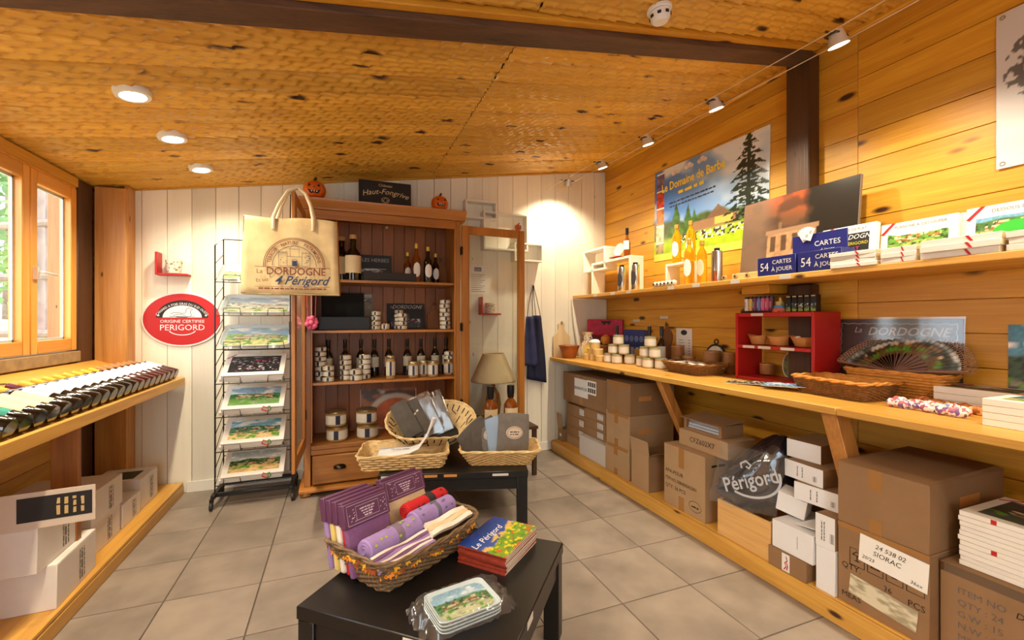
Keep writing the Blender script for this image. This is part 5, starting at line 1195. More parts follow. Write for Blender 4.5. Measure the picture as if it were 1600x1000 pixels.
for i in range(9):
    du, dv = -.13+.13*(i % 3)+q.uniform(-.015, .015), -.07+.07*(i//3); M_ = Matrix.Rotation(RW-.07, 4, 'Z'); p = M_ @ Vector((du, dv, 0))
    t = T('sachet', '%s white sachet, counted from the far front, in the brown basket' % NTH[i], 'sachet', (2.375+p.x, 2.475+p.y, CT+.045), rot=(q.uniform(-.5, .1), q.uniform(-.25, .25), RW+q.uniform(-.4, .4)), group='sachets in the brown basket')
    obj('packet', B(-.05, .05, -.03, .03, 0, .022), lbl, t, bev=.008, seg=2); marks(t, -.022, .022, -.006, .010, plain('print_blue', (60, 74, 120), .6), seed=i, M=Matrix.Translation((0, 0, .0225)) @ Matrix.Rotation(-PI/2, 4, 'X'), y=-.0006)
t = T('round_trivet', 'black round pan-shaped trivet with pale face leaning on the wall', 'trivet', (2.655, 2.555, CT+.0005), rot=(-.06, 0, RW))
obj('rim', MB().lathe([(.083, -.006), (.095, -.004), (.098, .004), (.083, .006)], 32, cap=False).add([], []).xf(Matrix.Translation((0, 0, .10)) @ Matrix.Rotation(PI/2, 4, 'X')), ink, t); obj('face', MB().lathe([(.001, -.002), (.084, -.002), (.084, .004), (.001, .004)], 32).xf(Matrix.Translation((0, 0, .10)) @ Matrix.Rotation(PI/2, 4, 'X')), plain('facep', (206, 200, 180), .5, var=.3, vs_=30), t)
obj('hang_ring', MB().tube([(.018*math.cos(a), 0, .215+.018*math.sin(a)) for a in [2*PI*i/16 for i in range(16)]], .004, 6, True), ink, t)
for k in range(2): simple_tin(('lower', 'upper')[k]+' wide brown tin before the round trivet', (2.575, 2.51, CT+.0005+k*.0755), .062, .075, brn, brn2, 'brown tins on the counter')
for k in range(2): simple_tin(('lower', 'upper')[k]+' brown tin beside the red shelf unit', (2.585, 2.345, CT+.0005+k*.0755), .052, .075, brn, brn2, 'brown tins on the counter')
simple_tin('brown tin seen through the red shelf unit', (2.60, 2.07, CT+.028), .045, .07, brn, brn2, 'brown tins on the counter')

# ---- red shelf unit and what it carries
t = T('red_shelf_unit', 'red open shelf unit standing on the counter', 'shelf', (2.425, 2.165, CT+.0005), RW)
obj('side_panel', B(0, .02, 0, .22, 0, .425), redp, t, bev=.002); obj('side_panel', B(.50, .52, 0, .22, 0, .425), redp, t, bev=.002); obj('top_panel', B(.0205, .4995, 0, .22, .40, .425), redp, t, bev=.002); obj('middle_shelf', B(.0205, .4995, 0, .20, .20, .22), redp, t, bev=.002); obj('bottom_panel', B(.0205, .4995, 0, .20, 0, .02), redp, t, bev=.002)
for a, z in ((.06, .202), (.17, .202), (.32, .202), (.12, .405)): obj('price_ticket', B(a, a+.085, -.0016, -.0003, z, z+.016), wsm, t)
RT = CT+.4265
cols = [(226, 222, 210), (222, 178, 60), (120, 40, 84), (100, 116, 180), (214, 84, 130), (206, 70, 110), (110, 34, 66)]
t = T('acrylic_tray', 'dark tray holding the coloured tubes on the red shelf unit', 'tray', (2.50, 2.055, RT)); obj('tray', B(-.035, .035, -.12, .105, 0, .012), ink, t, bev=.002)
cn = ['white', 'yellow', 'plum', 'blue', 'pink', 'deep pink', 'maroon']
for i, c in enumerate(cols):
    t = T('candle_tube', '%s slim tube standing in the dark tray' % cn[i], 'tube', (2.50, 2.14-i*.030, RT+.0125), group='coloured tubes on the red shelf unit')
    obj('tube', MB().lathe([(.0135, 0), (.014, .002), (.014, .078)], 14), plain('tube_%d' % i, c, .35), t); obj('tube_cap', MB().lathe([(.0125, .0785), (.0125, .092), (.001, .093)], 14), blackcap, t)
    lines(t, [(-.006, .004, .02+.008*k, .003) for k in range(5)], ink if i == 0 else whitecard, M=Matrix.Rotation(RW, 4, 'Z'), y=-.0147)
t = T('snow_globe', 'snow globe with a tiny yellow castle on the red shelf unit', 'globe', (2.50, 1.905, RT))
obj('globe_base', MB().lathe([(.042, 0), (.044, .006), (.038, .022), (.034, .026)], 20), plain('globe_red', (206, 110, 80), .5, var=.4, vs_=60), t); obj('blue_band', MB().lathe([(.0355, .026), (.036, .028), (.034, .042), (.03, .043)], 20), plain('globe_blue', (70, 140, 190), .4), t)
m = B(-.016, .016, -.016, .016, .043, .066); m.lathe([(.007, .066), (.007, .08), (.001, .09)], 8, -.01, -.01); m.lathe([(.007, .066), (.007, .083), (.001, .093)], 8, .01, .008); obj('castle', m, plain('castle_y', (226, 196, 110), .6), t); obj('glass_dome', MB().sphere((0, 0, .062), .043, 20, 12), clearg, t)
for i in range(5):
    t = T('tea_box', '%s slim black box with green print from the snow globe' % NTH[i], 'box', (2.50, 1.838-i*.037, RT), RW, 'black slim boxes on the red shelf unit')
    obj('box', B(-.016, .016, -.02, .02, 0, .098), plain('box_blk', (24, 26, 24), .35), t, bev=.001); picture(t, .028, .045, landscape(40+i, sky=(20, 24, 20), hill=(50, 80, 30), low=(150, 170, 60), roof=(30, 40, 20)), 8, 10, (0, -.0208, .005)); lines(t, [(-.011, .011, .088, .006)], gold, y=-.0208)
def boat_bowl(label, y_, L, s=1):
    t = T('boat_bowl', label, 'bowl', (2.515, y_, CT+.2215), RW+.1, 'boat-shaped bowls in the red shelf'); m = MB(); n_ = 20
    for k, (f, z) in enumerate(((.45, 0), (.62, .004), (.85, .03), (1.0, .055), (.93, .055), (.75, .03), (.5, .01))):
        for i in range(n_): a = 2*PI*i/n_; e = 1+.22*abs(math.cos(a))**6; m.v.append((L*f*math.cos(a)*e, .05*f*math.sin(a), z+.012*(abs(math.cos(a))**3)*(z > .02)))
    m.f += [(k*n_+i, k*n_+(i+1) % n_, (k+1)*n_+(i+1) % n_, (k+1)*n_+i) for k in range(6) for i in range(n_)]; m.f += [tuple(range(n_-1, -1, -1)), tuple(6*n_+i for i in range(n_))]
    obj('bowl', m, wood('bowl_oak', (176, 110, 50), (214, 152, 84), 'x', knots=0, rough=.5), t)
boat_bowl('far wooden boat-shaped bowl in the red shelf unit', 2.07, .055); boat_bowl('middle wooden boat-shaped bowl in the red shelf unit', 1.93, .058); boat_bowl('near wooden boat-shaped bowl holding a pale packet', 1.765, .068)
tag(obj('small_packet', B(-.03, .03, -.012, .012, 0, .015), lbl, loc=(2.51, 1.81, CT+.266), rot=(0, .2, 1.2), bev=.005), 'small pale packet in the near boat-shaped bowl', 'packet')
t = T('oval_plate', 'oval plate with a green print seen through the red shelf unit', 'plate', (2.645, 1.955, CT+.0005), rot=(-.1, 0, RW)); obj('rim', MB().prism([(.052*math.cos(2*PI*i/28), .095+.085*math.sin(2*PI*i/28)) for i in range(28)], -.004, .004, 'y'), plain('rimc', (206, 196, 170), .4), t, bev=.002); obj('print', MB().prism([(.042*math.cos(2*PI*i/28), .095+.074*math.sin(2*PI*i/28)) for i in range(28)], -.0055, -.0043, 'y'), plain('plate_p', (104, 104, 60), .4, var=.5, vs_=40), t)
# ---- leaflets fanned on the counter edge
q = random.Random(8)
for i in range(14):
    dark = i < 8; k = i if dark else i-8
    loc = (2.19+.012*k+(0 if dark else .0), (1.97-.035*k) if dark else (1.72-.03*k), CT+.001+.0022*i)
    t = T('leaflet', '%s %s from the far end of the fan on the counter edge' % (NTH[k], 'dark leaflet' if dark else 'blue leaflet'), 'leaflet', loc, rot=(0, -.02, RW+.5+.07*k), group='leaflets fanned on the counter')
    obj('card', B(-.05, .05, 0, .14, 0, .0016), paper, t); flat_pic(t, .098, .138, landscape(200+i, **(dict(sky=(70, 60, 50), hill=(50, 40, 30), low=(90, 70, 50), roof=(150, 120, 90)) if dark else dict(sky=(110, 160, 220), hill=(150, 180, 220), low=(60, 110, 170), roof=(220, 220, 220)))), (0, .001, .0019), 10, 14)
basket('wicker_basket', 'large dark rectangular wicker basket at the counter edge', (2.355, 1.455, CT+.0005), RW-.10, .165, .10, .195, .128, .085, 13, 28, wick_d, wick_d, wick_y, cr=.02, inner=wick_y)
basket('fan_basket', 'honey split-cane basket holding the open fan', (2.575, 1.335, CT+.0005), RW, .17, .06, .225, .083, .125, 9, 26, wick_y, wick_y, wick_y, cr=.05, rs=.006, amp=.003)
# ---- the fan
t = T('folding_fan', 'open lace folding fan with a painted scene in the honey basket', 'fan', (2.50, 1.315, CT+.128), rot=(-.80, 0, RW)); NP = 26; A0, A1 = math.radians(8), math.radians(172)
def fanring(r0, r1, wob=0, col=None):
    m = MB()
    for i in range(NP*2+1):
        a = A0+(A1-A0)*i/(NP*2); y_ = .004 if i % 2 else -.004; w_ = wob*(.5+.5*math.cos(i*PI/2*1.0+PI)); 
        m.v += [(r0*math.cos(a), y_*r0/r1, r0*math.sin(a)), ((r1+w_)*math.cos(a), y_, (r1+w_)*math.sin(a))]
    m.f += [(2*i, 2*i+2, 2*i+3, 2*i+1) for i in range(NP*2)]; return m
lace = plain('lace', (150, 116, 92), .8, var=.3, vs_=90); stk = plain('fan_stick', (150, 112, 96), .5)
nx_, nr = NP*2, 8; u_ = np.linspace(0, 1, nx_+1); v_ = np.linspace(0, 1, nr+1); U_, V_ = np.meshgrid(u_, v_)
im = landscape(77, sky=(70, 84, 80), hill=(60, 56, 34), low=(104, 76, 44), roof=(140, 96, 60), horizon=.6)(U_, V_)
Aa = A1-(A1-A0)*U_; Rr = .125+.115*V_; yy_ = np.where((np.arange(nx_+1) % 2)[None] == 1, .004, -.004)*np.ones_like(Rr)
co_ = np.stack([Rr*np.cos(Aa), yy_, Rr*np.sin(Aa)], -1).reshape(-1, 3); mI = nx_+1; I_ = (np.arange(nr)[:, None]*mI+np.arange(nx_)[None]).reshape(-1)
me = bpy.data.meshes.new('painted_leaf'); me.from_pydata(co_.tolist(), [], np.stack([I_, I_+1, I_+1+mI, I_+mI], -1).tolist()); me.update()
at_ = me.color_attributes.new('Col', 'FLOAT_COLOR', 'POINT'); at_.data.foreach_set('color', np.concatenate([lin(np.clip(im, 0, 255)).reshape(-1, 3), np.ones((co_.shape[0], 1))], 1).astype(np.float32).ravel()); me.materials.append(print_m); obj('painted_leaf', me, None, t)
m = MB()
for i in range(NP+1):
    a = A0+(A1-A0)*i/NP; c, s_ = math.cos(a), math.sin(a); m.tube([(.012*c, (-.004 if i % 2 else .002), .012*s_), (.128*c, (-.004 if i % 2 else .002), .128*s_)], [.003, .0065], 4, flat=.3)
obj('sticks', m, stk, t)
for a in (A0-.01, A1+.01): obj('guard_stick', MB().tube([(0, -.005, 0), (.27*math.cos(a), -.004, .27*math.sin(a))], [.005, .010], 5, flat=.4), stk, t)
m = MB()                                            # lace edging: rows of little loops
for i in range(NP*2):
    for k, rr in enumerate((.246, .262, .277)):
        a = A0+(A1-A0)*(i+.5*(k % 2))/(NP*2); cxx, czz = rr*math.cos(a), rr*math.sin(a); rl = .0085+(.002 if k == 2 else 0)
        m.tube([(cxx+rl*math.cos(b), .001*k, czz+rl*math.sin(b)) for b in [2*PI*j/7 for j in range(7)]], .0018, 4, True)
obj('lace_edge', m, lace, t)
t = T('dordogne_board', 'black board lettered La DORDOGNE in clear film behind the fan', 'board', (2.655, 1.675, CT+.0005), rot=(-.04, 0, RW))
obj('panel', B(0, .545, 0, .012, 0, .385), plain('board_black', (26, 24, 30), .35), t, bev=.002); ch = plain('chalk2', (190, 180, 166), .7)
lettering(t, [('La', .105, .312, .042, {'shear': .3}), ('DORDOGNE', .325, .300, .060, {'shear': .3, 'bold': .012})], ch); stroke(t, [[(.02+.505*i/40, .36+.003*math.sin(i*1.6)) for i in range(41)], [(.02+.003*math.sin(i*1.6), .02+.34*i/30) for i in range(31)], [(.525+.003*math.sin(i*1.6), .02+.34*i/30) for i in range(31)]], .003, ch, name='chalk_border')
m = MB(); q = random.Random(3)
for i in range(8):
    for j in range(10): m.v.append((-.012+.57*j/9, -.008-q.uniform(0, .006), .0+.395*i/7))
m.f += [(i*10+j, i*10+j+1, (i+1)*10+j+1, (i+1)*10+j) for i in range(7) for j in range(9)]; obj('clear_film', m, film, t)
# ---- fabric garlands and stacks of boxed boards at the near end
gc = [multi('fab_0', [(206, 130, 60), (176, 90, 40), (226, 190, 130), (190, 70, 50)], 90), multi('fab_1', [(232, 222, 214), (222, 200, 196), (206, 90, 90), (236, 230, 220), (120, 140, 180)], 90), multi('fab_2', [(226, 214, 210), (120, 86, 140), (190, 100, 120), (230, 220, 214)], 90)]
for g_, (pts_, nm) in enumerate((([(2.46, 1.20, 0), (2.42, 1.10, 0), (2.40, 1.02, 0), (2.36, .93, 0)], 'orange knotted fabric string nearest the wall'), ([(2.33, 1.22, 0), (2.34, 1.12, 0), (2.35, 1.03, 0), (2.30, .95, 0)], 'white patterned knotted fabric string in the middle'), ([(2.25, 1.20, 0), (2.26, 1.10, 0), (2.25, 1.01, 0), (2.24, .93, 0)], 'white and purple knotted fabric string nearest the counter edge'))):
    t = T('fabric_garland', nm, 'garland', (0, 0, CT+.0185), group='knotted fabric strings')
    P = [Vector(p) for p in pts_]; D_ = []
    for i in range(3):
        for k in range(6): D_.append(P[i].lerp(P[i+1], k/6))
    for s_ in range(2):
        m = MB(); 
        for i in range(s_, len(D_)-1, 2):
            a, b = D_[i], D_[min(i+1, len(D_)-1)]; c_ = (a+b)/2; m.sphere((c_.x+.007*math.sin(i*2.1), c_.y, .002*math.cos(i)), .0165+.003*math.sin(i*1.7+g_), 8, 6)
        obj('fabric_knots', m, gc[g_], t)
for i in range(3): placeboard('boxed_board', '%s boxed board of the counter stack beside the honey basket' % ('bottom', 'middle', 'top')[i], (2.465, .93, CT+.0005+i*.0295), (0, 0, RW), .43, .195, .029, landscape(51, sky=(60, 56, 50), hill=(40, 40, 34), low=(90, 80, 60)) if i == 2 else None, group='boxed boards on the counter', frame=.02)
for i in range(4): placeboard('boxed_board', '%s boxed board of the nearest counter stack' % ('bottom', 'second', 'third', 'top')[i], (2.165, .665, CT+.0005+i*.0245), (0, 0, RW), .40, .285, .024, landscape(52, sky=(90, 150, 170), hill=(50, 110, 110)) if i == 3 else None, group='boxed boards on the counter')
t = T('blue_poster', 'blue scenic print with a round emblem at the right edge behind the counter', 'poster', (2.676, .985, CT+.01), RW); picture(t, .36, .35, landscape(55, sky=(90, 150, 176), hill=(60, 80, 60), low=(150, 140, 120)), 30, 30, (.18, -.003, 0)); obj('backing', B(0, .36, -.0024, 0, 0, .35), paper, t); obj('emblem', MB().prism([(.075+.03*math.cos(2*PI*i/20), .27+.03*math.sin(2*PI*i/20)) for i in range(20)], -.005, -.0035, 'y'), patch, t)

# ================================================================== UPPER SHELF
UZ = US+.0005
t = T('cube_shelf', 'white interlocking frames standing at the far end of the upper shelf', 'shelf', (2.36, 0, UZ))
def frame2(y0, y1, z0, z1, d, th=.022): return B(0, d, y0, y1, z0, z0+th).box(0, d, y0, y1, z1-th, z1).box(0, d, y0, y0+th, z0+th, z1-th).box(0, d, y1-th, y1, z0+th, z1-th)
obj('box_frame', B(0, .14, 3.20, 3.84, .295, .317).box(0, .14, 3.20, 3.225, .0, .295).box(0, .14, 3.815, 3.84, 0, .295), white_p, t, bev=.002); obj('box_frame', frame2(3.60, 4.00, .235, .46, .138, .02), white_p, t, bev=.002)
bottle('small_bottle', 'small amber bottle with a white label on the white frames', (2.43, 3.345, UZ+.3175), [(.002, 0), (.03, .002), (.03, .13), (.02, .16), (.012, .18), (.011, .21)], brandy, [(.013, .205), (.015, .207), (.015, .265), (.001, .266)], blackcap, (.07, .15, .0308), labw, larc=(PI*.75, PI*1.5))
for i, (c, nm) in enumerate((((40, 130, 60), 'green'), ((196, 50, 40), 'red'))): tag(folded('folded_napkin', '', (2.40, 3.50+.02*i, UZ+.325+.018*i), (-PI/2+.0, 0, RW), .16-.02*i, .09, .016, plain('nap_'+nm, c, .8)), nm+' folded cloth under the tilted plate on the white frames', 'cloth')
t = T('small_plate', 'pale oval plate tilted on the white frames', 'plate', (2.45, 3.53, UZ+.36), rot=(-.3, .5, RW)); obj('plate', MB().lathe([(.001, 0), (.035, .002), (.062, .014), (.064, .016), (.034, .006), (.001, .005)], 20, cap=False).xf(Matrix.Translation((0, 0, .06)) @ Matrix.Rotation(PI/2, 4, 'X')), plain('plate_c', (222, 212, 196), .3), t)
for i, y_ in enumerate((3.235, 3.045)):
    t = T('metal_canister', ('left', 'right')[i]+' tall silver canister with a dark oval label on the upper shelf', 'canister', (2.295, y_, UZ), RW+.2, 'silver canisters'); obj('body', MB().lathe([(.032, 0), (.034, .003), (.034, .205), (.031, .21)], 20), steel, t); obj('lid', MB().lathe([(.02, .2105), (.02, .228), (.001, .229)], 16), blackcap, t)
    m = MB(); k = 10
    for a in range(k+1):
        v = a/k*2-1; w_ = .9*math.sqrt(max(0, 1-v*v))
        for j in range(7): th = -PI/2+(j/6*2-1)*w_; m.v.append((.0346*math.cos(th), .0346*math.sin(th), .10+.062*v))
    m.f += [(a*7+j, a*7+j+1, (a+1)*7+j+1, (a+1)*7+j) for a in range(k) for j in range(6)]; obj('oval_label', m, plain('canister_label', (60, 56, 54), .5, var=.4, vs_=120), t); obj('white_tag', MB().lathe([(.0347, .165), (.0347, .19)], 5, a0=-PI*.75, a1=-PI*.55, cap=False), whitecard, t)
t = T('bottle_riser', 'small white riser under the oil bottles on the upper shelf', 'riser', (2.37, 2.77, UZ), RW); obj('frame', B(0, .25, 0, .13, .165, .183).box(0, .018, 0, .13, 0, .165).box(.232, .25, 0, .13, 0, .165), white_p, t, bev=.002)
tall = [(.002, 0), (.031, .002), (.031, .20), (.028, .22), (.013, .25), (.012, .275)]; gcap = plain('gold_cap', (200, 160, 70), .35, .5)
for i, (x_, y_, z_, s_, nm) in enumerate(((2.42, 2.70, .1835, 1.0, 'left oil bottle standing on the white riser'), (2.44, 2.575, .1835, 1.02, 'right oil bottle standing on the white riser'), (2.32, 2.465, 0, 1.08, 'tall oil bottle in front right of the white riser'), (2.32, 2.345, 0, .98, 'oil bottle with a round cream label beside the steel flask'))):
    bt__ = bottle('oil_bottle', nm, (x_, y_, UZ+z_), [(r*s_*1.08, z*s_) for r, z in tall], oilm, [(.0135, .268*s_), (.016, .27*s_), (.016, .30*s_), (.001, .301*s_)], gcap, None, labc if i == 3 else labw, 'oil bottles on the upper shelf', oval_lab=(.05*s_, .17*s_, .0345*s_*1.02, .8)); bt__.rotation_euler = (0, 0, -1.2)
t = T('steel_flask', 'cylindrical steel flask beside the oil bottles', 'flask', (2.35, 2.245, UZ)); obj('body', MB().lathe([(.032, 0), (.035, .003), (.035, .205), (.033, .21)], 22), steel, t); obj('stopper', MB().lathe([(.018, .2105), (.018, .23), (.001, .231)], 14), blackcap, t)
tag(obj('copper_tube', MB().lathe([(.012, 0), (.013, .002), (.013, .07), (.001, .072)], 12), plain('copper', (170, 90, 50), .3, .8), loc=(2.285, 2.20, UZ)), 'little copper tube beside the steel flask', 'tube')
q = random.Random(6)
for i in range(6):
    t = T('sugared_sweet', '%s wrapped sweet from the left in the row before the white riser' % NTH[i], 'sweet', (2.265, 2.755-i*.04, UZ), RW, 'wrapped sweets'); obj('wrapper', MB().sphere((0, 0, .022), .021, 10, 7), plain('sweet_w', (226, 214, 190), .4), t); obj('label_dot', MB().prism([(.007*math.cos(2*PI*k/10), .022+.009*math.sin(2*PI*k/10)) for k in range(10)], -.0225, -.0200, 'y'), ink, t)
for i in range(3): 
    t = T('wooden_token', '%s round wooden token from the left before the framed photograph' % NTH[i], 'token', (2.265, 2.10-i*.085, UZ), RW, 'wooden tokens'); obj('disc', MB().lathe([(.001, 0), (.016, 0), (.017, .003), (.017, .010), (.001, .012)], 16).xf(Matrix.Translation((0, 0, .017)) @ Matrix.Rotation(PI/2, 4, 'X')), corkm, t); obj('dot', MB().prism([(.006*math.cos(2*PI*k/10), .017+.006*math.sin(2*PI*k/10)) for k in range(10)], -.0135, -.0122, 'y'), ink, t)
tag(obj('pine_slab', B(-.10, .10, -.012, .012, 0, .045), raw_x, loc=(2.36, 2.02, UZ), rot=(0, 0, RW+.05), bev=.003), 'low pine slab before the dark landscape photograph', 'slab')
# poster of the estate
def domaine(U, V):
    img = np.stack([60+110*U, 110+80*U, 190+20*U], -1)*np.ones(U.shape+(1,)); img = lay(img, np.clip((fbm(U, V, 4, 2)-.5+.25*U)*4, 0, .9)*(V > .3), (232, 230, 228))
    g1 = .36+.10*fbm(U, U*0, 6, 4); tree = lambda cx, w_, b, t_: (np.abs(U-cx) < w_*(1-(V-b)/(t_-b))*(.75+.5*vnoise(U, V, 40, 6)))*(V > b)*(V < t_)
    img = lay(img, (g1-V)*30, np.array((70, 84, 48.))*(.6+.8*fbm(U, V, 18, 5))[..., None])
    for cx, w_, tp_ in ((.24, .075, .60), (.36, .06, .55), (.42, .05, .48), (.17, .05, .42)): img = lay(img, tree(cx, w_, .25, tp_)*.95, np.array((62, 92, 40.))*(.7+.7*fbm(U, V, 30, 9))[..., None])
    house = (U > .40)*(U < .80)*(V > .24)*(V < .34); img = lay(img, house*.9, (150, 110, 84)); img = lay(img, (np.abs(U-.63) < (.46-V)*.9)*(V > .34)*(V < .46)*.9, (120, 88, 66)); img = lay(img, (U > .60)*(U < .75)*(V > .27)*(V < .34)*.9, (214, 176, 84))
    img = lay(img, ((.24+.04*U)-V)*30, np.array((150, 176, 40.))*(.8+.4*fbm(U, V, 14, 12))[..., None]); ppl = (V > .16)*(V < .24)*(U > .28)*(U < .86)*(vnoise(U, V*.8, 60, 14) > .45); img = lay(img, ppl*.9, np.where((vnoise(U, V, 60, 16) > .5)[..., None], np.array((226, 220, 214.)), np.array((50, 44, 50.))))
    fr_ = np.mod(V*11+2.2*np.abs(U-.86), 1); cedar = (((np.abs(U-.86) < .25*(1.06-V)**.7*(.35+.65*(1-fr_)))*(vnoise(U, V*2.2, 46, 18) > .33)) | (np.abs(U-.86) < .010+.012*(1-V)))*(V > .26); img = lay(img, cedar*.95, np.array((36, 46, 34.))*(.7+.6*fbm(U, V, 24, 19))[..., None])
    st = (U > .022)*(U < .11); k = np.floor(V*5.2); cs = np.array([(150, 130, 90), (206, 180, 140), (190, 110, 60), (176, 60, 40), (110, 90, 120), (140, 120, 80)], float)[np.clip(k, 0, 5).astype(int)]
    img = lay(img, st*(V > .08)*(V < .96)*1.0, cs*(.6+.8*fbm(U, V, 30, 22))[..., None]); img = lay(img, st*(np.abs(V*5.2-k) < .05), (230, 230, 220)); img = lay(img, (V < .075)*.9, (206, 206, 90)); return img
t = T('estate_poster', 'large colour poster of a country estate on the pine wall', 'poster', (2.676, 3.272, 1.86), rot=(0, math.radians(1.2), RW)); obj('backing', B(0, 1.15, -.0035, -.0005, 0, .80), paper, t); picture(t, 1.15, .80, domaine, 200, 130, (.575, -.0042, 0), mat=print_g)
lettering(t, [('Le Domaine de Barbe', .44, .615, .098, {'rot': .045, 'sx': .80, 'bold': .022}), ], plain('poster_yellow', (248, 214, 44), .4), y=-.006); marks(t, .30, .58, .545, .034, plain('poster_yellow', (248, 214, 44), .4), y=-.006, seed=3, rot=.045); marks(t, .19, .70, .478, .017, navy, y=-.006, seed=6, rot=.045); marks(t, .20, .68, .446, .016, navy, y=-.006, seed=7, rot=.045)
m = MB()
for cx in (.27, .42, .56):
    for dx, dz, r in ((-.03, 0, .022), (0, .012, .028), (.03, 0, .02)): m.prism([(cx+dx+r*math.cos(2*PI*k/14), .72+cx*.05+dz+r*.8*math.sin(2*PI*k/14)) for k in range(14)], -.0062, -.0055, 'y')
obj('cloud_print', m, plain('cloud', (236, 214, 200), .5), t)
def dusk(U, V):
    img = np.stack([84+30*V, 70+6*V, 58-6*V], -1); img = lay(img, np.clip((V-.55-.25*(1-U))*3.2, 0, .95)*np.clip(1.6-2.2*np.abs(U-.52), 0, 1), (176, 82, 46)); img = lay(img, np.clip((fbm(U, V, 7, 3)-.45)*3, 0, .6), (58, 48, 40)); img = lay(img, (U-.72+.12*V+.1*fbm(U, V, 8, 8))*14, (40, 36, 32))
    img = lay(img, np.clip((.34-U+.05*fbm(U, V, 5, 2))*5, 0, .75), (122, 100, 84)); hs = (U > .26)*(U < .70)*(V > .20)*(V < .58); img = lay(img, hs*.95, np.array((176, 136, 100.))*(.75+.5*fbm(U, V, 20, 6))[..., None]); img = lay(img, (U > .24)*(U < .72)*(V > .54)*(V < .60)*1.0, (150, 118, 92)); win = hs*(np.mod(U*20, 2) < .9)*(V > .34)*(V < .52); img = lay(img, win*.8, (70, 56, 44)); img = lay(img, (U > .36)*(U < .40)*(V > .6)*(V < .68)*1.0, (120, 96, 76)); img = lay(img, (V-.10-.2*fbm(U, V, 9, 14))*-12*(U > .25), (104, 112, 46)); return img
t = T('house_photograph', 'dark dusk photograph of a ruined house leaning on the pine wall', 'picture', (2.505, 2.205, UZ), rot=(-.10, 0, RW)); obj('canvas', B(0, .715, 0, .02, 0, .525), plain('canvas_edge', (120, 104, 90), .6), t, bev=.002); picture(t, .713, .523, dusk, 100, 76, (.3575, -.0008, .001), mat=print_g)
# playing cards
cbl = plain('card_blue', (30, 34, 110), .4)
for i, (y0, y1) in enumerate(((1.865, 1.635), (1.625, 1.405))):
    t = T('card_display', ('left', 'right')[i]+' blue display box lettered 54 CARTES A JOUER', 'box', (2.262, y0, UZ), RW, 'playing card boxes'); w_ = y0-y1; obj('tray_box', B(0, w_, 0, .10, 0, .105), cbl, t, bev=.002); lettering(t, [('54', .045, .028, .066, {'sx': .85}), ('CARTES', .15, .062, .032), ('À JOUER', .15, .022, .032)], whitecard)
t = T('card_header', 'blue header card with a fan of playing cards behind the 54 CARTES boxes', 'display', (2.375, 1.735, UZ), RW); obj('header', B(0, .29, 0, .006, 0, .215), cbl, t, bev=.002); lettering(t, [('CARTES', .19, .145, .038), ('à jouer', .19, .115, .024, {'shear': .3})], whitecard)
for k in range(5):
    a = .5-.22*k; o = obj('playing_card', B(-.024, .024, -.004-.0012*k, -.003-.0012*k, 0, .068), paper, t, (.085, 0, .185), (0, -a, 0))
    stroke(o, [[(-.012, .02), (-.006, .028), (0, .02), (-.006, .012), (-.012, .02)], [(.002, .045), (.008, .053), (.014, .045), (.008, .037), (.002, .045)]], .003, ink, -.0045-.0012*k, 'pips')
# boxed boards standing and lying
def standing(name, label, loc, wd, ht, th, fn, title, frame=.03, lean=-.10):
    t = T(name, label, 'board', loc, rot=(lean, 0, RW)); obj('box', B(0, wd, 0, th, 0, ht), boxw, t, bev=.0015); picture(t, wd-2*frame, ht-2.2*frame, fn, 60, 40, (wd/2, -.0008, frame*.8))
    lettering(t, [(title, wd/2+.01, ht-frame*.95, frame*.62)], greyink); obj('ribbon', MB().prism([(.0, ht-.05), (.012, ht-.055), (.06, ht), (.045, ht)], -.0016, -.0006, 'y'), redrib, t); return t
t = standing('boxed_board', 'boxed black DORDOGNE board standing right of the playing cards', (2.44, 1.626, UZ), .262, .238, .03, lambda U, V: np.ones(U.shape+(3,))*np.array((34, 32, 32.)), 'DESSOUS DE PLAT', .03)
lettering(t, [('La DORDOGNE', .135, .165, .034, {'shear': .3}), ('BEYNAC', .09, .075, .03)], whitecard, -.002); lettering(t, [('& ses 4 PÉRIGORD', .14, .135, .022)], plain('py', (206, 190, 60), .5), -.002, name='yellow_lettering'); lettering(t, [('SARLAT', .14, .105, .028)], plain('pp', (206, 60, 140), .5), -.002, name='pink_lettering')
for i in range(3): standing('boxed_board', ('front', 'second', 'third')[i]+' boxed cutting board lettered PLANCHE A DECOUPER', (2.47+.026*i, 1.36-.02*i, UZ), .29, .216, .022, landscape(33, sky=(206, 222, 214), hill=(90, 140, 50), low=(150, 170, 80), roof=(206, 110, 40), horizon=.82), 'PLANCHE A DECOUPER', .03)
standing('boxed_board', 'boxed trivet lettered DESSOUS DE PLAT with a green map', (2.485, 1.05, UZ), .30, .225, .03, lambda U, V: lay(landscape(36, sky=(120, 170, 200), horizon=.8)(U, V), (1-np.hypot((U-.55)/.33, (V-.55)/.28))*20, (50, 170, 50)), 'DESSOUS DE PLAT', .032)
def lying(n_, y0, wd, dp, th, nm, x0=2.245):
    for i in range(n_):
        t = T('boxed_board', '%s boxed board of the %s' % (('bottom', 'second', 'third', 'top')[i] if i < n_-1 else 'top', nm), 'board', (x0+rnd.uniform(0, .008), y0-wd+rnd.uniform(-.006, .006), UZ+i*(th+.0004)), rot=(0, 0, rnd.uniform(-.03, .03)), group='boxed boards lying on the upper shelf')
        obj('box', B(0, dp, 0, wd, 0, th), boxw, t, bev=.0015); obj('ribbon', MB().prism([(wd*.32, .001), (wd*.36, .001), (wd*.42, th-.001), (wd*.38, th-.001)], -.0012, -.0004, 'x'), redrib, t); obj('wood_edge', B(.002, dp-.002, -.0012, -.0002, .002, th-.002), boxwood, t)
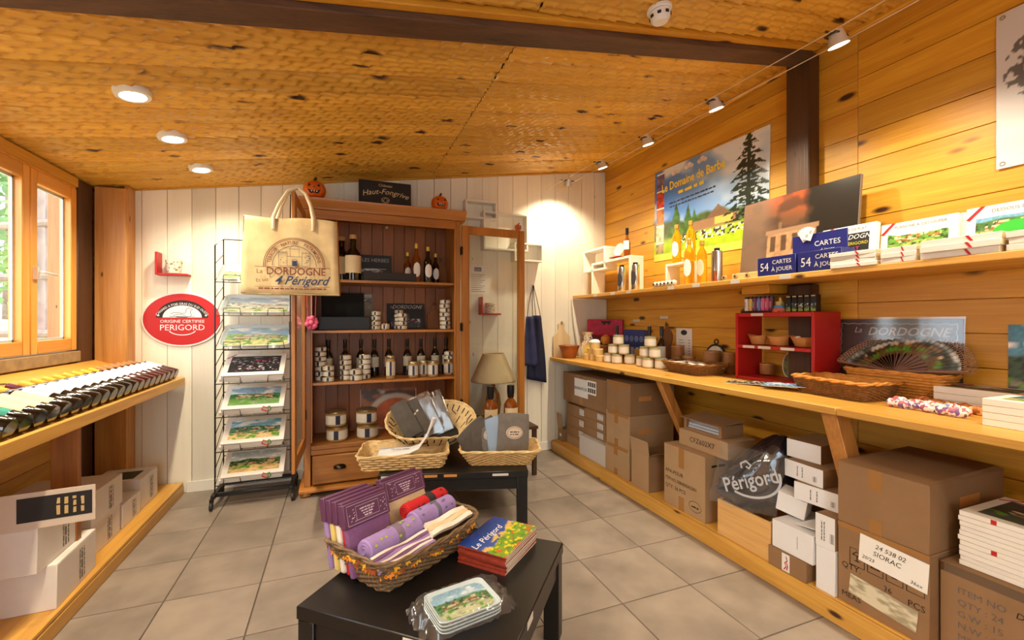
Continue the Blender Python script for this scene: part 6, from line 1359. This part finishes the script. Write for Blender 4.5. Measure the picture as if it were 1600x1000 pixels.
lying(4, 1.45, .20, .19, .018, 'stack before the black DORDOGNE board'); lying(3, 1.235, .13, .18, .022, 'short pale stack before the PLANCHE boards'); lying(3, 1.09, .24, .20, .025, 'stack before the green-map trivet'); lying(3, .835, .22, .20, .023, 'stack at the right end of the upper shelf')
# wrinkled drawing poster on the right
def drawing(U, V):
    img = np.ones(U.shape+(3,))*np.array((206, 200, 200.)); tr = (np.hypot((U-.30)/.26, (V-.62)/.22) < 1)*(vnoise(U, V, 34, 3) > .48); img = lay(img, tr*.8, (70, 66, 66)); img = lay(img, (np.abs(U-.30) < .05)*(V > .2)*(V < .42)*(vnoise(U, V, 50, 5) > .4)*.8, (60, 56, 56)); return img
t = T('drawing_poster', 'pale wrinkled poster with a pen drawing of a tree, upper right', 'poster', (2.676, 1.02, 1.985), RW); pc = picture(t, .50, .67, drawing, 80, 100, (.25, -.006, 0), name='paper')
vv = np.empty(len(pc.data.vertices)*3, np.float32); pc.data.vertices.foreach_get('co', vv); vv = vv.reshape(-1, 3); vv[:, 1] = -.004*np.abs(vnoise(vv[:, 0]+1, vv[:, 2]*2.2, 7, 3)); pc.data.vertices.foreach_set('co', vv.ravel()); pc.data.polygons.foreach_set('use_smooth', [True]*len(pc.data.polygons)); pc.data.update()
for cx, cz_ in ((.02, .65), (.02, .02)): obj('eyelet', MB().tube([(cx+.008*math.cos(a), -.0095, cz_+.008*math.sin(a)) for a in [2*PI*i/12 for i in range(12)]], .0022, 5, True), steel, t)

# ================================================================== CARTONS UNDER THE COUNTER
P0 = PZ+.0008
def rbox(name, label, x, y, z, wd, dp, ht, mat=card, tapev=True, rz=0, group=None, lid=True, side=None):
    t = carton(name, label, 'carton', (x, y, z), wd, dp, ht, RW+rz, mat, group, lid)
    if tapev:
        c = wd*.45; obj('packing_tape', B(c-.024, c+.024, -.0008, -.0002, ht*.68, ht), tape, t); obj('packing_tape', B(c-.024, c+.024, -.0008, -.0002, 0, ht*.22), tape, t)
    return t
t = rbox('carton', 'open brown carton with a raised flap at the far end under the counter', 2.09, 4.045, P0, .10, .30, .13, card, False, lid=False); obj('raised_flap', B(0, .10, -.003, 0, 0, .15), card2, t, (0, 0, .13), (.08, 0, 0)); lines(t, [(.04, .075, .05, .03)], whitecard)
rbox('carton', 'low carton under the far column of small cartons', 2.13, 3.93, P0, .33, .30, .082, card2, False)
for k in range(3):
    nm = ('bottom', 'middle', 'top')[k]
    t = rbox('small_carton', nm+' small carton of the far column, white sticker', 2.125, 3.93-.006*k, P0+.0835+k*.1052, .37, .26, .1045, card, False, group='small cartons under the counter'); lines(t, [(.25, .33, .035, .055)], whitecard, name='sticker'); [marks(t, .257, .322, .045+.016*i, .008, bb, -.002, seed=k*3+i) for i in range(3)]
rbox('white_carton', 'grey-white carton lying under the near column of small cartons', 2.055, 3.552, P0, .425, .30, .178, plain('greywhite', (196, 190, 184), .7), False)
for k in range(3):
    nm = ('bottom', 'middle', 'top')[k]
    t = rbox('small_carton', nm+' small carton of the near column, white sticker', 2.105, 3.545, P0+.1795+k*.0803, .35, .26, .0795, card, False, group='small cartons under the counter'); lines(t, [(.22, .31, .02, .048)], whitecard, name='sticker'); [marks(t, .228, .302, .026+.015*i, .008, bb, -.002, seed=k*5+i) for i in range(3)]
t = rbox('carton', 'wide brown carton with a handwritten white sheet resting on the small cartons', 2.125, 3.985, P0+.421, .77, .34, .285, card, True)
lines(t, [(.22, .47, .08, .17)], whitecard, name='sheet'); lines(t, [(.455, .61, .13, .125)], paper, y=-.0016, name='printed_sheet'); lettering(t, [('BASARAPOUR', .34, .145, .042, {'sx': .85})], ink, -.0022); m = [(.47+.034*(i % 4), .47+.034*(i % 4)+.026, .145+.055*(i//4), .04) for i in range(8)]; lines(t, m, plain('blk2', (70, 66, 66), .6), y=-.0022, name='printed_blocks')
for k, (z, h) in enumerate(((P0, .228), (P0+.2288, .262), (P0+.4916, .248))):
    t = rbox('carton', ('bottom', 'middle', 'top')[k]+' carton of the tall taped stack left of the first brace', 2.05+.004*k, 3.112, z, .318, .42, h, card2 if k < 2 else card, True, group='tall taped carton stack')
    obj('packing_tape', B(.02, .30, -.0009, -.0002, h-.022, h-.001), tape, t)
    obj('side_sticker', B(.3182, .3188, .08, .20, h*.45, h*.45+.035), kraft, t)
t = T('open_carton', 'pale open carton with a raised front flap before the taped stack', 'carton', (2.038, 2.75, P0), RW); w_, d_, h_ = .195, .33, .26
obj('front_wall', B(0, w_, 0, .004, 0, h_), card2, t); obj('back_wall', B(0, w_, d_-.004, d_, 0, h_), card, t); obj('side_wall', B(0, .004, .004, d_-.004, 0, h_), card, t); obj('side_wall', B(w_-.004, w_, .004, d_-.004, 0, h_), card, t); obj('bottom_panel', B(.004, w_-.004, .004, d_-.004, 0, .004), card, t); obj('front_flap', B(0, w_+.01, -.003, 0, 0, .105), card2, t, (0, 0, h_), (.12, 0, 0)); obj('side_flap', B(0, .003, .01, d_-.01, 0, .07), card, t, (w_-.003, 0, h_), (0, 1.1, 0))
# big carton with stencilled lettering
t = rbox('carton', 'large carton stencilled APA-POUR standing on the platform', 2.05, 2.408, P0, .36, .30, .40, card2, True)
lettering(t, [('APA-POUR', .015, .215, .034, {'align': 'LEFT'}), ('ITEM NO.:10BNEI02A52001', .015, .165, .030, {'align': 'LEFT', 'sx': .8}), ('QTY: 36 PCS', .015, .115, .034, {'align': 'LEFT'})], ink); stroke(t, [ell(.28, .07, .05, .032, 24)], .003, ink, name='pen_ring'); marks(t, .25, .31, .062, .012, ink, seed=2, name='handwriting')
marks(t, .05, .16, .33, .022, ink, seed=9, M=Matrix.Translation((.36, 0, 0)) @ Matrix.Rotation(PI/2, 4, 'Z'), name='side_handwriting')
t = rbox('carton', 'flat pale carton with a pen-written code on the APA-POUR carton', 2.12, 2.345, P0+.4015, .40, .22, .105, card2, False); lettering(t, [('CFZ602X7', .20, .04, .045)], ink, -.0014)
t = T('open_carton', 'small opened carton showing silver packs, above the APA-POUR carton', 'carton', (2.15, 2.33, P0+.507), RW); obj('tray', B(0, .31, 0, .18, 0, .012).box(0, .02, 0, .18, .012, .075).box(.29, .31, 0, .18, .012, .075).box(.02, .29, .165, .18, .012, .075), card, t, bev=.001); obj('lid_flap', B(-.01, .32, -.03, .185, 0, .004), card, t, (0, 0, .077), (.06, 0, 0))
for k in range(3): obj('silver_pack', B(.03, .28, .01+.004*k, .15, .014+k*.017, .028+k*.017), plain('silverp', (190, 196, 206), .35, .3), t)
t = T('wooden_crate', 'pine crate with a dovetailed edge under the shiny dark bag', 'crate', (2.03, 1.935, P0), RW+.0); w_, d_, h_ = .335, .36, .20; cr_m = wood('crate', (186, 132, 66), (222, 176, 108), 'x', knots=.25, rough=.6)
obj('front_board', B(0, w_, 0, .016, 0, h_), cr_m, t, bev=.002); obj('back_board', B(0, w_, d_-.016, d_, 0, h_), cr_m, t); obj('side_board', B(0, .016, .0165, d_-.0165, 0, h_), cr_m, t); obj('side_board', B(w_-.016, w_, .0165, d_-.0165, 0, h_), cr_m, t); obj('bottom_board', B(.0165, w_-.0165, .0165, d_-.0165, 0, .012), cr_m, t)
# shiny dark bag
t = T('apron_bag', 'shiny dark navy bag lettered Périgord in clear film, slumped on the pine crate', 'bag', (2.19, 1.808, P0+.202), rz=math.radians(-66)); m = MB(); n_, k_ = 40, 24
nz_ = np.random.RandomState(3)
for j in range(k_+1):
    b = j/k_; z_ = .40*b; prof_ = [(0, .13, .12), (.15, .185, .145), (.4, .175, .14), (.65, .125, .11), (.85, .085, .07), (1, .02, .02)]
    for (b0, x0_, y0_), (b1_, x1_, y1_) in zip(prof_, prof_[1:]):
        if b0 <= b <= b1_: f = (b-b0)/(b1_-b0); rx, ry = x0_+(x1_-x0_)*f, y0_+(y1_-y0_)*f; break
    sh = -.05+.17*b
    for i in range(n_):
        a = 2*PI*i/n_; cr_ = 1+(.05*math.sin(7*a+9*b)+.035*math.sin(13*a-17*b)+.03*nz_.rand())*(.4+.6*abs(math.sin(5*b+a)))*(0.25 if (PI*1.15 < a < PI*1.85 and .2 < b < .75) else 1)
        m.v.append((sh+rx*cr_*math.cos(a), ry*cr_*math.sin(a), z_+.01*math.sin(3*a)*(b > .02)*(b < .98)))
m.f += [(j*n_+i, j*n_+(i+1) % n_, (j+1)*n_+(i+1) % n_, (j+1)*n_+i) for j in range(k_) for i in range(n_)]; m.f += [tuple(range(n_-1, -1, -1)), tuple(k_*n_+i for i in range(n_))]
o = obj('bag', m, plain('shiny_navy', (16, 17, 34), .12, spec=.8, coat=.8), t)
Y1 = -.165; Wt = plain('bag_white', (206, 206, 210), .4)
lettering(t, [('Périgord', .02, .135, .105, {'rot': .42, 'sx': .8, 'shear': .15, 'bold': .015})], Wt, Y1); stroke(t, [ell(.0, .20, .155, .12, 30, PI*1.36, PI*2.1)], .012, Wt, Y1, 'print_arc'); stroke(t, [[(-.03, .225), (-.035, .25), (-.01, .268), (.015, .25), (.005, .23), (-.008, .24)]], .010, Wt, Y1, 'print_curl')
m = MB(); q = random.Random(9)
for i in range(9):
    for j in range(15): m.v.append((-.20+.33*j/14+.06*(i/8)+q.uniform(-.006, .006), -.168-.02*math.sin(PI*j/14)-q.uniform(0, .012), .01+.33*i/8+q.uniform(-.006, .006)))
m.f += [(i*15+j, i*15+j+1, (i+1)*15+j+1, (i+1)*15+j) for i in range(8) for j in range(14)]; obj('clear_film', m, film, t)
# white boxes
wc = plain('white_box', (226, 224, 224), .5)
def wbox(label, x, y, z, wd, dp, ht, rz=0, rot=None, code=True):
    t = T('white_box', label, 'box', (x, y, z), RW+rz, 'white boxes under the counter', rot=rot); obj('body', B(0, wd, .001, dp, 0, ht), card, t, bev=.001); obj('white_front', B(0, wd, -.0006, .0008, 0, ht), wc, t)
    if code: lines(t, [(wd*.75+.004*i, wd*.75+.004*i+(.001+.001*(i % 3)), ht*.2, ht*.3) for i in range(5)], greyink, y=-.0012, name='barcode'); [marks(t, ht*.2, ht*.8, wd*(.36+.13*k), .006, greyink, seed=k, vert=True) for k in range(2)]
    return t
t = rbox('carton', 'low carton with a red and white sticker under the white box', 2.022, 1.606, P0, .195, .30, .094, card, False); lines(t, [(.075, .115, .005, .085)], whitecard, name='sticker'); stroke(t, [[(.086, .012), (.098, .03), (.090, .045), (.104, .06), (.096, .078)], [(.10, .014), (.106, .035), (.099, .05)]], .005, redsign, -.002, 'red_scrawl')
t = T('white_box', 'white open-topped box on the low stickered carton', 'box', (2.03, 1.59, P0+.0952), RW); obj('body', B(0, .205, 0, .27, 0, .135), wc, t, bev=.002); obj('slit', B(.13, .1315, -.0008, 0, .04, .10), greyink, t); obj('top_flap', B(.11, .203, .02, .25, 0, .003), wc, t, (0, 0, .136), (0, -.12, 0))
t = T('white_box', 'tall blank white box beside the SIORAC cartons', 'box', (2.04, 1.378, P0), RW); obj('body', B(0, .084, 0, .25, 0, .20), wc, t, bev=.002)
wbox('white box with a barcode on the tall blank white box', 2.04, 1.379, P0+.2012, .085, .25, .145)
rbox('carton', 'plain carton hidden behind the pile of white boxes', 2.33, 1.60, P0, .30, .28, .345, card, False)
wbox('lower white box of the leaning pile beside the second brace', 2.10, 1.525, P0+.3465, .22, .30, .085, .10)
wbox('middle white box of the leaning pile beside the second brace', 2.135, 1.60, P0+.4325, .20, .26, .085, -.06)
wbox('top white box of the leaning pile beside the second brace', 2.19, 1.63, P0+.5185, .17, .24, .09, .05, None, False)
t = T('white_box', 'small white box tipped on the edge of the pine crate', 'box', (2.085, 1.615, P0+.262), rot=(.12, .18, RW+.35)); obj('body', B(0, .13, 0, .10, 0, .10), wc, t, bev=.002)
# SIORAC cartons
t = rbox('carton', 'lower large carton with a sheet marked SIORAC and shipping symbols', 2.05, 1.288, P0, .325, .53, .347, card, False)
lettering(t, [('QTY.', .055, .155, .034), ('36', .19, .135, .03), ('PCS', .285, .125, .034), ('MEAS', .055, .03, .032)], ink)
for i in range(4):
    x0 = .05+.068*i; stroke(t, [rect(x0, x0+.056, .18, .252)], .003, ink, name='symbol_frame'); c = x0+.028
    stroke(t, [[(c-.018, .225), (c, .243), (c+.018, .225), (c-.018, .225)], [(c, .225), (c, .203)], [(c-.01, .202), (c+.01, .202)]] if i == 0 else [[(c-.012, .205), (c-.012, .235)], [(c+.012, .205), (c+.012, .235)], [(c-.018, .204), (c+.018, .204)]] if i == 1 else [[(c-.012, .24), (c+.012, .24), (c, .222), (c-.012, .24)], [(c, .222), (c, .204)], [(c-.01, .203), (c+.01, .203)]] if i == 2 else [[(c-.018, .238), (c+.018, .205)], [(c-.015, .205), (c+.015, .24)]], .004, ink, name='symbol')
sh = obj('handwritten_sheet', B(0, .235, -.0022, -.0006, 0, .115), paper, t, (.085, -.0015, .215), (0, .06, 0)); lettering(sh, [('24 538 02', .11, .08, .026, {'shear': .2}), ('SIORAC', .10, .048, .028, {'shear': .15}), ('20/23', .035, .018, .02, {'shear': .2}), ('36ex', .20, .012, .02, {'shear': .2})], ink, -.003)
def faded(U, V): return lay(np.ones(U.shape+(3,))*np.array((214, 204, 176.)), np.clip((fbm(U, V, 6, 6)-.45)*4, 0, .8), np.array((150, 138, 110.)))
picture(t, .24, .085, faded, 40, 16, (.165, -.0028, .045), (0, .09, 0), name='faded_print')
obj('packing_tape', B(.0, .325, -.0012, -.0003, .325, .345), tape, t)
t = rbox('carton', 'upper large carton with crossed tape on the SIORAC carton', 2.05, 1.288, P0+.348, .325, .53, .262, card, True); obj('side_tape', B(.3252, .326, .20, .34, .15, .19), kraft, t)
obj('creased_lid', MB().hexa([(0, .0, .262), (.325, 0, .262), (.325, .52, .262), (0, .52, .262), (.01, .02, .268), (.315, .02, .266), (.315, .50, .275), (.01, .50, .275)]), card, t)
t = rbox('carton', 'nearest carton stencilled ITEM NO QTY below the pile of boxed boards', 2.10, .955, P0, .42, .45, .328, card, False); lettering(t, [(s_, .05, .235-.042*i, .032, {'align': 'LEFT'}) for i, s_ in enumerate(('ITEM NO', 'QTY : 24', 'G.W : 15', 'N.W : 14.5', 'MEAS :'))], greyink); lettering(t, [('DPLAT29M', .27, .235, .03, {'shear': .2})], ink, name='handwriting'); obj('clear_tape', B(.001, .42, -.001, -.0003, .295, .327), glass('tape_clear', (230, 220, 200), .15, .2), t)
for i in range(11):
    lab = ('%s boxed board from the bottom of the pile on the nearest carton' % NTH[i]) if i < 10 else 'top boxed board with a dark print on the nearest carton'
    t = placeboard('boxed_board', lab, (2.13+rnd.uniform(-.004, .004), .70+rnd.uniform(-.004, .004), P0+.3295+i*.0182), (0, 0, RW+rnd.uniform(-.015, .015)), .43, .32, .0178, landscape(58, sky=(50, 56, 60), hill=(40, 44, 40), low=(70, 80, 70), roof=(80, 70, 60)) if i == 10 else None, group='boxed boards on the nearest carton', ribbon=(i == 10)); 
    if i in (4, 10): obj('red_mark', B(-.13, -.115, -.0008, 0, .001, .0165), redrib, t)

# ================================================================== LIGHTS
TILT = -math.atan(SL); lensm = plain('lamp_lens', (255, 244, 225), .4, emit=14, emitc=(1, .9, .74)); trim = plain('light_trim', (222, 220, 214), .35)
def spot(parent, loc, aim, energy, cone, blend=.6, r=.03):
    l = bpy.data.lights.new('lamp_light', 'SPOT'); l.energy = energy; l.spot_size = math.radians(cone); l.spot_blend = blend; l.shadow_soft_size = r; l.color = WARM
    o = bpy.data.objects.new('lamp_light', l); COL.objects.link(o); o.parent = parent; o.location = loc; d = Vector(aim); o.rotation_euler = d.to_track_quat('-Z', 'Y').to_euler(); return o
for i, (x_, y_) in enumerate([(-.89, v) for v in (3.605, 3.05, 2.53, 1.45, .92, .40, -.6, -1.3)]+[(1.0, v) for v in (-.4,)]):
    nm = '%s recessed ceiling light from the white wall, in the row beside the window' % NTH[i] if i < 8 else 'added fill light in the ceiling on the right behind the camera'  # the last one, off the row, is unseen fill added behind the camera
    t = T('recessed_light', nm, 'ceiling light', (x_, y_, cz(x_)-.021), rot=(0, TILT, 0), group='recessed ceiling lights')
    obj('trim_ring', MB().lathe([(.046, -.002), (.052, -.010), (.068, -.008), (.072, .002), (.072, .022), (.046, .022), (.046, .004)], 28, cap=False), trim, t)
    obj('lens', MB().lathe([(.001, -.001), (.046, -.001), (.046, .003), (.001, .003)], 24), lensm, t)
    spot(t, (0, 0, -.03), (0, 0, -1), E_DOWN, 150, .8, .045)
t = T('cable_track', 'pair of thin low-voltage cables running along the right wall near the ceiling', 'cable')
for x_ in (1.97, 2.09): obj('cable', MB().tube([(x_, -1.9, 2.545), (x_, 1.278, 2.572), (x_, 4.07, 2.665)], .0022, 5), plain('cable', (206, 190, 170), .4), t)
for i, (y_, z_) in enumerate(((1.278, 2.572), (1.953, 2.592), (2.56, 2.612), (3.143, 2.632), (3.72, 2.653), (.5, 2.562), (-.4, 2.556))):
    nm = '%s cable spotlight counted from the near end of the right wall' % NTH[i] if i < 5 else ('cable spotlight just behind the camera', 'cable spotlight far behind the camera')[i-5]
    t = T('cable_spotlight', nm, 'spotlight', (2.03, y_, z_-.0), group='cable spotlights')
    obj('bracket', MB().tube([(-.075, 0, .004), (-.04, 0, .004), (-.03, -.02, .004), (.03, -.02, .004), (.04, 0, .004), (.075, 0, .004)], .005, 6).tube([(-.035, .03, .004), (.035, .03, .004), (.04, -.02, .004)], .0045, 6).tube([(-.035, .03, .004), (-.04, -.02, .004)], .0045, 6), plain('bracket', (90, 80, 70), .3, .8), t)
    a_ = (.32, 0, -1) if i < 4 else (.05, .45, -1)
    q_ = Vector((a_[0], a_[1], a_[2])).to_track_quat('-Z', 'Y').to_euler()
    obj('reflector', MB().lathe([(.015, .036), (.026, .029), (.031, .006), (.041, -.034), (.040, -.034), (.030, .005), (.010, .024)], 20, cap=False), silver, t, (0, 0, -.005), q_)
    obj('lens', MB().lathe([(.001, -.028), (.036, -.028), (.036, -.025), (.001, -.025)], 18), lensm, t, (0, 0, -.005), q_)
    d_ = Vector(a_).normalized(); spot(t, (d_.x*.05, d_.y*.05, -.005+d_.z*.05), a_, E_TRACK*(1.2 if i == 4 else 1), 125, .8, .025)
t = T('smoke_detector', 'round white smoke detector on the ceiling near the camera', 'detector', (1.341, 1.607, cz(1.341)-.004), rot=(0, TILT, 0))
obj('mount', MB().lathe([(.001, 0), (.055, 0), (.055, -.012), (.05, -.016), (.001, -.016)][::-1], 26), whitecard, t); obj('body', MB().lathe([(.001, -.062), (.03, -.062), (.04, -.054), (.046, -.034), (.046, -.017), (.001, -.017)], 26), whitecard, t); m = MB()
for i in range(8): a = 2*PI*i/8; m.box(-.008, .008, .044, .048, -.042, -.03); m.xf(Matrix.Rotation(a, 4, 'Z'), len(m.v)-8)
obj('vent_slots', m, ink, t)
bpy.context.view_layer.update()
